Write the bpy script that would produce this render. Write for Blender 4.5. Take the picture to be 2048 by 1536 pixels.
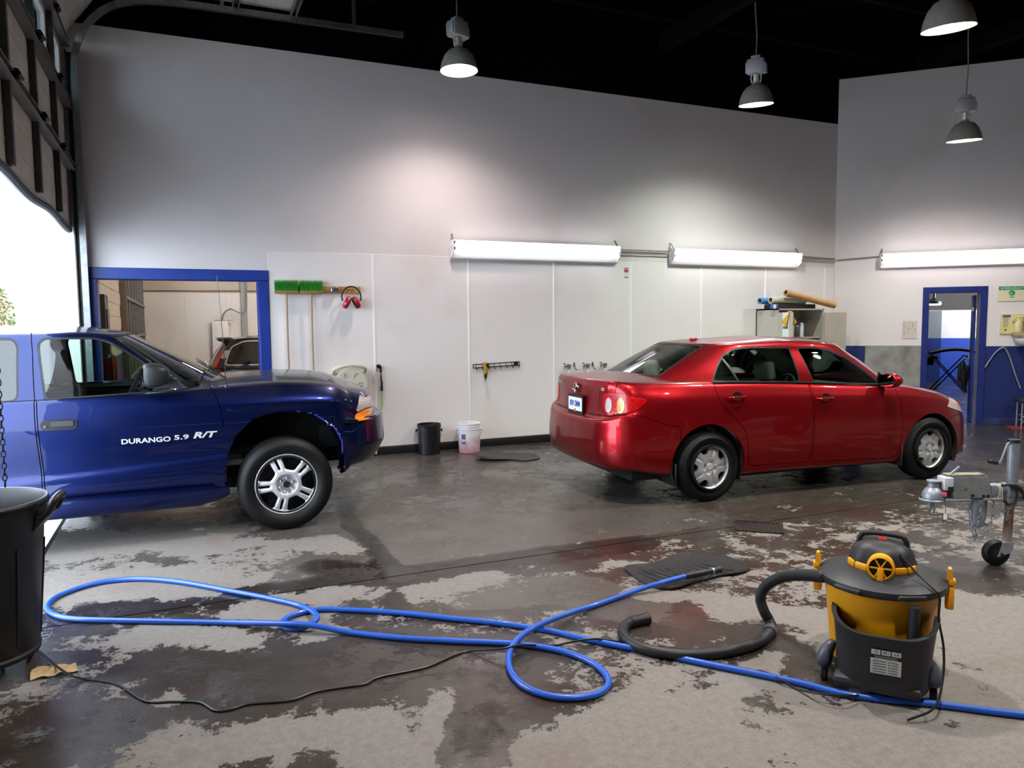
import bpy, bmesh, math, random
import numpy as np
from mathutils import Vector, Matrix, Euler

for o in list(bpy.data.objects):
    bpy.data.objects.remove(o, do_unlink=True)
SC = bpy.context.scene
COL = SC.collection
R = math.radians
random.seed(7)

# ---------------------------------------------------------------- camera
FPX, PITCH, ROLL, YAW, CAMH = 1499.16, R(4.6223), R(-0.5036), R(23.743), 1.6155
_fw = Vector((math.sin(YAW), math.cos(YAW), 0)); _rt = Vector((math.cos(YAW), -math.sin(YAW), 0)); _up = Vector((0, 0, 1))
CF = _fw * math.cos(PITCH) - _up * math.sin(PITCH)
_u1 = _up * math.cos(PITCH) + _fw * math.sin(PITCH)
CR = _rt * math.cos(ROLL) + _u1 * math.sin(ROLL)
CU = _u1 * math.cos(ROLL) - _rt * math.sin(ROLL)
CAM = Vector((0, 0, CAMH))
cd = bpy.data.cameras.new('camera'); co = bpy.data.objects.new('camera', cd); COL.objects.link(co)
cd.sensor_width = 36; cd.lens = FPX * 36 / 2048; cd.clip_start = 0.05; cd.clip_end = 200
co.matrix_world = Matrix(((CR.x, CU.x, -CF.x, CAM.x), (CR.y, CU.y, -CF.y, CAM.y), (CR.z, CU.z, -CF.z, CAM.z), (0, 0, 0, 1)))
SC.camera = co

# ---------------------------------------------------------------- world, exposure
W = bpy.data.worlds.new('overcast_sky'); SC.world = W; W.use_nodes = True
_bg = W.node_tree.nodes['Background']
_bg.inputs[0].default_value = (0.74, 0.87, 1.0, 1); _bg.inputs[1].default_value = 10.5
SC.view_settings.view_transform = 'Standard'; SC.view_settings.look = 'None'
SC.view_settings.gamma = 1.0; SC.view_settings.exposure = 0.25; SC.view_settings.use_curve_mapping = False
SC.cycles.use_denoising = True
SC.cycles.max_bounces = 10; SC.cycles.transparent_max_bounces = 16
SC.cycles.sample_clamp_indirect = 6.0
SC.cycles.caustics_reflective = False; SC.cycles.caustics_refractive = False

# daylight comes in through the vehicle doors: light portals in the openings guide the sky samples
def portal(name, loc, rot, sx, sy):
    l = bpy.data.lights.new(name, 'AREA'); l.shape = 'RECTANGLE'; l.size = sx; l.size_y = sy
    l.cycles.is_portal = True
    o = bpy.data.objects.new(name, l); COL.objects.link(o); o.location = loc; o.rotation_euler = rot
    return o
portal('daylight_portal', (-1.30, 6.365, 1.31), (0, -R(90), 0), 2.6, 5.2)

# ---------------------------------------------------------------- room measures
YB, XC, XL = 9.1227, 9.7489, -0.95          # back wall, corner with the angled wall, vehicle door plane
S2 = math.sqrt(0.5)
def rwp(s, z, off=0.0):                       # point on the angled right wall, off = into the room
    return Vector((XC + s * S2 - off * S2, YB - s * S2 - off * S2, z))
RW_ROT = R(-45)                               # local +x along the wall, local -y into the room

def ray(u, v):
    return CF + CR * ((u - 1024) / FPX) + CU * ((768 - v) / FPX)
def on_plane(u, v, n, p0):
    d = ray(u, v); n = Vector(n); return CAM + d * ((Vector(p0) - CAM).dot(n) / d.dot(n))
def on_floor(u, v, z=0.0):
    return on_plane(u, v, (0, 0, 1), (0, 0, z))

# ---------------------------------------------------------------- materials
def lin(c):
    if isinstance(c, str):
        c = [int(c[i:i + 2], 16) / 255 for i in (0, 2, 4)]
    return tuple(x / 12.92 if x <= .04045 else ((x + .055) / 1.055) ** 2.4 for x in c)
MATS = {}
def new_mat(name):
    m = bpy.data.materials.new(name); m.use_nodes = True; MATS[name] = m
    nt = m.node_tree; return m, nt, nt.nodes['Principled BSDF']
def mat(name, col, rough=.5, metal=0, coat=0, spec=.5, vary=0.0, scale=20.0, bump=0.0, bscale=60.0, rvary=0.0, trans=0, ior=1.45, emit=None, estr=0, alpha=1, coat_rough=.03, vdark=None):
    if name in MATS: return MATS[name]
    m, nt, b = new_mat(name); N = nt.nodes; L = nt.links
    c = lin(col); b.inputs['Base Color'].default_value = (*c, 1)
    b.inputs['Roughness'].default_value = rough; b.inputs['Metallic'].default_value = metal
    b.inputs['Coat Weight'].default_value = coat; b.inputs['Coat Roughness'].default_value = coat_rough
    b.inputs['Specular IOR Level'].default_value = spec
    b.inputs['Transmission Weight'].default_value = trans; b.inputs['IOR'].default_value = ior
    b.inputs['Alpha'].default_value = alpha
    if emit:
        b.inputs['Emission Color'].default_value = (*lin(emit), 1); b.inputs['Emission Strength'].default_value = estr
    tc = N.new('ShaderNodeTexCoord')
    if vary or rvary:
        n = N.new('ShaderNodeTexNoise'); n.inputs['Scale'].default_value = scale; n.inputs['Detail'].default_value = 5
        L.new(tc.outputs['Object'], n.inputs['Vector'])
        if vary:
            mx = N.new('ShaderNodeMix'); mx.data_type = 'RGBA'
            d = lin(vdark) if vdark else tuple(x * (1 - vary) for x in c)
            mx.inputs['A'].default_value = (*d, 1); mx.inputs['B'].default_value = (*c, 1)
            mr = N.new('ShaderNodeMapRange'); mr.inputs['From Min'].default_value = .32; mr.inputs['From Max'].default_value = .62
            L.new(n.outputs['Fac'], mr.inputs['Value']); L.new(mr.outputs['Result'], mx.inputs['Factor'])
            L.new(mx.outputs['Result'], b.inputs['Base Color'])
        if rvary:
            mr = N.new('ShaderNodeMapRange'); mr.inputs['To Min'].default_value = max(0, rough - rvary); mr.inputs['To Max'].default_value = min(1, rough + rvary)
            L.new(n.outputs['Fac'], mr.inputs['Value']); L.new(mr.outputs['Result'], b.inputs['Roughness'])
    if bump:
        n = N.new('ShaderNodeTexNoise'); n.inputs['Scale'].default_value = bscale; n.inputs['Detail'].default_value = 4
        L.new(tc.outputs['Object'], n.inputs['Vector'])
        bp = N.new('ShaderNodeBump'); bp.inputs['Strength'].default_value = bump; bp.inputs['Distance'].default_value = .01
        L.new(n.outputs['Fac'], bp.inputs['Height']); L.new(bp.outputs['Normal'], b.inputs['Normal'])
    return m
def glass_mat(name, tint, rough=0.0, transp=.75):
    # car and window glass: a clear pane, part see-through, part mirror by angle
    if name in MATS: return MATS[name]
    m, nt, b = new_mat(name); N = nt.nodes; L = nt.links
    out = N['Material Output']
    t = N.new('ShaderNodeBsdfTransparent'); t.inputs[0].default_value = (*[x * transp for x in lin(tint)], 1)
    g = N.new('ShaderNodeBsdfGlossy'); g.inputs['Roughness'].default_value = rough; g.inputs[0].default_value = (1, 1, 1, 1)
    f = N.new('ShaderNodeFresnel'); f.inputs['IOR'].default_value = 1.55
    mx = N.new('ShaderNodeMixShader'); L.new(f.outputs[0], mx.inputs[0]); L.new(t.outputs[0], mx.inputs[1]); L.new(g.outputs[0], mx.inputs[2])
    L.new(mx.outputs[0], out.inputs['Surface'])
    return m

# ---------------------------------------------------------------- mesh helpers
def new_bm(): return bmesh.new()
def _xf(bm, vs, mtx):
    if mtx is not None: bmesh.ops.transform(bm, matrix=mtx, verts=vs)
def T(x=0, y=0, z=0): return Matrix.Translation((x, y, z))
def RX(a): return Matrix.Rotation(R(a), 4, 'X')
def RY(a): return Matrix.Rotation(R(a), 4, 'Y')
def RZ(a): return Matrix.Rotation(R(a), 4, 'Z')
def box(bm, c, s, bev=0.0, m=None, seg=2):
    r = bmesh.ops.create_cube(bm, size=1.0); vs = r['verts']
    bmesh.ops.transform(bm, matrix=Matrix.Diagonal((*s, 1)), verts=vs)
    if bev > 0:
        es = list({e for v in vs for e in v.link_edges})
        rr = bmesh.ops.bevel(bm, geom=es, offset=min(bev, min(s) * .49), segments=seg, profile=.5, affect='EDGES')
        vs = list({v for f in rr['faces'] for v in f.verts} | {v for v in vs if v.is_valid})
    mm = T(*c)
    if m is not None: mm = m @ mm
    _xf(bm, vs, mm); return vs
def cyl(bm, c, r, h, seg=24, r2=None, m=None, axis='Z', bev=0):
    prof = [(0, -h / 2), (r, -h / 2), (r if r2 is None else r2, h / 2), (0, h / 2)]
    if bev:
        ra = r; rb = r if r2 is None else r2
        prof = [(0, -h / 2), (ra - bev, -h / 2), (ra, -h / 2 + bev), (rb, h / 2 - bev), (rb - bev, h / 2), (0, h / 2)]
    mm = T(*c) @ {'Z': Matrix(), 'X': RY(90), 'Y': RX(-90)}[axis]
    if m is not None: mm = m @ mm
    return lathe(bm, prof, seg, mm)
def lathe(bm, prof, seg=32, m=None, a0=0, a1=360):
    full = abs(a1 - a0) >= 360; n = seg if full else seg + 1
    rings = []; allv = []
    for r, z in prof:
        if r < 1e-6:
            v = bm.verts.new((0, 0, z)); rings.append([v]); allv.append(v)
        else:
            ring = []
            for i in range(n):
                a = R(a0 + (a1 - a0) * i / seg); ring.append(bm.verts.new((r * math.cos(a), r * math.sin(a), z)))
            rings.append(ring); allv += ring
    for A, B in zip(rings, rings[1:]):
        for i in range(seg):
            j = (i + 1) % n
            try:
                if len(A) == 1 and len(B) == 1: pass
                elif len(A) == 1: bm.faces.new((A[0], B[j], B[i]))
                elif len(B) == 1: bm.faces.new((A[i], A[j], B[0]))
                else: bm.faces.new((A[i], A[j], B[j], B[i]))
            except ValueError: pass
    _xf(bm, allv, m); return allv
def tube(bm, pts, r, seg=8, closed=False, caps=True, m=None):
    pts = [Vector(p) for p in pts]; n = len(pts)
    rr = r if hasattr(r, '__len__') else [r] * n
    tang = []
    for i in range(n):
        a = pts[(i - 1) % n] if (closed or i > 0) else pts[0]
        b = pts[(i + 1) % n] if (closed or i < n - 1) else pts[-1]
        t = (b - a); tang.append(t.normalized() if t.length > 1e-9 else Vector((0, 0, 1)))
    up = Vector((0, 0, 1)) if abs(tang[0].z) < .9 else Vector((1, 0, 0))
    nrm = (up - tang[0] * up.dot(tang[0])).normalized(); rings = []; allv = []
    for i in range(n):
        if i: nrm = (nrm - tang[i] * nrm.dot(tang[i])); nrm = nrm.normalized() if nrm.length > 1e-6 else Vector((1, 0, 0))
        bi = tang[i].cross(nrm)
        ring = [bm.verts.new(pts[i] + (nrm * math.cos(2 * math.pi * k / seg) + bi * math.sin(2 * math.pi * k / seg)) * rr[i]) for k in range(seg)]
        rings.append(ring); allv += ring
    for i in range(n if closed else n - 1):
        A, B = rings[i], rings[(i + 1) % n]
        for k in range(seg):
            bm.faces.new((A[k], A[(k + 1) % seg], B[(k + 1) % seg], B[k]))
    if caps and not closed:
        bm.faces.new(rings[0][::-1]); bm.faces.new(rings[-1])
    _xf(bm, allv, m); return allv
def prism(bm, poly, d0, d1, m=None):
    # poly in local (x, y); extruded along local z from d0 to d1
    A = [bm.verts.new((x, y, d0)) for x, y in poly]; B = [bm.verts.new((x, y, d1)) for x, y in poly]
    n = len(poly)
    bm.faces.new(A[::-1]); bm.faces.new(B)
    for i in range(n): bm.faces.new((A[i], A[(i + 1) % n], B[(i + 1) % n], B[i]))
    _xf(bm, A + B, m); return A + B
XZ = Matrix(((1, 0, 0, 0), (0, 0, 1, 0), (0, 1, 0, 0), (0, 0, 0, 1)))     # prism poly (x,z), extruded along y
def arc(cx, cy, r, a0, a1, n=8):
    return [(cx + r * math.cos(R(a0 + (a1 - a0) * i / n)), cy + r * math.sin(R(a0 + (a1 - a0) * i / n))) for i in range(n + 1)]
def rrect(w, h, r, n=5, cx=0, cy=0):
    p = []
    for sx, sy, a in ((1, 1, 0), (-1, 1, 90), (-1, -1, 180), (1, -1, 270)):
        p += arc(cx + sx * (w / 2 - r), cy + sy * (h / 2 - r), r, a, a + 90, n)
    return p
def catmull(pts, n=8, closed=False):
    P = [Vector(p) for p in pts]; out = []; m = len(P)
    for i in range(m if closed else m - 1):
        p0 = P[(i - 1) % m] if (closed or i) else P[0] * 2 - P[1]
        p1 = P[i]; p2 = P[(i + 1) % m]; p3 = P[(i + 2) % m] if (closed or i + 2 < m) else P[-1] * 2 - P[-2]
        for k in range(n):
            t = k / n
            out.append(.5 * ((2 * p1) + (-p0 + p2) * t + (2 * p0 - 5 * p1 + 4 * p2 - p3) * t * t + (-p0 + 3 * p1 - 3 * p2 + p3) * t ** 3))
    if not closed: out.append(P[-1])
    return out
def mesh_of(bm, name, sharp=38):
    me = bpy.data.meshes.new(name)
    bmesh.ops.recalc_face_normals(bm, faces=bm.faces[:])
    bm.to_mesh(me); bm.free()
    if sharp is not None:
        for p in me.polygons: p.use_smooth = True
        me.set_sharp_from_angle(angle=R(sharp))
    return me
def obj(name, bm, m, parent=None, sharp=38, label=None, loc=None, rot=None):
    me = mesh_of(bm, name, sharp) if isinstance(bm, bmesh.types.BMesh) else bm
    o = bpy.data.objects.new(name, me); COL.objects.link(o)
    if m is not None:
        if len(me.materials) == 0: me.materials.append(m)
    if parent is not None: o.parent = parent
    if loc is not None: o.location = loc
    if rot is not None: o.rotation_euler = rot
    if label: o['label'] = label
    return o
def tag(o, label, cat, group=None):
    o['label'] = label; o['category'] = cat
    if group: o['group'] = group
    return o
def thing(name, label, cat, loc=(0, 0, 0), rz=0.0, group=None):
    o = bpy.data.objects.new(name, None); COL.objects.link(o); o.location = loc; o.rotation_euler = (0, 0, rz)
    o.empty_display_size = .1
    return tag(o, label, cat, group)
def struct(name, bm, m, parent=None, sharp=38):
    o = obj(name, bm, m, parent, sharp)
    if parent is None: o['kind'] = 'structure'
    return o
def dup(root, loc=None, rz=None, label=None, parent=None):
    r = root.copy(); COL.objects.link(r); r.parent = parent
    if loc is not None: r.location = loc
    if rz is not None: r.rotation_euler = (0, 0, rz)
    if label: r['label'] = label
    for ch in root.children: dup(ch, parent=r)
    return r
def text_mesh(s, size, depth=.002, align='CENTER', shear=0.0, bold=0.0, sx=1.0):
    c = bpy.data.curves.new('lettering', 'FONT'); c.body = s; c.size = size; c.extrude = depth; c.align_x = align; c.align_y = 'CENTER'
    c.shear = shear; c.offset = bold; c.resolution_u = 3
    o = bpy.data.objects.new('lettering', c); COL.objects.link(o)
    dg = bpy.context.evaluated_depsgraph_get(); me = bpy.data.meshes.new_from_object(o.evaluated_get(dg))
    bpy.data.objects.remove(o); bpy.data.curves.remove(c)
    if sx != 1.0: me.transform(Matrix.Diagonal((sx, 1, 1, 1)))
    return me
def lettering(name, s, size, m, mtx, parent=None, depth=.002, width=None, **k):
    me = text_mesh(s, size, depth, **k)
    if width:
        xs = [v.co.x for v in me.vertices]; w = max(xs) - min(xs); me.transform(Matrix.Diagonal((width / w, 1, 1, 1)))
    me.transform(mtx)
    me.materials.clear()
    return obj(name, me, m, parent)
# ================================================================ the setting
def wall_paint(name, col, dirt='b8a890', rough=.55):
    m, nt, b = new_mat(name); N = nt.nodes; L = nt.links
    geo = N.new('ShaderNodeNewGeometry')
    n1 = N.new('ShaderNodeTexNoise'); n1.inputs['Scale'].default_value = .9; n1.inputs['Detail'].default_value = 6
    n2 = N.new('ShaderNodeTexNoise'); n2.inputs['Scale'].default_value = 55; n2.inputs['Detail'].default_value = 3
    n3 = N.new('ShaderNodeTexVoronoi'); n3.inputs['Scale'].default_value = 9; n3.inputs['Randomness'].default_value = 1
    for n in (n1, n2, n3): L.new(geo.outputs['Position'], n.inputs['Vector'])
    mr = N.new('ShaderNodeMapRange'); mr.inputs['From Min'].default_value = .55; mr.inputs['From Max'].default_value = .8; mr.inputs['To Max'].default_value = .35
    L.new(n1.outputs['Fac'], mr.inputs['Value'])
    mx = N.new('ShaderNodeMix'); mx.data_type = 'RGBA'; mx.inputs['A'].default_value = (*lin(col), 1); mx.inputs['B'].default_value = (*lin(dirt), 1)
    L.new(mr.outputs['Result'], mx.inputs['Factor'])
    sp = N.new('ShaderNodeMapRange'); sp.inputs['From Min'].default_value = .035; sp.inputs['From Max'].default_value = .02; sp.inputs['To Max'].default_value = .5
    L.new(n3.outputs['Distance'], sp.inputs['Value'])
    mx2 = N.new('ShaderNodeMix'); mx2.data_type = 'RGBA'; mx2.inputs['B'].default_value = (*lin('8a7a66'), 1)
    L.new(mx.outputs['Result'], mx2.inputs['A']); L.new(sp.outputs['Result'], mx2.inputs['Factor'])
    L.new(mx2.outputs['Result'], b.inputs['Base Color']); b.inputs['Roughness'].default_value = rough
    bp = N.new('ShaderNodeBump'); bp.inputs['Strength'].default_value = .12; bp.inputs['Distance'].default_value = .01
    L.new(n2.outputs['Fac'], bp.inputs['Height']); L.new(bp.outputs['Normal'], b.inputs['Normal'])
    return m
M_WALL = wall_paint('white_wall_paint', 'ddd5d4')
M_PANEL = wall_paint('white_panel', 'ebe4e2', 'c0b09a', .4)
M_WBLUE = mat('blue_wall_paint', '1c2c66', .45, vary=.25, scale=3, bump=.1)
M_FBLUE = mat('blue_frame_paint', '17368e', .42, vary=.15, scale=4, bump=.05)
M_BLACK = mat('black_ceiling_paint', '0a090a', 1.0, spec=.02)
M_BLKBASE = mat('black_baseboard', '17171a', .45, vary=.4, scale=6)
M_STEEL = mat('galvanised_steel', '8d9092', .42, .85, vary=.25, scale=14)
M_BLOCK = wall_paint('beige_block', 'cbbcae', 'a89880', .7)
M_CONC_OUT = mat('outdoor_concrete', 'd0d0d2', .85, vary=.1, scale=3)

def struct_empty(name):
    o = bpy.data.objects.new(name, None); COL.objects.link(o); o['kind'] = 'structure'; return o
# floor -----------------------------------------------------------------------------------------
# wetness is a drying pattern on the concrete: blobs of dry and wet ground given as floor places, broken up by noise in the material
def capsule(X, Y, a, b, r):
    ax, ay = a; bx, by = b; ex, ey = bx - ax, by - ay; L2 = max(ex * ex + ey * ey, 1e-9)
    t = np.clip(((X - ax) * ex + (Y - ay) * ey) / L2, 0, 1)
    return np.hypot(X - ax - t * ex, Y - ay - t * ey) / r
FP = lambda u, v: tuple(on_floor(u, v))[:2]
def wet_field(X, Y):
    # zones of the floor: +1 wet, -1 dry
    w = np.interp(Y, [-6, 1.2, 2.0, 2.9, 3.9, 4.5, 5.2, 5.9], [-.4, -.42, -.30, .02, .15, .3, .75, 1.0])
    w = np.where(X > 2.2, w - .14 * np.clip((X - 2.2) / 1.0, 0, 1) * np.clip((3.5 - Y) / .8, 0, 1), w)
    def blob(pts, r, amt):
        nonlocal w
        P = [FP(*p) for p in pts]
        if len(P) == 1: P = P * 2
        for a, b in zip(P, P[1:]):
            d = capsule(X, Y, a, b, r); w = w + amt * np.exp(-d ** 3 * 1.0) * (1 if len(P) == 2 else .8)
    for pts, r in (([(130, 1170), (420, 1180)], .30), ([(150, 1080), (420, 1060)], .55), ([(130, 1290), (330, 1260), (480, 1280)], .13), ([(640, 1290 - 30), (500, 1215)], .13),
                   ([(640, 1200), (560, 1190)], .16), ([(850, 1180), (980, 1150)], .14), ([(660, 1180), (770, 1185)], .12), ([(700, 1100), (640, 1080)], .2),
                   ([(430, 1500), (560, 1470), (760, 1440)], .12), ([(730, 1480), (760, 1530)], .16), ([(900, 1380), (850, 1500)], .05), ([(1120, 1490), (1400, 1450), (1700, 1480), (2000, 1500)], .22), ([(1250, 1400), (1330, 1350)], .06), ([(1440, 1230), (1500, 1150 + 60)], .12),
                   ([(1560, 1230), (1640, 1240)], .14), ([(1900, 1270), (2000, 1290)], .16), ([(1940, 1200), (2030, 1340)], .2), ([(1560, 1310), (1420, 1420)], .07), ([(350, 1400), (350, 1390)], .05), ([(1270, 1190), (1420, 1200)], .1)):
        blob(pts, r, -.75)
    for pts, r in (([(120, 1100), (330, 1080)], .55), ([(120, 1175), (420, 1150)], .4), ([(430, 1100), (640, 1090)], .3)): blob(pts, r, -.9)
    for pts, r in (([(680, 1000), (700, 1045), (740, 1085), (765, 1120), (800, 1150)], .10), ([(800, 1150), (790, 1190), (790, 1225)], .06), ([(200, 1224), (480, 1190), (800, 1150), (1100, 1108), (1280, 1085)], .13), ([(660, 1130), (720, 1140)], .14),
                   ([(560, 1330), (800, 1320), (1000, 1330), (1000, 1420)], .28), ([(330, 1330), (520, 1400)], .18), ([(200, 1450), (60, 1500)], .22), ([(700, 1500), (640, 1530)], .12), ([(950, 1500), (960, 1440)], .14),
                   ([(1000, 1200), (1160, 1180), (1300, 1230)], .22), ([(1350, 1250), (1480, 1260)], .22), ([(1520, 1400), (1560, 1440)], .12), ([(100, 1310), (60, 1255), (180, 1245)], .12), ([(1830, 1000), (1300, 1070)], .1), ([(1900, 1180), (1960, 1150)], .3), ([(1620, 1330), (1560, 1290)], .1), ([(720, 1360), (760, 1290), (700, 1320)], .2), ([(1480, 1450), (1520, 1470)], .09), ([(1600, 1500), (1640, 1490)], .06), ([(1780, 1470), (1820, 1480)], .05), ([(1930, 1330), (1980, 1345)], .07), ([(1560, 1330), (1640, 1350)], .10), ([(1330, 1480), (1350, 1490)], .05), ([(1900, 1450), (1960, 1460)], .05)):
        blob(pts, r, .75)
    return np.clip(w, -1.5, 1.5)
def damp_sheen_field(X, Y):
    # sheen of the wall on the wet film, painted lighter grey; soaked seams stay dark
    sm = lambda v, a, b: np.clip((v - a) / (b - a), 0, 1) ** 2 * (3 - 2 * np.clip((v - a) / (b - a), 0, 1))
    d = sm(Y, 4.55, 4.9) * (1 - .75 * sm(X, 3.0, 4.3))
    P = [FP(u, v) for u, v in ((960, 1190), (1150, 1175), (1260, 1215))]
    for a, b in zip(P, P[1:]): d = np.maximum(d, .9 * np.exp(-capsule(X, Y, a, b, .24) ** 3))
    for pts, r in (([(665, 985), (690, 1020), (703, 1050), (735, 1078), (752, 1100), (770, 1125), (800, 1150)], .075), ([(-40, 1262), (200, 1224), (480, 1190), (800, 1150), (1100, 1108), (1280, 1085)], .15), ([(800, 1150), (788, 1190), (792, 1240)], .06), ([(640, 1132), (730, 1142)], .16)):
        Q = [FP(*p) for p in pts]
        for a, b in zip(Q, Q[1:]): d = d - 1.6 * np.exp(-capsule(X, Y, a, b, r) ** 4)
    return np.clip(d, -1, 1)
def floor_material():
    m, nt, b = new_mat('wet_concrete'); N = nt.nodes; L = nt.links
    def nd(t, **k):
        n = N.new(t)
        for a, v in k.items(): n.inputs[a].default_value = v
        return n
    def math_(op, a, b_=None, clamp=False):
        n = N.new('ShaderNodeMath'); n.operation = op; n.use_clamp = clamp
        for i, q in enumerate((a, b_)):
            if q is None: continue
            if hasattr(q, 'links'): L.new(q, n.inputs[i])
            else: n.inputs[i].default_value = q
        return n.outputs[0]
    def rng(v, a, b_, c=0, d=1, smooth=False):
        n = nd('ShaderNodeMapRange', **{'From Min': a, 'From Max': b_, 'To Min': c, 'To Max': d})
        if smooth: n.interpolation_type = 'SMOOTHSTEP'
        L.new(v, n.inputs['Value']); return n.outputs['Result']
    def mixc(f, a, b_):
        n = N.new('ShaderNodeMix'); n.data_type = 'RGBA'
        for k, q in (('Factor', f), ('A', a), ('B', b_)):
            if hasattr(q, 'links'): L.new(q, n.inputs[k])
            elif k == 'Factor': n.inputs[k].default_value = q
            else: n.inputs[k].default_value = (*lin(q), 1)
        return n.outputs['Result']
    geo = N.new('ShaderNodeNewGeometry'); pos = geo.outputs['Position']
    at = N.new('ShaderNodeAttribute'); at.attribute_name = 'wet'
    at2 = N.new('ShaderNodeAttribute'); at2.attribute_name = 'damp_sheen'
    def noise(s, d=6, r=.55, vec=pos):
        n = nd('ShaderNodeTexNoise', Scale=s, Detail=d, Roughness=r); L.new(vec, n.inputs['Vector']); return n.outputs['Fac']
    big = noise(2.8, 14, .74); fine = noise(26, 8, .75); speck = noise(160, 3, .6); mid = noise(7, 8, .6); cloud = noise(.8, 5, .5)
    wet = math_('ADD', at.outputs['Fac'], math_('MULTIPLY', math_('SUBTRACT', big, .5), 4.2))
    wet = math_('ADD', wet, math_('MULTIPLY', math_('SUBTRACT', fine, .5), 1.7)); wet = math_('ADD', wet, math_('MULTIPLY', math_('SUBTRACT', noise(9, 10, .8), .5), 1.9))
    wmask = rng(wet, .0, .10, 0, 1, True)
    film = rng(wet, .9, 1.9, 0, 1, True)                       # standing film of water
    dry = mixc(rng(fine, .36, .66), '69635e', '7d7772'); dry = mixc(rng(speck, .30, .50), '5e5853', dry); dry = mixc(rng(mid, .60, .75, 0, .7), dry, '655a53'); dry = mixc(rng(noise(48, 5, .75), .66, .72, 0, .8), dry, '574a44')
    moss = mixc(rng(cloud, .35, .7), '322c29', '302d22'); wetc = mixc(rng(mid, .3, .7), moss, '3f3834'); wetc = mixc(rng(speck, .3, .55, .35, 1), '241f1c', wetc)
    dry = mixc(rng(noise(1.3, 6, .6), .55, .75, 0, .45), dry, '60463e'); wetc = mixc(rng(noise(1.1, 6, .6), .52, .72, 0, .55), wetc, '3c2622'); damp_sheen = rng(math_('ADD', at2.outputs['Fac'], math_('MULTIPLY', math_('SUBTRACT', noise(9, 10, .8), .5), 1.2)), .28, .40, 0, 1, True); wetc = mixc(math_('MULTIPLY', damp_sheen, .85), wetc, mixc(rng(speck, .32, .6), '423d39', '544e49')); wetc = mixc(rng(math_('ADD', at2.outputs['Fac'], math_('MULTIPLY', math_('SUBTRACT', fine, .5), .8)), -.05, -.2, 0, .75, True), wetc, '211c19'); col = mixc(wmask, dry, wetc); L.new(col, b.inputs['Base Color'])
    pud = rng(math_('ADD', math_('MULTIPLY', film, .55), math_('MULTIPLY', noise(1.7, 4, .5), .9)), .30, .64, 0, 1, True)
    rw = rng(pud, 0, 1, .30, .07)
    rr = N.new('ShaderNodeMix'); L.new(wmask, rr.inputs['Factor']); rr.inputs['A'].default_value = .72; L.new(rw, rr.inputs['B']); L.new(rr.outputs['Result'], b.inputs['Roughness'])
    b.inputs['Specular IOR Level'].default_value = .5; b.inputs['IOR'].default_value = 1.36
    hs = math_('ADD', math_('MULTIPLY', speck, math_('SUBTRACT', 1.15, pud)), math_('MULTIPLY', fine, math_('SUBTRACT', 1.1, pud)))
    bp = nd('ShaderNodeBump', Strength=.35, Distance=.004); L.new(hs, bp.inputs['Height']); L.new(bp.outputs['Normal'], b.inputs['Normal'])
    return m
M_FLOOR = floor_material()
def slab(name, x0, x1, y0, y1, step, parent):
    xs = np.arange(x0, x1 + 1e-6, (x1 - x0) / max(2, round((x1 - x0) / step))); ys = np.arange(y0, y1 + 1e-6, (y1 - y0) / max(2, round((y1 - y0) / step)))
    X, Y = np.meshgrid(xs, ys, indexing='ij'); a, c = X.shape; idx = np.arange(a * c).reshape(a, c)
    V = np.stack([X, Y, np.zeros_like(X)], -1).reshape(-1, 3).tolist(); F = np.stack([idx[:-1, :-1], idx[1:, :-1], idx[1:, 1:], idx[:-1, 1:]], -1).reshape(-1, 4).tolist()
    ring = list(idx[:, 0]) + list(idx[-1, 1:]) + list(idx[-2::-1, -1]) + list(idx[0, -2:0:-1]); n = len(V)
    V += [(V[i][0], V[i][1], -.03) for i in ring]
    for k in range(len(ring)): F.append((ring[k], n + k, n + (k + 1) % len(ring), ring[(k + 1) % len(ring)]))
    me = bpy.data.meshes.new(name); me.from_pydata(V, [], F); me.update()
    w = wet_field(X, Y).reshape(-1); w = np.concatenate([w, w[np.array(ring)]])
    at = me.attributes.new('wet', 'FLOAT', 'POINT'); at.data.foreach_set('value', w.astype(np.float32))
    w = damp_sheen_field(X, Y).reshape(-1); w = np.concatenate([w, w[np.array(ring)]]); at = me.attributes.new('damp_sheen', 'FLOAT', 'POINT'); at.data.foreach_set('value', w.astype(np.float32))
    return obj(name, me, M_FLOOR, parent)
bm = new_bm(); box(bm, (10.0, 8.5, -.08), (22, 29.2, .1)); floor = struct('floor', bm, mat('joint_dirt', '1c1714', .9))
JY = 4.62
slab('floor_slab', -.95, 6.6, .4, JY - .006, .045, floor); slab('floor_slab', -.95, 6.6, JY + .006, YB, .06, floor)
slab('floor_slab', 6.612, 13.9, .4, JY - .006, .3, floor); slab('floor_slab', 6.612, 13.9, JY + .006, YB, .15, floor)
slab('floor_slab', -.95, 13.9, -5.9, .388, .5, floor); slab('floor_slab', -.95, 13.9, YB + .0, 22.9, .4, floor)
slab('floor_slab', 13.912, 21.0, 4.0, 22.9, .5, floor)
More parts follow.
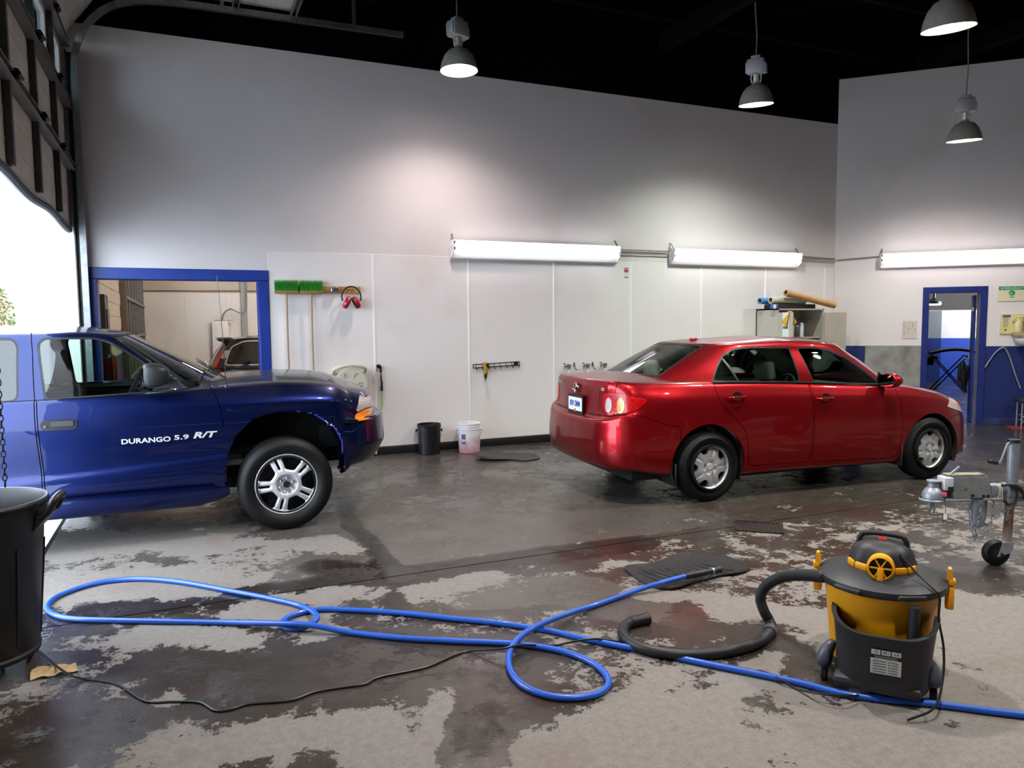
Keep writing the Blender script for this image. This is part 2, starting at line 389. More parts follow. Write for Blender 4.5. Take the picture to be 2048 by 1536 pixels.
# back wall ---------------------------------------------------------------------------------------
HT, HT2, HC = 4.744, 5.437, 6.2
OX0, OX1, OZ = -.80, .834, 2.127                     # passage to the next bay
def wall_box(bm, x0, x1, z0, z1, y0=YB, t=.2): box(bm, ((x0 + x1) / 2, y0 + t / 2, (z0 + z1) / 2), (x1 - x0, t, z1 - z0))
bm = new_bm(); wall_box(bm, XL - .25, OX0, 0, HT); wall_box(bm, OX1, XC + .14, 0, HT); wall_box(bm, OX0, OX1, OZ, HT)
wall_back = struct('wall_back', bm, M_WALL)
bm = new_bm(); wall_box(bm, XL - .25, XC + .8, HT, HC, YB + .02, .16); obj('upper_band', bm, M_BLACK, wall_back)
PX = [.948, 2.1715, 3.408, 4.638, 5.868, 7.09, 8.31, 9.53, XC - .012]
for a, b in zip(PX, PX[1:]):
    bm = new_bm(); box(bm, ((a + b) / 2, YB - .005, 1.285), (b - a - .006, .012, 2.37), .003, seg=1); obj('wall_panel', bm, M_PANEL, wall_back)
for a in PX[1:-1]:
    bm = new_bm(); box(bm, (a, YB - .010, 1.285), (.026, .014, 2.36), .003, seg=1); obj('joint_strip', bm, mat('white_joint_strip', 'f6f2f0', .35), wall_back)
bm = new_bm(); box(bm, ((OX1 + .12 + XC) / 2, YB - .018, .05), (XC - OX1 - .13, .03, .10), .006); struct('baseboard_back', bm, M_BLKBASE)
# blue frame round the passage
fr = struct_empty('trim_1')
for nm, c, s in (('frame_post', ((OX1 + .948) / 2 - .002, YB + .09, 1.063), (.118, .235, 2.126)), ('frame_head', ((OX0 - .1 + .948) / 2, YB + .09, 2.187), (OX1 + .12 - OX0 + .1, .24, .122)), ('frame_post', (OX0 - .045, YB + .09, 1.063), (.10, .235, 2.126))):
    bm = new_bm(); box(bm, c, s, .006, seg=1); obj(nm, bm, M_FBLUE, fr)
# angled right wall with doorway --------------------------------------------------------------------
DS0, DS1, DZ = 1.375, 2.065, 2.03
def rbox(bm, s0, s1, z0, z1, off=0.0, t=.2, bev=0):     # box on the angled wall: off = distance of its room face in front of the wall plane
    box(bm, ((s0 + s1) / 2, -off + t / 2, (z0 + z1) / 2), (s1 - s0, t, z1 - z0), bev, seg=1)
RWM = Matrix.Translation((XC, YB, 0)) @ Matrix.Rotation(RW_ROT, 4, 'Z')
def robj(name, bm, m, parent=None, **k):
    o = obj(name, bm, m, parent, **k)
    if parent is None: o.matrix_world = RWM
    return o
bm = new_bm(); rbox(bm, 0, DS0, 0, HT2); rbox(bm, DS1, 5.6, 0, HT2); rbox(bm, DS0, DS1, DZ, HT2)
wall_right = robj('wall_right', bm, M_WALL); wall_right['kind'] = 'structure'
bm = new_bm(); rbox(bm, -.3, 5.6, HT2, HC, -.02, .16); obj('upper_band', bm, M_BLACK, wall_right)
for a, b in ((.012, 1.285), (2.16, 5.58)):
    bm = new_bm(); rbox(bm, a, b, .0, 1.205, .004, .01); obj('blue_dado', bm, M_WBLUE, wall_right)
bm = new_bm(); rbox(bm, 2.16, 5.58, .0, .10, .012, .012, .002); obj('kick_strip', bm, mat('scuffed_blue', '2a3560', .5, vary=.4, scale=8), wall_right)
dfr = struct_empty('door_1'); dfr.matrix_world = RWM
M_DBLUE = mat('door_blue_paint', '1d2a6e', .4, vary=.15, scale=4)
for nm, a, b, c, d in (('door_jamb', DS0 - .09, DS0, 0, DZ + .09), ('door_jamb', DS1, DS1 + .095, 0, DZ + .09), ('door_head', DS0, DS1, DZ, DZ + .09)):
    bm = new_bm(); rbox(bm, a, b, c, d, .02, .24, .004); obj(nm, bm, M_DBLUE, dfr)
# open door leaf, swung away into the next room
bm = new_bm(); box(bm, (.33, 0, 1.0), (.66, .042, 1.98), .003, seg=1); lf = obj('door_leaf', bm, M_DBLUE, dfr, loc=(DS1 - .03, .22, 0), rot=(0, 0, R(82)))
bm = new_bm(); box(bm, (.01, .026, 1.55), (.16, .03, .06), .005); obj('door_closer', bm, mat('closer_grey', '9a988f', .5, .4), lf, loc=(0, .0, .22))
bm = new_bm(); box(bm, (.60, .03, .98), (.05, .02, .16), .004); tube(bm, [(.60, .03, .98), (.60, .085, .98), (.52, .085, .98)], .01, 8); obj('door_lever', bm, M_STEEL, lf)
# other walls, ceiling ------------------------------------------------------------------------------
e = rwp(5.6, 0)
bm = new_bm(); box(bm, (e.x + .1, (e.y - 6) / 2, HC / 2), (.2, e.y + 6, HC)); wr2 = struct('wall_side', bm, M_WALL)
bm = new_bm(); box(bm, (6.3, -6.1, HC / 2), (15.2, .2, HC)); struct('wall_front', bm, mat('grey_rear_wall', '6e6a6c', .7, vary=.2, scale=2))
bm = new_bm(); box(bm, (6.3, 1.7, HC + .06), (15.2, 15.8, .12)); ceiling = struct('ceiling', bm, M_BLACK)
for i, yy in enumerate(np.arange(-4.8, 9.0, 1.5)):
    bm = new_bm()
    for zz in (HC - .06, HC - .52): box(bm, (6.3, yy, zz), (14.6, .07, .05))
    me = None
    for k in range(40):
        xx = -.6 + k * .36; tube(bm, [(xx, yy, HC - .06), (xx + .18, yy, HC - .52), (xx + .36, yy, HC - .06)], .011, 5)
    obj('roof_joist', bm, mat('black_joist', '100f10', 1.0, spec=.05), ceiling)
for xx in (2.2, 6.4, 10.6):
    bm = new_bm(); box(bm, (xx, 1.7, HC - .65), (.16, 15.2, .22)); obj('roof_beam', bm, MATS['black_joist'], ceiling)
# left wall: block pier and lintel around the vehicle door --------------------------------------------
DY0, DY1, DZB = 3.75, 8.98, 2.635
bm = new_bm(); box(bm, (XL - .15, (DY0 - 6) / 2, HC / 2), (.3, DY0 + 6, HC)); box(bm, (XL - .15, (DY1 + YB + .2) / 2, HC / 2), (.3, YB + .2 - DY1, HC)); box(bm, (XL - .04, (DY0 + DY1) / 2, (4.64 + HC) / 2), (.08, DY1 - DY0, HC - 4.64))
wall_left = struct('wall_left', bm, M_WALL)
bm = new_bm(); box(bm, (XL + .02, DY1 + .035, 1.3), (.06, .05, 2.6), .004, seg=1); obj('jamb_plate', bm, mat('white_jamb', 'e8eaec', .35), wall_left)
# ================================================================ next bay, seen through the blue framed passage
YF = 22.6
bm = new_bm(); box(bm, (4, YF + .1, 2.6), (13, .2, 5.2)); wall_far = struct('wall_far', bm, M_BLOCK)
FX = [-.9, .17, 1.23, 2.29, 3.5]
for a, b in zip(FX, FX[1:]):
    bm = new_bm(); box(bm, ((a + b) / 2, YF - .006, 1.28), (b - a - .012, .014, 2.5), .003, seg=1); obj('wall_panel', bm, M_PANEL, wall_far)
for a in FX[1:3]:
    bm = new_bm(); box(bm, (a + .03, YF - .02, 1.28), (.12, .02, 2.5), .004, seg=1); obj('cover_strip', bm, M_PANEL, wall_far)
bm = new_bm(); tube(bm, [(-.95, YF - .05, 2.58), (6, YF - .05, 2.62)], .012, 6); obj('pipe_run', bm, mat('rusty_pipe', '8a7468', .6, vary=.4, scale=6), wall_far)
bm = new_bm(); box(bm, (1.66, YF - .08, 2.4), (.16, .12, 4.8), .01); obj('pilaster', bm, mat('grey_pilaster', 'aaa9a2', .6), wall_far)
bm = new_bm(); box(bm, (10.2, 15.9, 2.6), (.2, 13.4, 5.2)); struct('wall_bay', bm, M_BLOCK)
bm = new_bm(); box(bm, (4.6, 15.95, 5.25), (11.4, 13.4, .1)); struct('ceiling_bay', bm, mat('dim_ceiling', '5a5654', .9))
# left wall of the bay: painted blocks, a second vehicle door
G0, G1 = 14.9, 22.3
bm = new_bm(); box(bm, (XL - .15, (YB + .2 + G0) / 2, 2.6), (.3, G0 - YB - .2, 5.2)); box(bm, (XL - .15, (G0 + G1) / 2, 4.7), (.3, G1 - G0, 1.0)); box(bm, (XL - .15, (G1 + YF) / 2, 2.6), (.3, YF - G1, 5.2))
wl2 = struct('wall_bay_left', bm, M_BLOCK)
bm = new_bm(); box(bm, (XL + .005, 12.2, .58), (.012, 5.2, 1.16), 0); obj('blue_dado', bm, M_WBLUE, wl2)
k = 0; me = None
for r in range(13):
    zz = 1.17 + r * .203
    for c in range(13):
        y0 = 9.4 + c * .41 + (.2 if r % 2 else 0)
        if y0 + .4 > G0: continue
        if me is None:
            bq = new_bm(); box(bq, (0, 0, 0), (.012, .398, .192), .003, seg=1); me = mesh_of(bq, 'block')
        obj('block', me, M_BLOCK, wl2, loc=(XL + .004, y0 + .2, zz + .1))
gd = struct_empty('door_2')
M_GD2 = mat('brown_grey_door', '6d6258', .6, vary=.2, scale=4)
for r in range(5):
    z0 = r * .72
    bm = new_bm()
    if r == 2:
        box(bm, (XL + .02, (G0 + G1) / 2, z0 + .07), (.05, G1 - G0, .14)); box(bm, (XL + .02, (G0 + G1) / 2, z0 + .66), (.05, G1 - G0, .12))
        for j in range(8): box(bm, (XL + .02, G0 + .06 + j * (G1 - G0 - .12) / 7, z0 + .36), (.05, .5, .5))
    else: box(bm, (XL + .02, (G0 + G1) / 2, z0 + .36), (.05, G1 - G0, .715))
    obj('door_section', bm, M_GD2, gd)
    bm = new_bm(); box(bm, (XL + .07, (G0 + G1) / 2, z0 + .70), (.06, G1 - G0, .05)); obj('door_strut', bm, M_STEEL, gd)
for j in range(7):
    bm = new_bm(); yy = G0 + .06 + (j + .5) * (G1 - G0 - .12) / 7; box(bm, (XL + .02, yy, 1.44 + .36), (.008, .58, .5)); obj('door_pane', bm, glass_mat('door_glass', 'e8f0f4', transp=.95), gd)
for j in range(8):
    bm = new_bm(); yy = G0 + .06 + j * (G1 - G0 - .12) / 7; box(bm, (XL + .06, yy, 1.8), (.04, .06, 3.6)); obj('door_stile', bm, M_STEEL, gd)
portal('daylight_portal_bay', (XL - .35, (G0 + G1) / 2, 1.8), (0, -R(90), 0), .6, G1 - G0)
bm = new_bm(); box(bm, (XL + .05, G0 - .12, 2.6), (.12, .22, 5.2), .01); obj('door_post', bm, mat('dark_door_post', '6a5c52', .6), wl2)
# electrical box and conduit on the far wall
t = thing('electrical_box', 'grey electrical box with looping conduit on the far wall of next bay', 'box', (1.0, YF - .21, 0))
bm = new_bm(); box(bm, (0, 0, .875), (.42, .1, 1.75), .01); obj('cabinet', bm, M_PANEL, t)
bm = new_bm(); tube(bm, catmull([(.06, 0, 1.75), (.10, -.05, 1.95), (.28, -.08, 2.08), (.50, -.10, 1.98), (.62, -.11, 1.98), (.70, -.11, 2.1), (.72, -.11, 2.6), (.72, -.11, 4.4)], 6), .018, 8); obj('conduit', bm, M_STEEL, t)
bm = new_bm(); box(bm, (.1, .0, 1.77), (.5, .1, .02)); obj('ledge', bm, M_STEEL, t)
t = thing('breaker_panel', 'small dark breaker panel on the beige block wall', 'panel', (XL + .10, 9.95, 1.62))
bm = new_bm(); box(bm, (0, 0, 0), (.14, .42, .74), .01); obj('box', bm, mat('panel_grey_dark', '4a4744', .6), t)
bm = new_bm(); box(bm, (.075, .02, -.06), (.012, .30, .52), .004); obj('cover', bm, mat('panel_black', '141416', .5), t)
# fire extinguisher hanging on the block wall
t = thing('fire_extinguisher', 'dull red fire extinguisher hanging on the block wall of next bay', 'extinguisher', (XL + .10, 10.9, .82))
bm = new_bm(); lathe(bm, [(0, 0), (.075, 0), (.085, .02), (.085, .36), (.07, .42), (.03, .45), (.03, .48), (0, .48)], 20); obj('cylinder', bm, mat('extinguisher_red', '7c1814', .35, coat=.4), t)
bm = new_bm(); box(bm, (0, .02, .51), (.03, .12, .05), .008); tube(bm, [(0, .0, .52), (0, .12, .57)], .008, 6); obj('valve', bm, mat('panel_black', '141416', .5), t)
bm = new_bm(); tube(bm, catmull([(0, -.03, .50), (.02, -.12, .46), (.03, -.13, .25), (.03, -.10, .10)], 6), .012, 8); obj('hose', bm, mat('panel_black', '141416', .5), t)
# unseen strip lights added to brighten the bay
def added_bay_light(x, y, z, l, e, lab):
    t = thing('strip_light', lab, 'light', (x, y, z), 0, 'added strip lights of the next bay')
    bm = new_bm(); prism(bm, [(-.12, 0), (.12, 0), (.05, .08), (-.05, .08)], -l / 2, l / 2, RY(90) @ RZ(90)); obj('housing', bm, mat('white_enamel', 'e8e6e0', .4), t)
    for k in (-.9, .9): bm = new_bm(); tube(bm, [(k, 0, .07), (k, 0, 5.2 - z)], .008, 6); obj('hanger_rod', bm, M_STEEL, t)
    for k in (-.06, .06):
        bm = new_bm(); cyl(bm, (0, k, -.03), .016, l - .06, 10, axis='X'); obj('tube_lamp', bm, mat('bay_tube', 'ffffff', .5, emit='fff4e4', estr=e), t)
added_bay_light(3.0, 12.0, 4.6, 2.4, 290, 'added unseen strip light under next bay ceiling, above the black hatchback'); added_bay_light(3.0, 17.5, 4.6, 2.4, 290, 'added unseen strip light under next bay ceiling, close to the far wall')

# ================================================================ room behind the blue doorway
room = struct_empty('wall_office'); room.matrix_world = RWM
def obox(nm, c, sz, m, bev=0): bm = new_bm(); box(bm, c, sz, bev, seg=1); return obj(nm, bm, m, room)
obox('end_wall', (2.6, 9.25, .93), (6.4, .1, 1.86), M_WALL); obox('blue_dado', (2.6, 9.194, .565), (6.4, .012, 1.13), mat('office_blue_dado', '2c4aa8', .5))
obox('partition', (2.2, 8.75, .92), (1.32, .08, 1.85), mat('grey_partition', '74777a', .6)); obox('blue_dado', (2.2, 8.704, .57), (1.32, .012, 1.14), M_WBLUE)
obox('rear_wall', (2.6, 11.0, 1.6), (8, .1, 3.2), mat('tan_rear_wall', '77706a', .8))
obox('side_wall', (-1.2, 5.6, 1.6), (.1, 10.8, 3.2), M_WALL); obox('side_wall', (5.2, 5.6, 1.6), (.1, 10.8, 3.2), M_WALL)
obox('office_ceiling', (2.0, 5.6, 3.25), (6.6, 10.9, .1), mat('tan_ceiling', '8a847a', .8))
t = thing('dome_light', 'bright round dome lamp in the room behind the blue doorway', 'light'); t.matrix_world = RWM @ T(2.43, 7.0, 1.99)
bm = new_bm(); lathe(bm, [(0, -.035), (.13, -.03), (.16, 0), (0, .001)], 24); obj('lens', bm, mat('dome_lens', 'ffffff', .5, emit='fff6e8', estr=10), t)
bm = new_bm(); lathe(bm, [(.165, 0), (.16, .05), (.06, .12), (.03, .14), (.03, 1.2), (0, 1.2)], 24); obj('shade', bm, M_STEEL, t)
t = thing('added_room_lamp', 'added unseen lamp brightening the room behind the blue doorway', 'light'); t.matrix_world = RWM @ T(4.6, 7.0, 2.6) @ RZ(35)  # unseen lamp added to brighten the end wall; its housing is made up
bm = new_bm(); box(bm, (0, .06, .0), (.34, .10, .26), .02); box(bm, (.3, .2, 0), (.5, .04, .04), .005); obj('housing', bm, M_STEEL, t)
l = bpy.data.lights.new('added_room_beam', 'AREA'); l.shape = 'DISK'; l.size = .24; l.energy = 190; l.color = (.80, .89, 1.0)
o = bpy.data.objects.new('added_room_beam', l); COL.objects.link(o); o.parent = t; o.matrix_local = T(-.02, .125, 0) @ RX(72)
# ================================================================ raised sectional vehicle door
vd = struct_empty('door_3')
M_DOORP = mat('door_inside_paint', 'd2c9bd', .6, vary=.15, scale=5)
M_DARKS = mat('dark_track_steel', '4a4a46', .5, .4, vary=.3, scale=10)
M_HINGE = mat('black_hinge', '1a1a20', .5, .5)
DL = DY1 - DY0; DYC = (DY0 + DY1) / 2; STILES = [8.05 - 1.08 * k for k in range(4)]
SEC = [2.655, 3.272, 3.889, 4.506]
def section(m, z0, z1, glazed=False):
    # section built in the door plane: local y along the door, local z up, +x towards the room; m places it
    h = z1 - z0
    bm = new_bm()
    if glazed:
        box(bm, (-.025, 0, .05), (.04, DL, .10)); box(bm, (-.025, 0, h - .06), (.04, DL, .12))
        ed = [-DL / 2] + sorted(s - DYC for s in STILES) + [DL / 2]
        for q in ed: box(bm, (-.025, min(max(q, -DL / 2 + .08), DL / 2 - .08), h / 2), (.04, .22, h - .2))
    else:
        box(bm, (-.025, 0, h / 2), (.04, DL, h - .008), .003, seg=1)
        for q in (.30, .62): box(bm, (-.004, 0, h * q), (.006, DL, .016), .002, seg=1)
    o = obj('door_section', bm, M_DOORP, vd); o.matrix_world = m
    if glazed:
        ed = [-DL / 2] + sorted(s - DYC for s in STILES) + [DL / 2]
        for a, b in zip(ed, ed[1:]):
            bm = new_bm(); box(bm, (-.025, (a + b) / 2, h / 2 - .01), (.008, b - a - .12, h - .2)); p = obj('door_pane', bm, glass_mat('door_glass', 'e8f0f4', transp=.95), vd); p.matrix_world = m
    bm = new_bm(); prism(bm, [(0, -.032), (.075, -.032), (.075, -.024), (.008, -.024), (.008, .024), (.075, .024), (.075, .032), (0, .032)], -DL / 2, DL / 2, T(0, 0, h - .03) @ RX(-90) @ Matrix())
    st = obj('door_strut', bm, mat('grey_strut', '8f8a84', .5, .5, vary=.2, scale=8), vd); st.matrix_world = m
    for s in STILES:
        bm = new_bm(); box(bm, (.022, s - DYC, h / 2 - .02), (.045, .055, h - .07), .004, seg=1); q = obj('door_stile', bm, M_DARKS, vd); q.matrix_world = m
        bm = new_bm(); box(bm, (.075, s - DYC, h - .02), (.05, .09, .075), .01); cyl(bm, (.10, s - DYC, h - .02), .014, .13, 8, axis='Y'); q = obj('hinge', bm, M_HINGE, vd); q.matrix_world = m
for i in range(3): section(T(XL - .04, DYC, SEC[i]), SEC[i], SEC[i + 1], i == 2)
section(T(XL - .03, DYC, SEC[3] + .02) @ RY(36), 0, .66)
for i in range(3): section(T(-.50 + i * .61, DYC, 5.125) @ RY(90), 0, .605)
# wavy rubber seal under the bottom section
bm = new_bm()
pts = [(XL - .055, y, 2.635 - .012 + .018 * math.sin((y - 5.2) * 3.1) * (1 if y > 5 else .5)) for y in np.linspace(DY0 + .05, DY1 - .05, 60)]
tube(bm, pts, .032, 8); obj('bottom_seal', bm, mat('seal_rubber', '24242a', .6), vd)
bm = new_bm(); box(bm, (XL - .06, DYC, 2.655), (.05, DL, .05), .004, seg=1); obj('bottom_rail', bm, mat('rail_aluminium', 'a8a49e', .4, .6), vd)
# tracks: vertical, curve, horizontal
def track(y, nm='door_track'):
    pts = [(-.885, 0), (-.885, 4.15), (-.86, 4.42), (-.76, 4.66), (-.60, 4.84), (-.40, 4.95), (-.1, 5.01), (.3, 5.03), (2.56, 5.045)]
    P = catmull([(a, y, b) for a, b in pts[1:8]], 6); P = [Vector((-.885, y, 0))] + P + [Vector((2.56, y, 5.045))]
    prof = [(-.028, -.03), (.028, -.03), (.028, -.02), (-.018, -.02), (-.018, .02), (.028, .02), (.028, .03), (-.028, .03)]
    bm = new_bm(); rings = []
    for i, p in enumerate(P):
        t = (P[min(i + 1, len(P) - 1)] - P[max(i - 1, 0)]).normalized(); n = Vector((-t.z, 0, t.x)); rings.append([bm.verts.new(p + Vector((0, a, 0)) * (1 if y > 5 else -1) + n * b) for a, b in prof])
    for A, B in zip(rings, rings[1:]):
        for k in range(len(prof)): bm.faces.new((A[k], A[(k + 1) % len(prof)], B[(k + 1) % len(prof)], B[k]))
    bm.faces.new(rings[0]); bm.faces.new(rings[-1][::-1])
    obj(nm, bm, M_STEEL, vd, sharp=30)
track(DY1 - .03); track(DY0 + .03)
for y in (DY1 - .02, DY0 + .02):
    bm = new_bm(); box(bm, (XL + .03, y + .035, 2.2), (.075, .012, 4.4)); box(bm, (XL - .005, y, 2.2), (.012, .09, 4.4)); obj('angle_iron', bm, M_DARKS, vd)
    bm = new_bm(); box(bm, (1.98, y, 5.62), (.04, .006, 1.16)); box(bm, (2.0, y + .02, 5.62), (.006, .04, 1.16)); obj('track_hanger', bm, M_STEEL, vd)
    bm = new_bm(); box(bm, (.55, y, 5.62), (.04, .006, 1.16)); obj('track_hanger', bm, M_STEEL, vd)
bm = new_bm(); cyl(bm, (XL + .12, DYC, 5.4), .018, DL + .3, 10, axis='Y'); obj('spring_shaft', bm, M_STEEL, vd)
for yy in (DYC - 1.2, DYC + 1.2):
    bm = new_bm(); cyl(bm, (XL + .12, yy, 5.4), .045, 1.3, 16, axis='Y'); obj('torsion_spring', bm, M_DARKS, vd)
# hoist chain
ch = thing('hoist_chain', 'black hand chain hanging from the vehicle door hoist in front of blue SUV', 'chain', (-.80, 4.22, .855))
bm = new_bm(); tube(bm, [(0, .009 * math.cos(a) * 1.0, .018 * math.sin(a)) for a in np.linspace(0, 2 * math.pi, 14, endpoint=False)], .0032, 6, closed=True); lm = mesh_of(bm, 'link')
for k in range(150):
    obj('link', lm, M_HINGE, ch, loc=(0, 0, .018 + k * .0285), rot=(0, 0, R(90) if k % 2 else 0))

# ================================================================ outdoors in front of the vehicle door
bm = new_bm(); box(bm, (-21.2, 9, -.03), (40, 60, .05)); struct('ground_outside', bm, M_CONC_OUT)
bd = thing('white_building', 'white concrete building wall across the yard beyond the vehicle door', 'building', (-3.1, 27.4, 0))
bm = new_bm(); box(bm, (0.2, 2.6, 2.5), (3.3, 5, 5.0)); obj('wall', bm, mat('white_outdoor_wall', 'f2f2f4', .7), bd)
bm = new_bm(); box(bm, (.3, .06, 2.2), (.03, .05, 4.4)); obj('downpipe', bm, mat('downpipe_grey', 'd8dadc', .5), bd)
bm = new_bm(); box(bm, (.2, 2.5, 5.05), (3.5, 5.2, .12)); obj('coping', bm, mat('coping_white', 'e8e8ea', .6), bd)
def leaf_clump(name, label, loc, rx, rz, n, cols, seed, trunk, cat='bush'):
    rnd = random.Random(seed); t = thing(name, label, cat, loc)
    bm = new_bm()
    for k in range(trunk):
        a = rnd.uniform(0, 6.28); q = rnd.uniform(.2, .8) * rx
        tube(bm, catmull([(0, 0, 0), (q * .3 * math.cos(a), q * .3 * math.sin(a), rz * .5), (q * math.cos(a), q * math.sin(a), rz * rnd.uniform(1.2, 1.9))], 4), [.045 * (1 - .1 * i) for i in range(9)], 5)
    obj('branches', bm, mat('branch_bark', '5a4a40', .9), t)
    for ci, c in enumerate(cols):
        V = []; F = []
        for k in range(n // len(cols)):
            while True:
                p = Vector((rnd.uniform(-1, 1), rnd.uniform(-1, 1), rnd.uniform(-1, 1)))
                if .35 < p.length < 1: break
            p = Vector((p.x * rx, p.y * rx, rz + p.z * rz)); s = rnd.uniform(.05, .10); a = Vector((rnd.uniform(-1, 1), rnd.uniform(-1, 1), rnd.uniform(-.6, 1))).normalized(); b = a.cross(Vector((.3, .5, .8))).normalized()
            i = len(V); V += [p - a * s, p + b * s * .5, p + a * s, p - b * s * .5]; F.append((i, i + 1, i + 2, i + 3))
        me = bpy.data.meshes.new('leaves'); me.from_pydata(V, [], F); me.update(); o = obj('leaves', me, mat('leaf_' + c, c, .6), t); o['kind'] = 'stuff'
leaf_clump('garden_shrub', 'green and russet shrub beside the white building in the yard', (-5.35, 26.0, 0), .95, 1.65, 4200, ['6f7a48', '8a6a44', '5c6b3c'], 3, 5)
leaf_clump('garden_shrub', 'thin bare-branched tree behind the russet shrub in the yard', (-6.0, 28.6, 0), 1.2, 2.6, 900, ['8a8070', 'a08a74'], 5, 12, 'tree')
# ================================================================ panel toolkit for the vehicles
def pchip(xk, yk, x):
    xk = np.asarray(xk, float); yk = np.asarray(yk, float); x = np.asarray(x, float)
    h = np.diff(xk); d = np.diff(yk) / h; m = np.zeros_like(yk)
    for i in range(1, len(xk) - 1):
        if d[i - 1] * d[i] > 0:
            w1 = 2 * h[i] + h[i - 1]; w2 = h[i] + 2 * h[i - 1]; m[i] = (w1 + w2) / (w1 / d[i - 1] + w2 / d[i])
    m[0] = d[0]; m[-1] = d[-1]
    i = np.clip(np.searchsorted(xk, x) - 1, 0, len(xk) - 2); t = np.clip((x - xk[i]) / h[i], 0, 1)
    return ((1 + 2 * t) * (1 - t) ** 2 * yk[i] + t * (1 - t) ** 2 * h[i] * m[i] + t * t * (3 - 2 * t) * yk[i + 1] + t * t * (t - 1) * h[i] * m[i + 1])
def cspline(tk, Pk, t, axis=0):
    # C1 cubic through vector samples along axis 0
    tk = np.asarray(tk, float); P = np.asarray(Pk, float); t = np.asarray(t, float)
    h = np.diff(tk); hs = h.reshape((-1,) + (1,) * (P.ndim - 1)); d = np.diff(P, axis=0) / hs
    M = np.zeros_like(P); M[0] = d[0]; M[-1] = d[-1]
    for i in range(1, len(tk) - 1): M[i] = (d[i - 1] * h[i] + d[i] * h[i - 1]) / (h[i] + h[i - 1])
    i = np.clip(np.searchsorted(tk, t, side='right') - 1, 0, len(tk) - 2); u = (t - tk[i]) / h[i]
    sh = (-1,) + (1,) * (P.ndim - 1); u = u.reshape(sh); hh = h[i].reshape(sh)
    return (1 + 2 * u) * (1 - u) ** 2 * P[i] + u * (1 - u) ** 2 * hh * M[i] + u * u * (3 - 2 * u) * P[i + 1] + u * u * (u - 1) * hh * M[i + 1]
def smooth_rows(P, n, axis=0):
    for _ in range(n):
        Q = P.copy(); s = [slice(None)] * P.ndim; a = s[:]; b = s[:]; c = s[:]
        a[axis] = slice(0, -2); b[axis] = slice(1, -1); c[axis] = slice(2, None)
        Q[tuple(b)] = .25 * P[tuple(a)] + .5 * P[tuple(b)] + .25 * P[tuple(c)]; P = Q
    return P
def round_poly(poly, r, n=5):
    out = []; m = len(poly)
    for i in range(m):
        p = np.array(poly[i], float); a = np.array(poly[i - 1], float) - p; b = np.array(poly[(i + 1) % m], float) - p
        la, lb = np.hypot(*a), np.hypot(*b); k = min(r, la * .45, lb * .45)
        A = p + a / la * k; B = p + b / lb * k
        for j in range(n + 1):
            t = j / n; out.append((1 - t) ** 2 * A + 2 * t * (1 - t) * p + t * t * B)
    return np.array(out)
def sdf(x, y, poly):
    # signed distance to a polygon, negative inside
    P = np.asarray(poly, float); d = np.full(x.shape, 1e9); ins = np.zeros(x.shape, bool)
    for i in range(len(P)):
        ax, ay = P[i - 1]; bx, by = P[i]; ex, ey = bx - ax, by - ay; L2 = ex * ex + ey * ey
        if L2 < 1e-14: continue
        t = np.clip(((x - ax) * ex + (y - ay) * ey) / L2, 0, 1)
        d = np.minimum(d, np.hypot(x - ax - t * ex, y - ay - t * ey))
        c = ((ay > y) != (by > y)); 
        with np.errstate(divide='ignore', invalid='ignore'):
            ins ^= c & (x < ex * (y - ay) / (ey if abs(ey) > 1e-12 else 1e-12) + ax)
    return np.where(ins, -d, d)
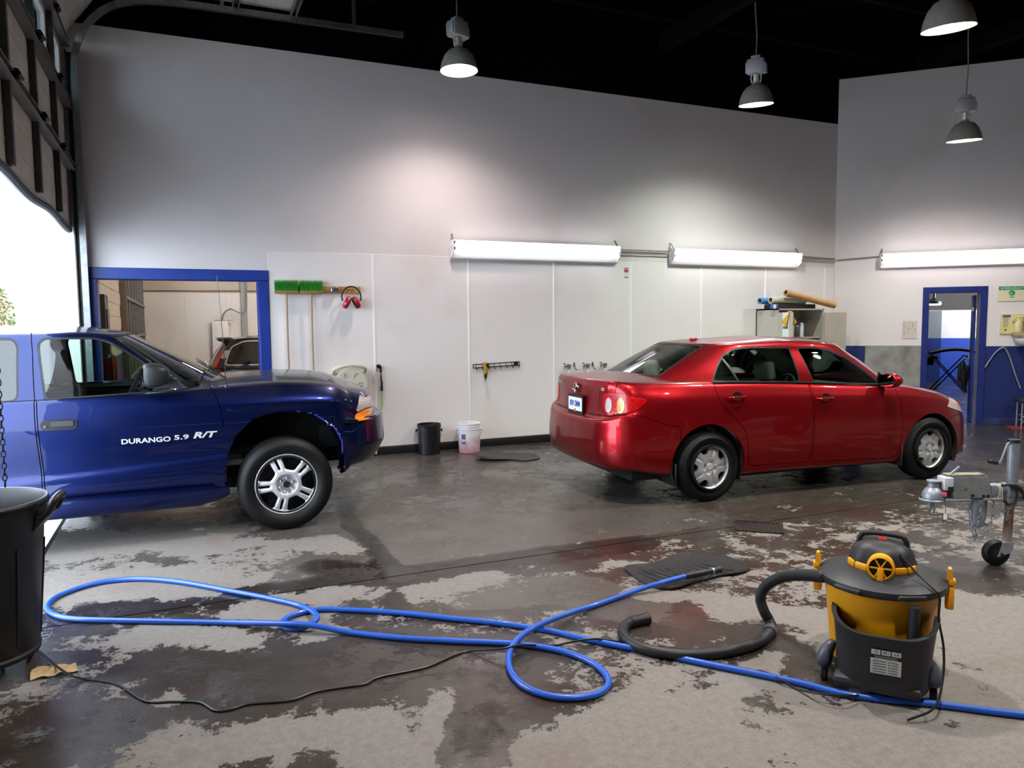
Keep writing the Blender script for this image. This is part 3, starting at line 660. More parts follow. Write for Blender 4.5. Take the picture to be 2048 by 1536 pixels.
class Patch:
    # a smooth piece of sheet: vertices, surface normals, faces and named scalars per vertex
    def __init__(s, V, N, F, A, cut=None):
        s.V = V; s.N = N; s.F = F; s.A = A; s.cut = np.zeros(len(V), bool) if cut is None else cut
    @staticmethod
    def grid(P, attrs, flip=False):
        a, b = P.shape[:2]
        du = np.gradient(P, axis=0); dv = np.gradient(P, axis=1); N = np.cross(du, dv)
        ln = np.linalg.norm(N, axis=2, keepdims=True); bad = ln[..., 0] < 1e-9; N = N / np.maximum(ln, 1e-12)
        if bad.any():
            for i, j in zip(*np.where(bad)):
                for di, dj in ((0, -1), (-1, 0), (-1, -1), (0, 1), (1, 0), (0, -2), (-2, 0), (0, -3), (-3, 0)):
                    ii, jj = i + di, j + dj
                    if 0 <= ii < a and 0 <= jj < b and not bad[ii, jj]: N[i, j] = N[ii, jj]; break
        idx = np.arange(a * b).reshape(a, b)
        F = np.stack([idx[:-1, :-1], idx[1:, :-1], idx[1:, 1:], idx[:-1, 1:]], -1).reshape(-1, 4)
        if flip: N = -N; F = F[:, ::-1]
        A = {k: np.broadcast_to(v, (a, b)).reshape(-1).astype(float) for k, v in attrs.items()}
        return Patch(P.reshape(-1, 3).copy(), N.reshape(-1, 3).copy(), [tuple(f) for f in F.tolist()], A)
    def __getitem__(s, k):
        if k in 'xyz': return s.V[:, 'xyz'.index(k)]
        return s.A[k]
    def clip(s, f):
        # keep the part where the field f is negative
        keep = (f <= 0)
        if keep.all(): return s
        kl = keep.tolist(); fl = f.tolist(); mp = {}; ov = []; new = []; cache = {}; F = []
        def old(i):
            r = mp.get(i)
            if r is None: r = mp[i] = ('o', len(ov)); ov.append(i)
            return r
        def cross(i, j):
            k = (i, j) if i < j else (j, i); r = cache.get(k)
            if r is None:
                t = fl[k[0]] / (fl[k[0]] - fl[k[1]]); r = cache[k] = ('n', len(new)); new.append((k[0], k[1], t))
            return r
        for fc in s.F:
            c = sum(kl[i] for i in fc)
            if c == len(fc): F.append([old(i) for i in fc])
            elif c:
                g = []; m = len(fc)
                for q in range(m):
                    i, j = fc[q], fc[(q + 1) % m]
                    if kl[i]: g.append(old(i))
                    if kl[i] != kl[j]: g.append(cross(i, j))
                if len(g) >= 3: F.append(g)
        no = len(ov); ov = np.array(ov, int)
        if new:
            nw = np.array([(a, b) for a, b, _ in new], int); t = np.array([c for _, _, c in new])[:, None]
            mixv = lambda X: np.concatenate([X[ov], X[nw[:, 0]] * (1 - t) + X[nw[:, 1]] * t])
            mixs = lambda X: np.concatenate([X[ov], X[nw[:, 0]] * (1 - t[:, 0]) + X[nw[:, 1]] * t[:, 0]])
        else: mixv = mixs = lambda X: X[ov]
        F = [tuple(k[1] + (no if k[0] == 'n' else 0) for k in g) for g in F]
        return Patch(mixv(s.V), mixv(s.N), F, {k: mixs(v) for k, v in s.A.items()}, np.concatenate([s.cut[ov], np.ones(len(new), bool)]))
    def minus(s, f, g=0.0): return s.clip(-(f - g))
    def only(s, f, g=0.0): return s.clip(f + g)
    def offset(s, d): return Patch(s.V + s.N * (d if np.isscalar(d) else d[:, None]), s.N, s.F, s.A, s.cut.copy())
    def mirror(s):
        V = s.V.copy(); V[:, 1] *= -1; N = s.N.copy(); N[:, 1] *= -1
        return Patch(V, N, [f[::-1] for f in s.F], s.A, s.cut.copy())
    def add(s, o):
        n = len(s.V)
        return Patch(np.concatenate([s.V, o.V]), np.concatenate([s.N, o.N]), s.F + [tuple(i + n for i in f) for f in o.F],
                     {k: np.concatenate([s.A[k], o.A[k]]) for k in s.A if k in o.A}, np.concatenate([s.cut, o.cut]))
    def flange(s, depth):
        cnt = {}
        for f in s.F:
            for q in range(len(f)):
                e = (f[q], f[(q + 1) % len(f)]); k = (min(e), max(e)); cnt[k] = None if k in cnt else e
        V = [s.V]; N = [s.N]; F = list(s.F); n = len(s.V); ex = []; en = []
        for e in cnt.values():
            if e is None or not (s.cut[e[0]] and s.cut[e[1]]): continue
            a, b = e; t = s.V[b] - s.V[a]; l = np.linalg.norm(t)
            if l < 1e-7: continue
            nn = np.cross(t / l, s.N[a]); base = n + len(ex)
            ex += [s.V[a], s.V[b], s.V[b] - s.N[b] * depth, s.V[a] - s.N[a] * depth]; en += [nn] * 4
            F.append((base + 1, base, base + 3, base + 2))
        if not ex: return s
        return Patch(np.concatenate([s.V, np.array(ex)]), np.concatenate([s.N, np.array(en)]), F, {}, np.zeros(n + len(ex), bool))
    def obj(s, name, m, parent=None, flange=0.0, label=None):
        p = s.flange(flange) if flange else s
        me = bpy.data.meshes.new(name); me.from_pydata(p.V.tolist(), [], p.F); me.update()
        for q in me.polygons: q.use_smooth = True
        nn = p.N / np.maximum(np.linalg.norm(p.N, axis=1, keepdims=True), 1e-9)
        me.normals_split_custom_set_from_vertices(nn.tolist())
        return obj(name, me, m, parent, label=label)
def wrap_body(plan, prof, zc, ds=.022, dv=.022, spine=(.12, .35, .65, 1.0), sm=2):
    # plan: outline (x, l) from rear centre along one side to front centre; prof: per station [(inset, z)] from sill to top edge
    plan = np.array(plan, float); s = np.concatenate([[0], np.cumsum(np.hypot(*np.diff(plan, axis=0).T))])
    n = int(s[-1] / ds); sd = np.linspace(0, s[-1], n); C = cspline(s, plan, sd)
    tg = np.gradient(C, axis=0); tg /= np.linalg.norm(tg, axis=1, keepdims=True); nr = np.stack([-tg[:, 1], tg[:, 0]], -1)
    nr[0] = (-1, 0); nr[-1] = (1, 0)
    K = len(prof[0]); rows = []
    for k in range(K):
        d = pchip(s, [p[k][0] for p in prof], sd); z = pchip(s, [p[k][1] for p in prof], sd)
        q = C - nr * d[:, None]; q[:, 1] = np.maximum(q[:, 1], 0); rows.append(np.column_stack([q, z]))
    top = rows[-1]; xs = np.clip(top[:, 0], top[0, 0] + .35, top[-1, 0] - .35)      # lines fan together near both ends
    for r in spine:
        q = top.copy(); q[:, 1] *= (1 - r); q[:, 0] += (xs - top[:, 0]) * r; q[:, 2] += (zc(q[:, 0]) - top[:, 2]) * (1 - (1 - r) ** 2); rows.append(q)
    rows = np.array(rows); seg = np.linalg.norm(np.diff(rows, axis=0), axis=2).mean(1); tk = np.concatenate([[0], np.cumsum(seg)])
    td = [0]
    for i in range(len(seg)):
        m = max(2, int(math.ceil(seg[i] / dv))) if i < K - 1 else max(2, int(math.ceil(seg[i] / .045)))
        td += list(np.linspace(tk[i], tk[i + 1], m + 1)[1:])
    P = cspline(tk, rows, np.array(td)).transpose(1, 0, 2)          # (s, v, 3) as x, l, z
    P = smooth_rows(P, sm, 0); P = smooth_rows(P, 1, 1)
    return P, sd, np.array(td), s
def wrap_cabin(base, roof, zb, zr, zc, bulge=.02, n=220, m=26, spine=(.05, .13, .4, .7, 1.0)):
    # base and roof: matching outlines (x, l) rear centre to front centre
    base = np.array(base, float); roof = np.array(roof, float); k = len(base)
    w = .5 * (np.hypot(*np.diff(base, axis=0).T) + np.hypot(*np.diff(roof, axis=0).T)); t = np.concatenate([[0], np.cumsum(w)]); td = np.linspace(0, t[-1], n)
    B = cspline(t, base, td); Q = cspline(t, roof, td); B[:, 1] = np.maximum(B[:, 1], 0); Q[:, 1] = np.maximum(Q[:, 1], 0)
    B[[0, -1], 1] = 0; Q[[0, -1], 1] = 0
    zbd = pchip(t, zb, td); zrd = pchip(t, zr, td)
    tg = np.gradient(B + Q, axis=0); tg /= np.linalg.norm(tg, axis=1, keepdims=True); nr = np.stack([-tg[:, 1], tg[:, 0]], -1); nr[0] = (-1, 0); nr[-1] = (1, 0)
    rows = []
    for v in np.linspace(0, 1, 5):
        q = B * (1 - v) + Q * v + nr * (bulge * 4 * v * (1 - v)); q[:, 1] = np.maximum(q[:, 1], 0); q[[0, -1], 1] = 0
        rows.append(np.column_stack([q, zbd * (1 - v) + zrd * v]))
    top = rows[-1]; xs = np.clip(top[:, 0], top[0, 0] + .30, top[-1, 0] - .30)
    for r in spine:
        q = top.copy(); q[:, 1] *= (1 - r); q[:, 0] += (xs - top[:, 0]) * r; q[:, 2] += (zc(q[:, 0]) - top[:, 2]) * (1 - (1 - r) ** 2.2); rows.append(q)
    rows = np.array(rows); tk = np.array([0, .25, .5, .75, 1.0] + [1 + .9 * r for r in spine])
    td2 = np.concatenate([np.linspace(0, 1, m), np.linspace(1, 1.9, 16)[1:]])
    P = cspline(tk, rows, td2).transpose(1, 0, 2); P = smooth_rows(P, 2, 0)
    return P, td / t[-1], td2
def car_patch(P, attrs):
    Q = P.copy(); Q[..., 1] = -P[..., 1]                        # one side of the car lies towards local -y
    p = Patch.grid(Q, dict(attrs, l=P[..., 1]))
    c = Q.reshape(-1, 3).copy(); c[:, 1] *= .5
    out = (p.V - np.array([0, 0, .7])); out[:, 0] *= .25
    if np.sum(np.einsum('ij,ij->i', p.N, out) > 0) < len(out) / 2: p.N = -p.N; p.F = [f[::-1] for f in p.F]
    c0 = p['l'] < 1e-4; p.N[c0, 1] = 0; p.N[c0] /= np.maximum(np.linalg.norm(p.N[c0], axis=1, keepdims=True), 1e-9)
    return p
def both(p, name, m, parent, flange=.012, label=None):
    a = p.obj(name, m, parent, flange, label); b = p.mirror().obj(name, m, parent, flange, label); return a, b
def joined(p): return p.add(p.mirror())

# ---------------------------------------------------------------- wheels (axis along local y, outer face towards -y)
def tyre(R0, rim, w, parent, m=None):
    bm = new_bm(); h = w / 2
    prof = [(rim - .01, -h * .80), (rim + .004, -h * .92), (rim + .03, -h * 1.0), ((rim + R0) / 2, -h * 1.06), (R0 - .045, -h * 1.0), (R0 - .018, -h * .90), (R0 - .006, -h * .76)]
    g = [-.62, -.30, 0.02, .33]
    for c in g: prof += [(R0 - .002, (c - .10) * h), (R0, (c - .04) * h), (R0 - .009, (c) * h), (R0 - .009, (c + .05) * h), (R0, (c + .09) * h)]
    prof += [(R0 - .006, h * .76), (R0 - .018, h * .90), (R0 - .045, h), ((rim + R0) / 2, h * 1.05), (rim + .03, h), (rim - .01, h * .8)]
    lathe(bm, prof, 72, RX(90) @ Matrix.Scale(-1, 4, (0, 0, 1)))
    return obj('tyre', bm, m or mat('tyre_rubber', '161616', .55, bump=.25, bscale=140, vary=.3, scale=9), parent, sharp=50)
def wheel_face(name, Rr, cutf, height, m, parent, r0=.002, nr=46, na=300, flange=.035):
    r = np.linspace(r0, Rr, nr); a = np.linspace(0, 2 * np.pi, na + 1)
    rr, aa = np.meshgrid(r, a, indexing='ij'); Z = height(rr, aa)
    P = np.stack([rr * np.cos(aa), -Z, rr * np.sin(aa)], -1)
    p = Patch.grid(P, dict(r=rr, a=aa))
    if p.N[:, 1].mean() > 0: p.N = -p.N; p.F = [f[::-1] for f in p.F]
    if cutf is not None: p = p.minus(cutf(p['r'], p['a']))
    return p.obj(name, m, parent, flange)
def smax(*a, k=.006):
    x = a[0]
    for b in a[1:]: x = np.maximum(x, b) + np.maximum(k - np.abs(x - b), 0) ** 2 / (4 * k)
    return x
# ================================================================ red sedan
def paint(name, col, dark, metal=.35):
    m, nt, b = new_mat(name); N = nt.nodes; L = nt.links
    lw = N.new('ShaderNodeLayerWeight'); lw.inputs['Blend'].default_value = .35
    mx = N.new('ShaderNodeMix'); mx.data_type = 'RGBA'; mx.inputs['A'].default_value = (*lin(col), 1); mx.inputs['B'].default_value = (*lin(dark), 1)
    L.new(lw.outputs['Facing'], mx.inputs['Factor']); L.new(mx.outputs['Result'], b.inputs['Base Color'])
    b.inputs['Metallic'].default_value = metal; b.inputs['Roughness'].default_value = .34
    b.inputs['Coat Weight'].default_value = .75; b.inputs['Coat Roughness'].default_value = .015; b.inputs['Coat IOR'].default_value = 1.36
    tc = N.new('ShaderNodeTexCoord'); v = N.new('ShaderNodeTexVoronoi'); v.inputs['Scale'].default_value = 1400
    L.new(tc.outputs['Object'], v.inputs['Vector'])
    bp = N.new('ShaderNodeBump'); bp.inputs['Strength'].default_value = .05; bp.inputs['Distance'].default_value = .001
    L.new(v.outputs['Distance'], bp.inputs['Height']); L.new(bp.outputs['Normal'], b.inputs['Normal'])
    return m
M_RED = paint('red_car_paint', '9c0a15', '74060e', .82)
M_TRIM = mat('black_trim_plastic', '141416', .45, bump=.1, bscale=300)
M_LINER = mat('dark_inner_panel', '0b0b0c', .9)
M_GLASS = glass_mat('car_glass', 'dcebe2', transp=.94)
M_DGLASS = glass_mat('privacy_glass', '59605c', transp=.42)
M_CHROME = mat('chrome', 'e0e0e2', .08, 1)
M_ALU = mat('wheel_alloy', 'd2d4d8', .36, .55, vary=.1, scale=30)
M_HUB = mat('hubcap_silver_plastic', 'cfd0d2', .42, .4, coat=.2)
M_SEAT = mat('grey_seat_fabric', 'b4b4ac', .9, bump=.2, bscale=300)
M_DASH = mat('dark_dashboard', '3a3c3d', .7, bump=.15, bscale=400)
M_REDL = mat('red_lamp_lens', 'a80008', .2, spec=.4, coat=.35, bump=.35, bscale=70)
M_AMBER = mat('amber_lamp_lens', 'f08a10', .12, coat=1, bump=.4, bscale=120)
M_CLEAR = mat('clear_lamp_lens', 'b9aeab', .2, .2, coat=.5, bump=.5, bscale=120)
M_TYRE = mat('tyre_rubber', '0d0d0d', .5, spec=.3, bump=.25, bscale=140, vary=.3, scale=9)
M_PLATE = mat('plate_white', 'e4e8ee', .4, vary=.06)
M_DARKM = mat('brake_dark_metal', '2a2a2c', .5, .7)

def seat(parent, x, y, m, rear=False):
    s = obj_empty('seat', parent, (x, y, 0))
    bm = new_bm(); box(bm, (0, 0, .46), (.50, .50, .16), .06, seg=3); obj('cushion', bm, m, s)
    bm = new_bm(); box(bm, (0, 0, 0), (.13, .48, .56), .055, T(-.26, 0, .76) @ RY(-14), seg=3); obj('backrest', bm, m, s)
    bm = new_bm(); box(bm, (0, 0, 0), (.10, .26, .19), .045, T(-.345, 0, 1.13) @ RY(-10), seg=3)
    for k in (-.06, .06): cyl(bm, (-.335, k, 1.02), .006, .08, 8)
    obj('headrest', bm, m, s)
    return s
def obj_empty(name, parent, loc):
    o = bpy.data.objects.new(name, None); COL.objects.link(o); o.parent = parent; o.location = loc; o.empty_display_size = .05; return o
def steering_wheel(parent, x, y, z):
    bm = new_bm(); lathe(bm, [(.17 + .014 * math.cos(a), .014 * math.sin(a)) for a in [i * math.pi / 4 for i in range(9)]], 28, T(x, y, z) @ RY(-65))
    for a in (0, 120, 240): box(bm, (.085, 0, 0), (.16, .03, .015), .005, T(x, y, z) @ RY(-65) @ RZ(a))
    cyl(bm, (0, 0, 0), .06, .05, 16, m=T(x, y, z) @ RY(-65)); tube(bm, [(x, y, z), (x + .25, y, z - .12)], .03, 8)
    obj('steering_wheel', bm, M_DASH, parent)
def handle_bar(parent, x, y, z, m, l=.19):
    bm = new_bm()
    tube(bm, catmull([(x - l / 2, y + .006, z), (x - l / 2 + .02, y - .022, z + .002), (x, y - .032, z + .003), (x + l / 2 - .02, y - .022, z), (x + l / 2, y + .006, z - .002)], 5), [.011] * 21, 8)
    obj('door_handle', bm, m, parent)

def lug_nuts(parent, n, r, rad, y, a0=90):
    me = None
    for i in range(n):
        a = R(a0 + 360 / n * i)
        if me is None:
            bm = new_bm(); cyl(bm, (0, 0, 0), rad, .022, 6, axis='Y', bev=.003); me = mesh_of(bm, 'lug_nut')
        obj('lug_nut', me, M_CHROME, parent, loc=(r * math.cos(a), y, r * math.sin(a)))
def make_sedan():
    car = thing('red_sedan', 'glossy red four-door sedan parked facing the blue doorway', 'car', (5.6498, 6.1195, 0), R(-4.1038))
    plan = [(-2.30, 0), (-2.28, .40), (-2.235, .63), (-2.11, .785), (-1.78, .852), (-1.3, .876), (-.5, .88), (.3, .88), (.9, .875), (1.33, .865), (1.72, .812), (1.98, .68), (2.13, .45), (2.20, .2), (2.22, 0)]
    rear = lambda z5, z7, z8, e=0: [(.16, .30), (.035, .33), (.0, .42), (-.008, .54), (.0, .66), (.018, z5), (.07 - e, z5 + .022), (.088 - e * .5, z7), (.118, z8)]
    side = lambda z0, z5, z6, z7, z8, f=0: [(.13, z0), (.04 - f, z0 + .03), (.022 - f, z0 + .13), (.006 - f, .48), (0 - f * .6, .64), (.004, z5), (.018, z6), (.045, z7), (.088, z8)]
    fr = lambda z0, z5, z6, z7, z8, i: [(.14, z0), (.03, z0 + .03), (0, z0 + .12), (0, .40), (.004, .50), (.014, z5), (.04, z6), (.085, z7), (i, z8)]
    prof = [rear(.745, 1.058, 1.10), rear(.75, 1.058, 1.10), rear(.77, 1.05, 1.098), rear(.805, 1.02, 1.085, .03),
            [(.12, .26), (.03, .29), (.002, .40), (-.004, .55), (.002, .68), (.012, .80), (.02, .89), (.05, 1.0), (.10, 1.078)],
            side(.20, .80, .90, .99, 1.068, .012), side(.20, .79, .885, .965, 1.045), side(.19, .77, .86, .93, 1.002), side(.185, .75, .83, .90, .965),
            [(.13, .18), (.03, .21), (0, .31), (-.01, .46), (-.006, .60), (.008, .70), (.03, .79), (.07, .858), (.14, .915)],
            fr(.17, .64, .72, .79, .845, .16), fr(.17, .61, .68, .745, .795, .17), fr(.17, .58, .645, .70, .75, .15), fr(.17, .57, .635, .69, .737, .14), fr(.17, .57, .635, .69, .735, .14)]
    zcx = [-2.3, -2.165, -2.1, -1.9, -1.65, 0, 1.0, 1.3, 1.7, 1.95, 2.06, 2.08, 2.3]; zcy = [1.10, 1.10, 1.118, 1.13, 1.145, 1.1, 1.02, .985, .90, .82, .76, .735, .735]
    P, sd, td, sk = wrap_body(plan, prof, lambda x: np.interp(x, zcx, zcy))
    S = np.broadcast_to(sd[:, None], P.shape[:2])
    near = car_patch(P, dict(s=S))
    base = [(-1.80, 0), (-1.76, .34), (-1.62, .58), (-1.30, .72), (-.8, .775), (-.3, .788), (.2, .788), (.62, .768), (.98, .68), (1.16, .48), (1.25, .25), (1.28, 0)]
    roof = [(-1.10, 0), (-1.09, .26), (-1.03, .45), (-.90, .545), (-.62, .585), (-.3, .60), (.0, .595), (.2, .57), (.36, .50), (.45, .36), (.50, .18), (.51, 0)]
    zb = [1.11, 1.11, 1.09, 1.06, 1.05, 1.03, 1.0, .965, .94, .97, .99, .99]; zr = [1.415, 1.415, 1.41, 1.41, 1.415, 1.42, 1.415, 1.405, 1.395, 1.40, 1.405, 1.405]
    zrx = [-1.2, -1.10, -.9, -.3, .2, .5, .6]; zry = [1.415, 1.415, 1.44, 1.468, 1.452, 1.405, 1.40]
    G, ug, vg = wrap_cabin(base, roof, zb, zr, lambda x: np.interp(x, zrx, zry), .022)
    cab = car_patch(G, dict(u=np.broadcast_to(ug[:, None], G.shape[:2]), v=np.broadcast_to(vg[None, :], G.shape[:2])))
    x, z, l = near['x'], near['z'], near['l']
    # wheel arches and the opening under the cabin
    arch = lambda p: np.minimum(np.hypot((p['x'] + 1.325), p['z'] - .33) - .378, np.hypot(p['x'] - 1.32, p['z'] - .315) - .362)
    body = near.minus(arch(near))
    bp = np.array(base + [(a, -b) for a, b in base[::-1][1:-1]])
    foot = lambda p: np.maximum(sdf(p['x'], p['l'], bp) + .035, .90 - p['z'])
    body = body.minus(foot(body))
    liner = body.offset(-.02)
    g = .0028
    fd = round_poly([(-.175, 1.2), (-.175, .42), (-.19, .285), (.86, .255), (.925, .45), (.895, .78), (.875, .90), (.80, 1.2)], .05)
    rd = round_poly([(-1.25, 1.3), (-1.235, .97), (-1.18, .86), (-1.06, .745), (-.955, .64), (-.915, .50), (-.90, .30), (-.205, .285), (-.19, .42), (-.19, 1.3)], .045)
    doors = []
    for nm, poly in (('front_door', fd), ('rear_door', rd)):
        f = lambda p, poly=poly: sdf(p['x'], p['z'], poly)
        d = body.only(f(body), g); doors.append(both(d, nm, M_RED, car)); body = body.minus(f(body), g)
    # hood, trunk lid, bumpers, lamps
    hoodL = lambda xx: np.interp(xx, [.9, 1.3, 1.7, 1.95, 2.1, 2.3], [.70, .68, .60, .48, .34, .2])
    fh = lambda p: np.maximum.reduce([p['l'] - hoodL(p['x']), .98 - p['x'], p['x'] - (2.10 - .28 * p['l'] ** 2), .60 - p['z']])
    joined(body.only(fh(body), g)).obj('hood', M_RED, car, .012); body = body.minus(fh(body), g)
    ft = lambda p: np.maximum.reduce([p['l'] - .635, p['x'] + 1.60, .79 - p['z']])
    lid = body.only(ft(body), g); body = body.minus(ft(body), g)
    tl = round_poly([(.505, .985), (.62, 1.0), (.80, .995), (1.04, .955), (1.035, .925), (.95, .865), (.80, .822), (.56, .815), (.50, .85)], .03)
    ftl = lambda p: sdf(p['s'], p['z'], tl)
    lamp = near.minus(foot(near)).only(ftl(near.minus(foot(near))))
    lid = lid.minus(ftl(lid), g); body = body.minus(ftl(body), g)
    lido = joined(lid).obj('trunk_lid', M_RED, car, .012)
    ll = lamp.offset(.004)
    for side, pp in ((0, ll), (1, ll.mirror())):
        lo = pp.obj('tail_light', M_REDL, car, .014)
        for nm, c, a, b, mm in (('reversing_lens', (.605, .885), .052, .068, M_CLEAR), ('indicator_lens', (.765, .89), .045, .072, M_AMBER)):
            q = pp.only(np.hypot((pp['s'] - c[0]) / a, (pp['z'] - c[1]) / b) * .05 - .05).offset(.004); q.obj(nm, mm, lo, .006)
    zbr = lambda p: np.interp(p['s'], [0, .4, .64, .85, 1.0, 1.2, 1.5], [.775, .78, .80, .82, .80, .72, .66])
    frb = lambda p: np.maximum(p['z'] - zbr(p), p['x'] + 1.62)
    joined(body.only(frb(body), g)).obj('rear_bumper', M_RED, car, .012); body = body.minus(frb(body), g)
    smx = float(near['s'].max())
    hl = round_poly([(1.56, .725), (1.72, .80), (1.86, .80), (1.98, .76), (2.05, .70), (2.03, .64), (1.90, .645), (1.70, .69)], .04)
    fhl = lambda p: np.where(p['x'] > 1.3, sdf(p['x'] + .25 * np.maximum(0, .80 - p['l']), p['z'], hl), 1.0)
    for side in (0, 1):
        q = body.only(fhl(body)).offset(.003); q = q if side == 0 else q.mirror()
        ho = q.obj('headlight', M_CLEAR, car, .014)
        w = q.only(np.hypot((q['x'] - 1.83) / .045, (q['z'] - .745) / .035) * .04 - .04).offset(.004); w.obj('indicator_lens', M_AMBER, ho, .004)
    body = body.minus(fhl(body), g)
    zfb = lambda p: np.interp(p['x'], [1.5, 1.7, 1.9, 2.3], [.60, .635, .63, .60])
    ffb = lambda p: np.maximum(p['z'] - zfb(p), 1.60 - p['x'])
    joined(body.only(ffb(body), g)).obj('front_bumper', M_RED, car, .012); body = body.minus(ffb(body), g)
    joined(body).obj('body_shell', M_RED, car, .02)
    joined(liner).obj('inner_shell', M_LINER, car)
    # cabin: windows, pillars, roof
    cab0 = cab
    fw = round_poly([(-.115, 1.015), (-.205, 1.365), (.02, 1.362), (.20, 1.335), (.40, 1.255), (.62, 1.10), (.80, .955)], .03)
    rw_ = round_poly([(-1.215, 1.075), (-1.14, 1.19), (-1.03, 1.305), (-.90, 1.365), (-.72, 1.378), (-.285, 1.370), (-.262, 1.03)], .03)
    side_in = lambda p: np.where(p['v'] < 1.06, 0, 1) + 0.0
    fs = [lambda p, q=q: np.where(p['v'] < 1.3, sdf(p['x'], p['z'], q), 1.0) for q in (fw, rw_)]
    t = np.concatenate([[0], np.cumsum(.5 * (np.hypot(*np.diff(np.array(base), axis=0).T) + np.hypot(*np.diff(np.array(roof), axis=0).T)))]); us = t / t[-1]
    uA = us[8] + .35 * (us[9] - us[8]); uC = us[2] - .25 * (us[2] - us[1])
    fws = lambda p: smax((uA + .03 * (.5 - p['v']) - p['u']) * t[-1], (p['v'] - .95) * .6, (.02 - p['v']) * .6)
    frw = lambda p: smax((p['u'] - uC) * t[-1], (p['v'] - .93) * .6, (.06 - p['v']) * .6)
    shell = cab
    for f in fs + [fws, frw]: shell = shell.minus(f(shell))
    froof = lambda p: np.where(p['v'] < 1.08, 1.0, -1.0)
    joined(shell).obj('roof_and_pillars', M_RED, car, .02)
    inn = shell.offset(-.022); joined(inn).obj('headliner', M_SEAT, car)
    fw_o, rw_o = fs
    for nm, f, gm in (('front_window', fw_o, M_GLASS), ('rear_door_window', rw_o, M_GLASS)):
        gl = cab0.only(f(cab0)).offset(-.006)
        for pp in (gl, gl.mirror()):
            o = pp.obj(nm, gm, car)
        ed = cab0.only(f(cab0)); ed = ed.minus(f(ed), -.013).offset(-.002)
        both(ed, 'window_seal', M_TRIM, car, .006)
    # divider of the rear door glass
    dv = cab0.only(fs[1](cab0)); k = (dv['x'] + 1.045) - (1.29 - dv['z']) * (.10 / .22); dv = dv.clip(k - .012); k = (dv['x'] + 1.045) - (1.29 - dv['z']) * (.10 / .22); dv = dv.clip(-k - .012).offset(-.001); both(dv, 'window_divider', M_TRIM, car, .006)
    for nm, f in (('windshield', fws), ('rear_window', frw)):
        gl = cab0.only(f(cab0)); ed = gl.minus(f(gl), -.022)
        joined(gl.offset(-.004)).obj(nm, M_GLASS, car); joined(ed.offset(-.002)).obj(nm + '_seal', M_TRIM, car, .006)
    # belt moulding
    for s in (1, -1):
        bm = new_bm()
        tube(bm, [(xx, -s * (.797 if xx < .5 else .797 - .03 * (xx - .5)), np.interp(xx, [-1.3, -.5, .3, .85], [1.068, 1.045, 1.003, .968]) + .004) for xx in np.linspace(-1.24, .80, 24)], .008, 6)
        obj('belt_moulding', bm, M_TRIM, car)
    # handles, mirrors
    for d, xx, zz in ((doors[1], -1.04, .935), (doors[0], -.05, .885)):
        handle_bar(d[0], xx, -.872, zz, M_RED)
        bm = new_bm(); lathe(bm, [(0, .0), (.035, .001), (.045, .004)], 20, T(xx, -.874, zz + .012) @ RX(90) @ Matrix.Diagonal((1.2, .8, 1, 1))); obj('handle_recess', bm, M_LINER, d[0])
        bm2 = new_bm(); o = d[0].children[0].copy(); COL.objects.link(o); o.parent = d[1]; o.scale = (1, -1, 1); bm2.free()
    for s in (1, -1):
        mi = obj_empty('door_mirror', car, (.70, -s * .90, 1.03))
        bm = new_bm(); vs = bmesh.ops.create_uvsphere(bm, u_segments=20, v_segments=12, radius=1)['verts']
        for v in vs:
            v.co = Vector((max(v.co.x, -.45) * .10, v.co.y * .115, v.co.z * .075)); v.co.x += .02 * abs(v.co.y / .115)
        obj('mirror_housing', bm, M_RED, mi)
        bm = new_bm(); prism(bm, rrect(.19, .115, .04), -.004, .004, T(-.047, 0, 0) @ RZ(0) @ RY(90) @ RZ(90)); obj('mirror_glass', bm, mat('mirror_glass', 'b8c4c6', .03, 1), mi)
        bm = new_bm(); box(bm, (.0, s * .10, -.045), (.07, .10, .035), .012); prism(bm, [(-.04, -.075), (.16, -.08), (.0, .075)], -.008, .008, T(0, s * .135, 0) @ RX(90)); obj('mirror_foot', bm, M_TRIM, mi)
    # wheels
    def hub_cut(r, a):
        k = 2 * math.pi / 5; ph = (a - math.pi / 2 + k / 2 + 10 * k) % k - k / 2; t_ = r * np.sin(np.abs(k / 2 - np.abs(ph)))   # distance from the gap's middle line
        mid = np.abs(np.abs(ph) - k / 2); tt = r * np.sin(mid)
        return smax(tt - (.020 + (r - .125) * .62), .122 - r, r - .186, k=.02)
    def hub_h(r, a):
        k = 2 * math.pi / 5; ph = (a - math.pi / 2 + k / 2 + 10 * k) % k - k / 2; tt = r * np.sin(np.abs(ph))
        h = .022 * np.exp(-((r - .205) / .012) ** 2) + .012 - .03 * np.clip((r - .06) / .14, 0, 1) ** 2
        h = h - .010 * np.exp(-(tt / .012) ** 2) * np.clip((r - .07) / .05, 0, 1) * np.clip((.20 - r) / .02, 0, 1)
        h = h - .006 * np.clip((.072 - r) / .012, 0, 1) + .006 * np.clip((.035 - r) / .008, 0, 1) - .012 * np.clip((r - .208) / .008, 0, 1)
        return h - .012 * np.clip(hub_cut(r, a) * -1 / .01 + 1, 0, 1) * 0
    proto = None
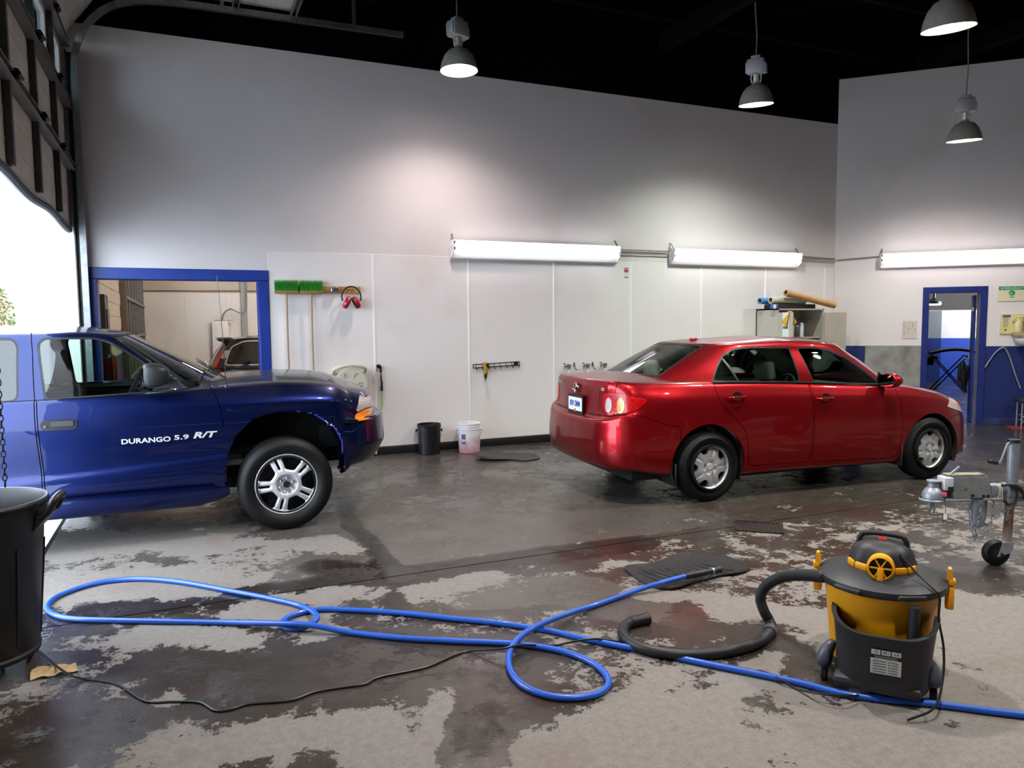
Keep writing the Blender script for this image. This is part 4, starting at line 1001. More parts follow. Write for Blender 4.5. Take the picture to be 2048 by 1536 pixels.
    for nm, wx, wl, rr in (('rear', -1.30, .765, .317), ('front', 1.31, .765, .317)):
        for s in (1, -1):
            w = obj_empty('wheel', car, (wx, -s * wl, rr)); w.rotation_euler = (0, R(17 if nm == 'rear' else 40), 0) if s == 1 else (0, 0, R(180))
            if proto is None:
                proto = w
                tyre(.317, .213, .195, w, M_TYRE)
                hc = wheel_face('hubcap', .214, hub_cut, hub_h, M_HUB, w); hc.location = (0, -.075, 0)
                lug_nuts(hc, 5, .058, .011, -.018, 90)
                bm = new_bm(); lathe(bm, [(.0, 0), (.205, 0), (.208, .10), (.19, .10)], 40, RX(90)); obj('wheel_barrel', bm, M_DARKM, w, loc=(0, -.02, 0))
            else:
                for ch in proto.children: dup(ch, parent=w)
    # wheel wells, underside
    bm = new_bm()
    for wx, rr, zz in ((-1.325, .372, .33), (1.32, .356, .315)):
        for s in (1, -1): lathe(bm, [(rr, -.16), (rr, .14), (.02, .14)], 28, T(wx, -s * .70, zz) @ RX(90) @ (Matrix() if s == -1 else Matrix.Diagonal((1, 1, -1, 1))), -25, 205)
    box(bm, (0, 0, .27), (4.0, 1.35, .14), .03); box(bm, (0, 0, .24), (1.9, 1.58, .10), .02)
    box(bm, (-1.75, 0, .30), (.5, 1.0, .16), .05)
    obj('underbody', bm, M_LINER, car)
    bm = new_bm(); cyl(bm, (-1.92, .45, .30), .085, .40, 16, axis='Y'); obj('muffler', bm, M_DARKM, car)
    for wx in (-1.66, .93):
        for s in (1, -1):
            bm = new_bm(); box(bm, (wx, -s * .77, .265), (.012, .20, .20), .004, seg=1); obj('mud_flap', bm, M_TRIM, car)
    # cabin furniture
    bm = new_bm()
    box(bm, (-.02, 0, .34), (1.85, 1.44, .05), .01)
    for s in (1, -1): box(bm, (-.02, s * .745, .66), (1.80, .03, .62), .01)
    box(bm, (-1.40, 0, .98), (.55, 1.25, .05), .02); box(bm, (-1.2, 0, .66), (.05, 1.08, .62), .01)
    obj('cabin_tub', bm, M_SEAT, car)
    bm = new_bm(); box(bm, (.92, 0, .80), (.46, 1.42, .26), .08, seg=3); box(bm, (.55, 0, .5), (.7, .22, .3), .03); obj('dashboard', bm, M_DASH, car)
    for xx, yy in ((.0, -.36), (.0, .36), (-.86, -.36), (-.86, .36)): seat(car, xx, yy, M_SEAT)
    steering_wheel(car, .48, .36, .86)
    bm = new_bm(); box(bm, (.25, 0, 1.33), (.02, .22, .06), .01); obj('rear_view_mirror', bm, M_DASH, car)
    bm = new_bm(); prism(bm, [(0, 0), (.28, .02), (.26, .22), (-.02, .2)], 0, .002, T(.62, -.62, .94) @ RX(-8)); obj('paper_sheet', bm, mat('paper', 'e6e6e2', .8), car)
    # roof antenna, badges, number plate
    bm = new_bm(); vs = bmesh.ops.create_uvsphere(bm, u_segments=16, v_segments=8, radius=1)['verts']
    for v in vs: v.co = Vector((v.co.x * .055, v.co.y * .022, max(v.co.z, -.2) * .022))
    obj('roof_antenna', bm, M_RED, car, loc=(-.93, .0, 1.435))
    lv = np.concatenate([lid.V]); lx = lambda l, z: float(lv[np.argmin((np.abs(lv[:, 1]) - abs(l)) ** 2 + (lv[:, 2] - z) ** 2 + 10 * (lv[:, 0] > -2.0))][0])
    xr = lx(0, .85)
    bm = new_bm()
    for a, b, cz in ((.062, .043, 0), (.021, .040, -.001), (.044, .015, .018)):
        tube(bm, [(0, a * math.cos(q), cz + b * math.sin(q)) for q in np.linspace(0, 2 * math.pi, 28, endpoint=False)], .0055, 6, closed=True)
    obj('badge', bm, M_CHROME, lido, loc=(lx(0, 1.0) - .014, 0, 1.0))
    face = RZ(-90) @ RX(90)
    lettering('badge_lettering', 'COROLLA', .034, M_CHROME, T(lx(.42, 1.03) - .003, .42, 1.03) @ RZ(-6) @ face, lido, .002, bold=.001)
    lettering('badge_lettering', 'CE', .036, mat('badge_silver', 'd8dade', .3, .5), T(lx(.50, 1.02) - .010, -.50, 1.02) @ RZ(12) @ face, lido, .002, bold=.001)
    pl = obj_empty('number_plate', car, (xr - .02, -.02, .845)); 
    bm = new_bm(); prism(bm, rrect(.33, .185, .012), -.006, .004, face); obj('plate_frame', bm, M_TRIM, pl)
    bm = new_bm(); prism(bm, rrect(.30, .125, .01), .004, .006, T(0, 0, .004) @ face); obj('plate', bm, M_PLATE, pl)
    lettering('plate_lettering', '009 SMM', .078, mat('plate_blue', '2c4a9c', .5), T(-.0075, 0, .006) @ face, pl, .0008, sx=.78, bold=.0015)
    bm = new_bm(); box(bm, (-.0075, 0, -.055), (.002, .035, .028)); obj('plate_sticker', bm, mat('plate_orange', 'c07020', .5), pl)
    for s in (1, -1):
        bm = new_bm(); box(bm, (-2.185, s * .64, .50), (.03, .12, .055), .015, m=None); obj('bumper_reflector', bm, M_REDL, car)
    return car
sedan = make_sedan()
# ================================================================ dark blue SUV standing in the vehicle doorway
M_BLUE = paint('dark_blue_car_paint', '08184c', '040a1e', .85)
M_GREYP = mat('grey_blue_cladding', '2a3350', .4, .2, coat=.3)
def make_suv():
    car = thing('blue_suv', 'dark blue four-door SUV with flared arches and five-double-spoke wheels', 'car', (.715, 6.97, 0), 0)
    plan = [(-3.98, 0), (-3.96, .45), (-3.9, .72), (-3.72, .86), (-3.3, .895), (-2.4, .90), (-1.5, .90), (-.6, .90), (0, .90), (.38, .888), (.62, .835), (.78, .69), (.88, .45), (.92, .2), (.93, 0)]
    def side(zm, z7, z8, i=.045): return [(.13, .34), (.05, .36), (.012, .42), (0, zm), (.010, zm + .012), (.0, .80), (.004, .95), (.022, z7), (i, z8)]
    fr = lambda z7, z8, i: [(.22, .44), (.09, .48), (.01, .60), (0, .70), (.004, .78), (.022, .825), (.07, .845), (.085, z7), (i, z8)]
    rear = [(.12, .40), (.03, .43), (0, .52), (0, .62), (.01, .66), (.03, .72), (.03, .90), (.03, 1.04), (.06, 1.11)]
    prof = [rear, rear, rear, side(.52, 1.05, 1.105), side(.52, 1.05, 1.105), side(.53, 1.05, 1.105), side(.555, 1.055, 1.11), side(.61, 1.06, 1.135, .10),
            side(.64, 1.055, 1.15, .15), [(.16, .40), (.06, .44), (.012, .55), (0, .66), (.004, .76), (.006, .84), (.012, .95), (.035, 1.04), (.15, 1.125)],
            fr(.98, 1.075, .19), fr(.98, 1.055, .17), fr(.98, 1.045, .14), fr(.98, 1.04, .12), fr(.98, 1.04, .12)]
    zcx = [-4, -.62, -.3, 0, .3, .5, .66, .76, .81, 1]; zcy = [1.15, 1.18, 1.205, 1.215, 1.20, 1.168, 1.12, 1.07, 1.04, 1.04]
    P, sd, td, sk = wrap_body(plan, prof, lambda x: np.interp(x, zcx, zcy), spine=(.10, .18, .5, 1.0))
    # raised hood above the fender line
    near = car_patch(P, dict(s=np.broadcast_to(sd[:, None], P.shape[:2])))
    base = [(-3.88, 0), (-3.87, .42), (-3.82, .68), (-3.66, .80), (-3.2, .835), (-2.4, .845), (-1.7, .845), (-1.1, .825), (-.72, .755), (-.52, .56), (-.42, .30), (-.39, 0)]
    roof = [(-3.72, 0), (-3.71, .36), (-3.67, .56), (-3.55, .655), (-3.2, .69), (-2.4, .70), (-1.75, .70), (-1.42, .69), (-1.24, .63), (-1.16, .46), (-1.13, .24), (-1.12, 0)]
    zb = [1.07] * 7 + [1.08, 1.11, 1.14, 1.16, 1.17]; zr = [1.56, 1.56, 1.56, 1.56, 1.57, 1.575, 1.578, 1.575, 1.568, 1.57, 1.575, 1.575]
    G, ug, vg = wrap_cabin(base, roof, zb, zr, lambda x: np.interp(x, [-3.75, -3.4, -2.4, -1.6, -1.25, -1.1], [1.565, 1.60, 1.635, 1.632, 1.608, 1.575]), .018, n=260)
    cab = car_patch(G, dict(u=np.broadcast_to(ug[:, None], G.shape[:2]), v=np.broadcast_to(vg[None, :], G.shape[:2])))
    se = lambda p, cx, k=1.0: ((np.abs(p['x'] - cx) / (.44 * k)) ** 2.5 + (np.abs(np.maximum(p['z'] - .40, -.2)) / (.535 * k)) ** 2.5) ** .4 - 1
    archf = lambda p, k=1.0: np.minimum(se(p, 0, k), se(p, -2.944, k)) * .44
    body = near.minus(archf(near))
    bp = np.array(base + [(a, -b) for a, b in base[::-1][1:-1]])
    foot = lambda p: np.maximum(sdf(p['x'], p['l'], bp) + .035, 1.0 - p['z'])
    body = body.minus(foot(body)); liner = body.offset(-.025); g = .003
    # flares follow the arch
    fl0 = near.minus(archf(near)).only(archf(near.minus(archf(near)), 1.0) - .105)
    fl0 = fl0.clip(fl0['z'] - 1.02); d = archf(fl0); fl0 = fl0.offset(.004 + .045 * np.clip(1 - (d / .105) ** 2.6, 0, 1))
    fl0.cut[:] = True
    both(fl0, 'fender_flare', M_BLUE, car, .03)
    fd = round_poly([(-1.66, 1.3), (-1.655, .93), (-1.635, .60), (-1.63, .405), (-.50, .405), (-.455, .66), (-.448, .84), (-.46, 1.0), (-.50, 1.10), (-.60, 1.3)], .05)
    rd = round_poly([(-2.86, 1.3), (-2.80, 1.05), (-2.62, .80), (-2.46, .55), (-2.44, .405), (-1.645, .405), (-1.65, .60), (-1.67, .93), (-1.675, 1.3)], .05)
    doors = []
    for nm, poly in (('front_door', fd), ('rear_door', rd)):
        f = lambda p, poly=poly: sdf(p['x'], p['z'], poly)
        doors.append(both(body.only(f(body), g), nm, M_BLUE, car)); body = body.minus(f(body), g)
    hl = lambda xx: np.interp(xx, [-.7, 0, .4, .62, .8, 1], [.735, .735, .71, .66, .60, .6])
    fh = lambda p: np.maximum.reduce([p['l'] - hl(p['x']), -.55 - p['x'], 1.0 - p['z'], p['x'] - .80])
    hood = body.only(fh(body), g)
    hz = np.clip((hl(hood['x']) - hood['l']) / .05, 0, 1); hood = hood.offset(.012 * (hz * hz * (3 - 2 * hz)))
    joined(hood).obj('hood', M_BLUE, car, .014); body = body.minus(fh(body), g)
    hp = round_poly([(.595, .885), (.665, .99), (.74, 1.035), (1.1, 1.045), (1.1, .90), (.74, .915)], .02)
    am = round_poly([(.575, .80), (.60, .875), (.74, .905), (1.1, .89), (1.1, .845), (.74, .845)], .02)
    uw = lambda p: np.where(p['x'] > .3, p['s'] - (smx - 1.16) + .50, -9)
    smx = float(near['s'].max())
    fx = lambda p, q: np.where((p['x'] > .45) & (p['l'] > .44), sdf(p['x'] + .45 * np.clip(.80 - p['l'], 0, 1), p['z'], q), 1.0)
    for nm, q, mm in (('headlight', hp, M_CLEAR), ('indicator_lens', am, M_AMBER)):
        both(body.only(fx(body, q)).offset(.003), nm, mm, car, .014)
    for q in (hp, am): body = body.minus(fx(body, q), g)
    fb = lambda p: np.maximum(p['z'] - np.interp(p['x'], [.3, .5, .7, .8], [.79, .80, .83, .84]), .34 - p['x'])
    bump = body.only(fb(body), g); 
    joined(bump.offset(.02 * np.clip((bump['x'] - .36) / .15, 0, 1))).obj('front_bumper', M_BLUE, car, .03); body = body.minus(fb(body), g)
    gr = lambda p: np.maximum.reduce([p['l'] - .42, .86 - p['z'], p['z'] - 1.02, .6 - p['x']])
    joined(body.only(gr(body)).offset(-.03)).obj('grille', M_TRIM, car); body = body.minus(gr(body))
    joined(body).obj('body_shell', M_BLUE, car, .02); joined(liner).obj('inner_shell', M_LINER, car)
    # running boards
    for s in (1, -1):
        bm = new_bm(); pts = [(.0, .30), (-.005, .375), (.03, .405), (.10, .405), (.13, .36), (.10, .27), (.06, .255), (.02, .265)]
        secs = []
        for xx, k in ((-.42, 0), (-.46, .25), (-.53, .6), (-.64, 1), (-1.6, 1), (-2.3, 1), (-2.42, .8), (-2.48, 0)):
            secs.append([bm.verts.new((xx, -s * (.945 - a * 1.0 - .02 * (1 - k)), .34 + (b - .34) * (.62 + .38 * k) + .03 * (1 - k))) for a, b in pts])
        for A, B in zip(secs, secs[1:]):
            for i in range(len(pts)): bm.faces.new((A[i], A[(i + 1) % len(pts)], B[(i + 1) % len(pts)], B[i]))
        bm.faces.new(secs[0]); bm.faces.new(secs[-1][::-1]); obj('running_board', bm, M_BLUE, car, sharp=50)
    # cabin
    fw = round_poly([(-1.615, 1.10), (-1.655, 1.50), (-1.61, 1.545), (-1.30, 1.543), (-1.21, 1.515), (-1.11, 1.455), (-.98, 1.355), (-.86, 1.245), (-.76, 1.13)], .035)
    rw_ = round_poly([(-2.62, 1.10), (-2.58, 1.53), (-1.80, 1.545), (-1.765, 1.50), (-1.765, 1.10)], .06)
    qw = round_poly([(-3.45, 1.10), (-3.40, 1.52), (-2.74, 1.53), (-2.74, 1.10)], .06)
    fs = [lambda p, q=q: np.where(p['v'] < 1.3, sdf(p['x'], p['z'], q), 1.0) for q in (fw, rw_, qw)]
    t = np.concatenate([[0], np.cumsum(.5 * (np.hypot(*np.diff(np.array(base), axis=0).T) + np.hypot(*np.diff(np.array(roof), axis=0).T)))]); us = t / t[-1]
    uA = us[8] + .18 * (us[9] - us[8]); uC = us[2]
    fws = lambda p: smax((uA - p['u']) * t[-1], (p['v'] - .96) * .6, (.02 - p['v']) * .6)
    frw = lambda p: smax((p['u'] - uC) * t[-1], (p['v'] - .90) * .5, (.15 - p['v']) * .5)
    shell = cab
    for f in fs + [fws, frw]: shell = shell.minus(f(shell))
    kx = lambda p: p['x'] + 1.672 + (p['z'] - 1.1) * .03
    up = shell.clip(1.02 - shell['v']); dn = shell.clip(shell['v'] - 1.02); fa = dn.clip(.003 - kx(dn)); fb_ = dn.clip(kx(dn) + .003); shell2 = up.add(fa).add(fb_)
    up.cut[:] = False; shell2 = Patch(shell2.V, shell2.N, shell2.F, shell2.A, np.where(np.abs(shell2['v'] - 1.02) < .004, False, shell2.cut))
    joined(shell2).obj('roof_and_pillars', M_BLUE, car, .02); joined(shell.offset(-.025)).obj('headliner', M_SEAT, car)
    for nm, f, gm in (('front_window', fs[0], M_GLASS), ('rear_door_window', fs[1], M_DGLASS), ('quarter_window', fs[2], M_DGLASS)):
        gl = cab.only(f(cab)); both(gl.offset(-.007), nm, gm, car, 0); both(gl.minus(f(gl), -.014).offset(-.002), 'window_seal', M_TRIM, car, .006)
    for nm, f, gm in (('windshield', fws, M_GLASS), ('rear_window', frw, M_DGLASS)):
        gl = cab.only(f(cab)); joined(gl.offset(-.005)).obj(nm, gm, car); joined(gl.minus(f(gl), -.02).offset(-.002)).obj(nm + '_seal', M_TRIM, car, .006)
    # cowl, wipers
    bm = new_bm(); box(bm, (-.46, 0, 1.135), (.26, 1.36, .06), .02); obj('cowl', bm, M_TRIM, car)
    for yy in (-.48, .12):
        bm = new_bm(); tube(bm, [(-.40, yy - .02, 1.19), (-.46, yy + .02, 1.235), (-.60, yy + .26, 1.325)], [.012, .009, .006], 6); tube(bm, [(-.52, yy - .02, 1.268), (-.52, yy + .55, 1.285)], .007, 6); obj('wiper', bm, M_TRIM, car)
    # antenna
    bm = new_bm(); cyl(bm, (-.41, -.76, 1.145), .014, .03, 10); tube(bm, [(-.41, -.76, 1.14), (-.42, -.76, 1.5), (-.445, -.76, 2.0)], [.004, .003, .0018], 6); obj('antenna', bm, mat('antenna_steel', '55585c', .35, .9), car)
    # handle, mirror, lettering
    for k, s in ((0, 1), (1, -1)):
        dr = doors[0][k]
        bm = new_bm(); prism(bm, rrect(.225, .075, .036, 6), 0, .012, T(-1.525, -s * .897, .932) @ RX(90 * s) @ RY(0)); hd = obj('handle_plate', bm, mat('handle_black', '0c0c0f', .35), dr)
        bm = new_bm(); prism(bm, rrect(.14, .036, .012), .012, .026, T(-1.505, -s * .897, .942) @ RX(90 * s)); obj('handle_lever', bm, mat('handle_grey', '2c2d32', .4), dr)
        bm = new_bm(); cyl(bm, (-1.61, -s * .912, .925), .010, .008, 14, axis='Y'); obj('door_lock', bm, M_CHROME, dr)
        mi = obj_empty('door_mirror', car, (-.90, -s * .985, 1.265))
        bm = new_bm(); vs = bmesh.ops.create_uvsphere(bm, u_segments=22, v_segments=14, radius=1)['verts']
        for v in vs:
            sq = lambda q, e: math.copysign(abs(q) ** e, q)
            v.co = Vector((max(sq(v.co.x, .7), -.75) * .10, sq(v.co.y, .6) * .10, sq(v.co.z, .6) * .088)); v.co.z *= 1 - .25 * max(0, v.co.x / .1)
        obj('mirror_housing', bm, M_TRIM, mi)
        bm = new_bm(); prism(bm, rrect(.165, .135, .03), -.003, .003, T(-.077, 0, 0) @ RY(90) @ RZ(90)); obj('mirror_glass', bm, mat('mirror_glass', 'b8c4c6', .03, 1), mi)
        bm = new_bm(); prism(bm, [(-.10, -.085), (.17, -.055), (.10, -.025), (-.06, -.03)], -.04, .04, T(.0, s * .05, 0) @ RX(90)); prism(bm, [(-.06, -.10), (.20, -.11), (.02, .06)], -.012, .012, T(0, s * .135, 0) @ RX(90) @ RY(-s * 8)); obj('mirror_foot', bm, M_TRIM, mi)
    tm = mat('badge_silver', 'd8dade', .3, .5)
    dr = doors[0][0]
    lettering('door_lettering', 'DURANGO', .050, tm, T(-1.145, -.9055, .783) @ RX(90) , dr, .002, align='LEFT', width=.325, bold=.0012)
    lettering('door_lettering', '5.9', .048, tm, T(-.795, -.9055, .79) @ RX(90), dr, .002, align='LEFT', width=.10, bold=.001)
    lettering('door_lettering', 'R/T', .062, tm, T(-.665, -.9055, .797) @ RX(90), dr, .002, align='LEFT', width=.17, bold=.0025, shear=.25)
    # wheels
    def cutf(r, a):
        k = 2 * math.pi / 5; ph = (a - math.pi / 2 + k / 2 + 10 * k) % k - k / 2; tt = r * np.sin(np.abs(ph))
        big = smax(.036 + (r - .10) * .12 - tt, .108 - r, r - .206, k=.022)
        slot = smax(tt - .0085, .115 - r, r - .200, k=.014)
        return np.minimum(big, slot)
    def hgt(r, a):
        k = 2 * math.pi / 5; ph = (a - math.pi / 2 + k / 2 + 10 * k) % k - k / 2; tt = r * np.sin(np.abs(ph)); c = cutf(r, a)
        h = .004 + .018 * np.exp(-((r - .222) / .014) ** 2) - .03 * np.clip((r - .08) / .12, 0, 1) ** 1.5
        h = h - .012 * np.clip(1 - c / .012, 0, 1) ** 2 * (r > .09)
        h = h - .022 * np.clip((.078 - r) / .014, 0, 1) - .010 * np.clip((r - .226) / .006, 0, 1)
        return h
    proto = None
    for wx in (0, -2.944):
        for s in (1, -1):
            w = obj_empty('wheel', car, (wx, -s * .80, .366)); w.rotation_euler = (0, R(-22 if wx == 0 else 15), 0) if s == 1 else (0, 0, R(180))
            if proto is None:
                proto = w; tyre(.366, .248, .255, w, M_TYRE)
                rf = wheel_face('alloy_rim', .236, cutf, hgt, M_ALU, w, na=360, nr=56); rf.location = (0, -.117, 0); rf.scale = (1.065, 1, 1.065)
                lug_nuts(rf, 6, .048, .011, -.0, 60)
                bm = new_bm(); lathe(bm, [(.0, .012), (.022, .012), (.026, 0)], 20, RX(90)); obj('hub_cap', bm, M_TRIM, rf, loc=(0, .008, 0))
                bm = new_bm(); lathe(bm, [(.0, 0), (.225, 0), (.228, .15), (.215, .15)], 48, RX(90)); obj('wheel_barrel', bm, M_DARKM, w, loc=(0, .04, 0))
            else:
                for ch in proto.children: dup(ch, parent=w)
    bm = new_bm()
    for wx in (0, -2.944):
        for s in (1, -1): lathe(bm, [(.50, -.18), (.50, .18), (.02, .18)], 28, T(wx, -s * .70, .44) @ RX(90) @ (Matrix() if s == -1 else Matrix.Diagonal((1, 1, -1, 1))), 2, 178)
    box(bm, (-1.75, 0, .42), (4.0, 1.2, .22), .03); box(bm, (-1.45, 0, .40), (1.9, 1.70, .12), .02); box(bm, (.52, 0, .68), (.4, 1.2, .2), .03)
    cyl(bm, (-.0, 0, .36), .05, 1.4, 12, axis='Y'); cyl(bm, (-2.944, 0, .36), .06, 1.4, 12, axis='Y')
    obj('underbody', bm, M_LINER, car)
    bm = new_bm(); box(bm, (-2.0, 0, .55), (3.4, 1.56, .05), .01)
    for s in (1, -1): box(bm, (-2.1, s * .79, .80), (3.2, .03, .5), .01)
    obj('cabin_tub', bm, M_DASH, car)
    bm = new_bm(); box(bm, (-.72, 0, .98), (.5, 1.48, .26), .08, seg=3); obj('dashboard', bm, M_DASH, car)
    ms = mat('dark_grey_seat', '4c4e52', .9, bump=.2, bscale=300)
    for xx, yy in ((-1.62, -.38), (-1.62, .38), (-2.5, -.38), (-2.5, .38)): q = seat(car, xx, yy, ms); q.location.z = .17
    steering_wheel(car, -1.12, .38, 1.08)
    return car
suv = make_suv()
# ================================================================ black hatchback in the next bay
def make_hatch():
    car = thing('black_hatchback', 'black hatchback with chrome window line parked in the next bay', 'car', (1.72, 11.65, 0), 0)
    mp = paint('black_car_paint', '17161a', '0a0a0c', .2)
    plan = [(-1.42, 0), (-1.41, .42), (-1.36, .70), (-1.20, .83), (-.75, .87), (0, .88), (1.2, .88), (1.9, .87), (2.35, .80), (2.62, .60), (2.74, .3), (2.77, 0)]
    rr = [(.13, .32), (.03, .36), (0, .50), (0, .64), (.02, .74), (.06, .82), (.08, .95), (.11, 1.07)]
    ss = lambda z: [(.12, .22), (.03, .26), (0, .5), (0, .66), (.005, .80), (.02, .92), (.045, z - .05), (.08, z)]
    ff = lambda z: [(.13, .22), (.03, .25), (0, .4), (0, .55), (.01, .64), (.04, .72), (.08, z - .06), (.16, z)]
    prof = [rr, rr, rr, rr, ss(1.075), ss(1.06), ss(1.03), ss(.97), ff(.88), ff(.82), ff(.80), ff(.80)]
    P, sd, td, sk = wrap_body(plan, prof, lambda x: np.interp(x, [-1.3, 1.2, 1.9, 2.4, 2.6], [1.09, 1.08, 1.02, .90, .80]), ds=.04, dv=.04)
    near = car_patch(P, dict(s=np.broadcast_to(sd[:, None], P.shape[:2])))
    base = [(-1.36, 0), (-1.35, .44), (-1.31, .66), (-1.14, .775), (-.4, .79), (.2, .79), (.8, .78), (1.25, .72), (1.5, .5), (1.6, 0)]
    roof = [(-1.14, 0), (-1.13, .34), (-1.09, .53), (-.97, .605), (-.3, .62), (.0, .62), (.4, .60), (.65, .54), (.78, .35), (.82, 0)]
    G, ug, vg = wrap_cabin(base, roof, [1.04] * 6 + [1.0, .97, .98, .99], [1.42, 1.42, 1.425, 1.44, 1.46, 1.47, 1.46, 1.44, 1.44, 1.44], lambda x: np.interp(x, [-1.1, -.9, -.3, .3, .85], [1.42, 1.455, 1.51, 1.50, 1.44]), .02, n=140, m=18)
    cab = car_patch(G, dict(u=np.broadcast_to(ug[:, None], G.shape[:2]), v=np.broadcast_to(vg[None, :], G.shape[:2])))
    arch = lambda p: np.minimum(np.hypot(p['x'] + .62, p['z'] - .33), np.hypot(p['x'] - 1.98, p['z'] - .33)) - .36
    body = near.minus(arch(near)); bp = np.array(base + [(a, -b) for a, b in base[::-1][1:-1]])
    foot = np.maximum(sdf(body['x'], body['l'], bp) + .03, .95 - body['z']); body = body.minus(foot)
    tl = round_poly([(.50, .70), (.80, .72), (.86, .90), (.70, 1.12), (.56, 1.12)], .03); ft = lambda p: sdf(p['s'], p['z'], tl)
    both(body.only(ft(body)).offset(.004), 'tail_light', M_REDL, car, .01); body = body.minus(ft(body), .002)
    joined(body).obj('body_shell', mp, car, .02)
    win = round_poly([(-1.20, 1.075), (-1.10, 1.33), (-.93, 1.412), (.45, 1.425), (.85, 1.25), (1.12, 1.06)], .05)
    f = lambda p: np.where(p['v'] < 1.3, sdf(p['x'], p['z'], win), 1.0)
    t = np.concatenate([[0], np.cumsum(.5 * (np.hypot(*np.diff(np.array(base), axis=0).T) + np.hypot(*np.diff(np.array(roof), axis=0).T)))]); us = t / t[-1]
    fw = lambda p: smax((us[7] + .3 * (us[8] - us[7]) - p['u']) * t[-1], (p['v'] - .95) * .6, (.03 - p['v']) * .6); fr_ = lambda p: smax((p['u'] - us[2]) * t[-1], (p['v'] - .85) * .6, (.12 - p['v']) * .6)
    sh = cab
    for q in (f, fw, fr_): sh = sh.minus(q(sh))
    joined(sh).obj('roof_and_pillars', mp, car, .02)
    gl = cab.only(f(cab)); both(gl.offset(-.006), 'side_window', M_DGLASS, car, 0); both(gl.minus(f(gl), -.016).offset(.003), 'chrome_surround', M_CHROME, car, .006)
    for nm, q in (('windshield', fw), ('rear_window', fr_)): joined(cab.only(q(cab)).offset(-.004)).obj(nm, M_DGLASS, car)
    # red strip of the tail lamp up the pillar
    pl = cab.only(np.maximum.reduce([(us[1] + .25 * (us[2] - us[1]) - cab['u']) * t[-1], (cab['u'] - us[2] - .12 * (us[3] - us[2])) * t[-1], cab['v'] - .62])); both(pl.offset(.006), 'pillar_lamp', M_REDL, car, .006)
    pc = cab.only(np.maximum.reduce([(us[2] + .12 * (us[3] - us[2]) - cab['u']) * t[-1], (cab['u'] - us[2] - .55 * (us[3] - us[2])) * t[-1], .33 - cab['v'], cab['v'] - .62])); both(pc.offset(.006), 'clear_lens', M_CLEAR, car, .006)
    bm = new_bm(); box(bm, (-1.15, 0, 1.425), (.20, 1.06, .05), .02, m=None, seg=3); obj('roof_spoiler', bm, mp, car)
    proto = None
    for wx in (-.62, 1.98):
        for s in (1, -1):
            w = obj_empty('wheel', car, (wx, -s * .77, .33)); w.rotation_euler = (0, 0, 0 if s == 1 else R(180))
            if proto is None:
                proto = w; tyre(.33, .215, .20, w, M_TYRE); bm = new_bm(); lathe(bm, [(0, .03), (.05, .03), (.20, .0), (.215, .02)], 30, T(0, -.06, 0) @ RX(90)); obj('rim', bm, M_ALU, w)
            else:
                for c in proto.children: dup(c, parent=w)
    bm = new_bm(); box(bm, (.65, 0, .33), (3.7, 1.3, .2), .03); box(bm, (.4, 0, .75), (2.2, 1.4, .6), .05); obj('underbody', bm, M_LINER, car)
make_hatch()
# ================================================================ ceiling pendants
M_BALLAST = mat('ballast_grey', 'a7a6a8', .5, .3, vary=.1)
M_SHADE = mat('lamp_shade_outside', 'a39d92', .45, .15, vary=.15)
M_SHADEIN = mat('lamp_shade_inside', 'f4f2ea', .3, .3)
def pendant(loc, tilt, az, label, bulb, power, col, spot=142, blend=1.0):
    # loc = middle of the shade's mouth
    t = thing('pendant_lamp', label, 'lamp', loc, R(az), 'bell pendant lamps'); t.rotation_euler = (R(tilt), 0, R(az))
    bm = new_bm(); lathe(bm, [(.210, 0), (.206, .02), (.190, .09), (.160, .16), (.115, .215), (.06, .24), (.045, .25), (.045, .27)], 40); lathe(bm, [(.207, .001), (.202, .02), (.185, .09), (.155, .157), (.11, .21), (.055, .234)], 40)
    obj('shade', bm, M_SHADE, t)
    bm = new_bm(); lathe(bm, [(.203, .004), (.198, .022), (.181, .09), (.15, .154), (.105, .206), (.05, .228), (0, .229)], 40); obj('reflector', bm, mat('reflector_' + bulb, 'ffffff', .3, emit=bulb, estr=2.5), t)
    bm = new_bm(); lathe(bm, [(0, .03), (.04, .035), (.06, .07), (.05, .13), (.03, .19), (.03, .225)], 20); obj('bulb', bm, mat('bulb_' + bulb, 'ffffff', .4, emit=bulb, estr=40), t)
    bm = new_bm(); cyl(bm, (0, 0, .31), .035, .09, 14)
    for k in (-1, 1): tube(bm, [(k * .05, 0, .26), (k * .062, 0, .32), (k * .05, 0, .37)], .008, 6)
    obj('socket', bm, mat('pale_socket', 'd8d6cc', .35, .5), t)
    bm = new_bm(); box(bm, (0, 0, .45), (.20, .15, .17), .015); box(bm, (-.07, 0, .44), (.10, .12, .13), .012); box(bm, (.08, .0, .42), (.09, .13, .12), .012); box(bm, (0, 0, .55), (.11, .1, .05), .01)
    obj('ballast', bm, M_BALLAST, t)
    top = HC - .55 - loc[2]; b = T(0, 0, 0)
    dx = math.tan(R(tilt)) * .57
    bm = new_bm(); tube(bm, catmull([(0, 0, .57), (.008, .01, .57 + (top - .57) * .3), (-.01, -.01 + .2 * math.tan(R(tilt)), .57 + (top - .57) * .7), (0, 0, top)], 6), .007, 6); obj('cord', bm, mat('lamp_cord', '7d7a78', .6), t)
    l = bpy.data.lights.new('lamp_light', 'SPOT'); l.energy = power; l.spot_size = R(spot); l.spot_blend = blend; l.shadow_soft_size = .10; l.color = col
    o = bpy.data.objects.new('lamp_light', l); COL.objects.link(o); o.parent = t; o.location = (0, 0, -.06)
    return t
WARM = (1.0, .87, .83); GRN = (.93, 1.0, .90); NEU = (1.0, .95, .91)
PW = 470
pendant((2.93, 8.04, 4.40), -2, 20, 'bell pendant lamp with pinkish glow in front of panelled wall', 'ffe9e4', PW * .40, WARM)
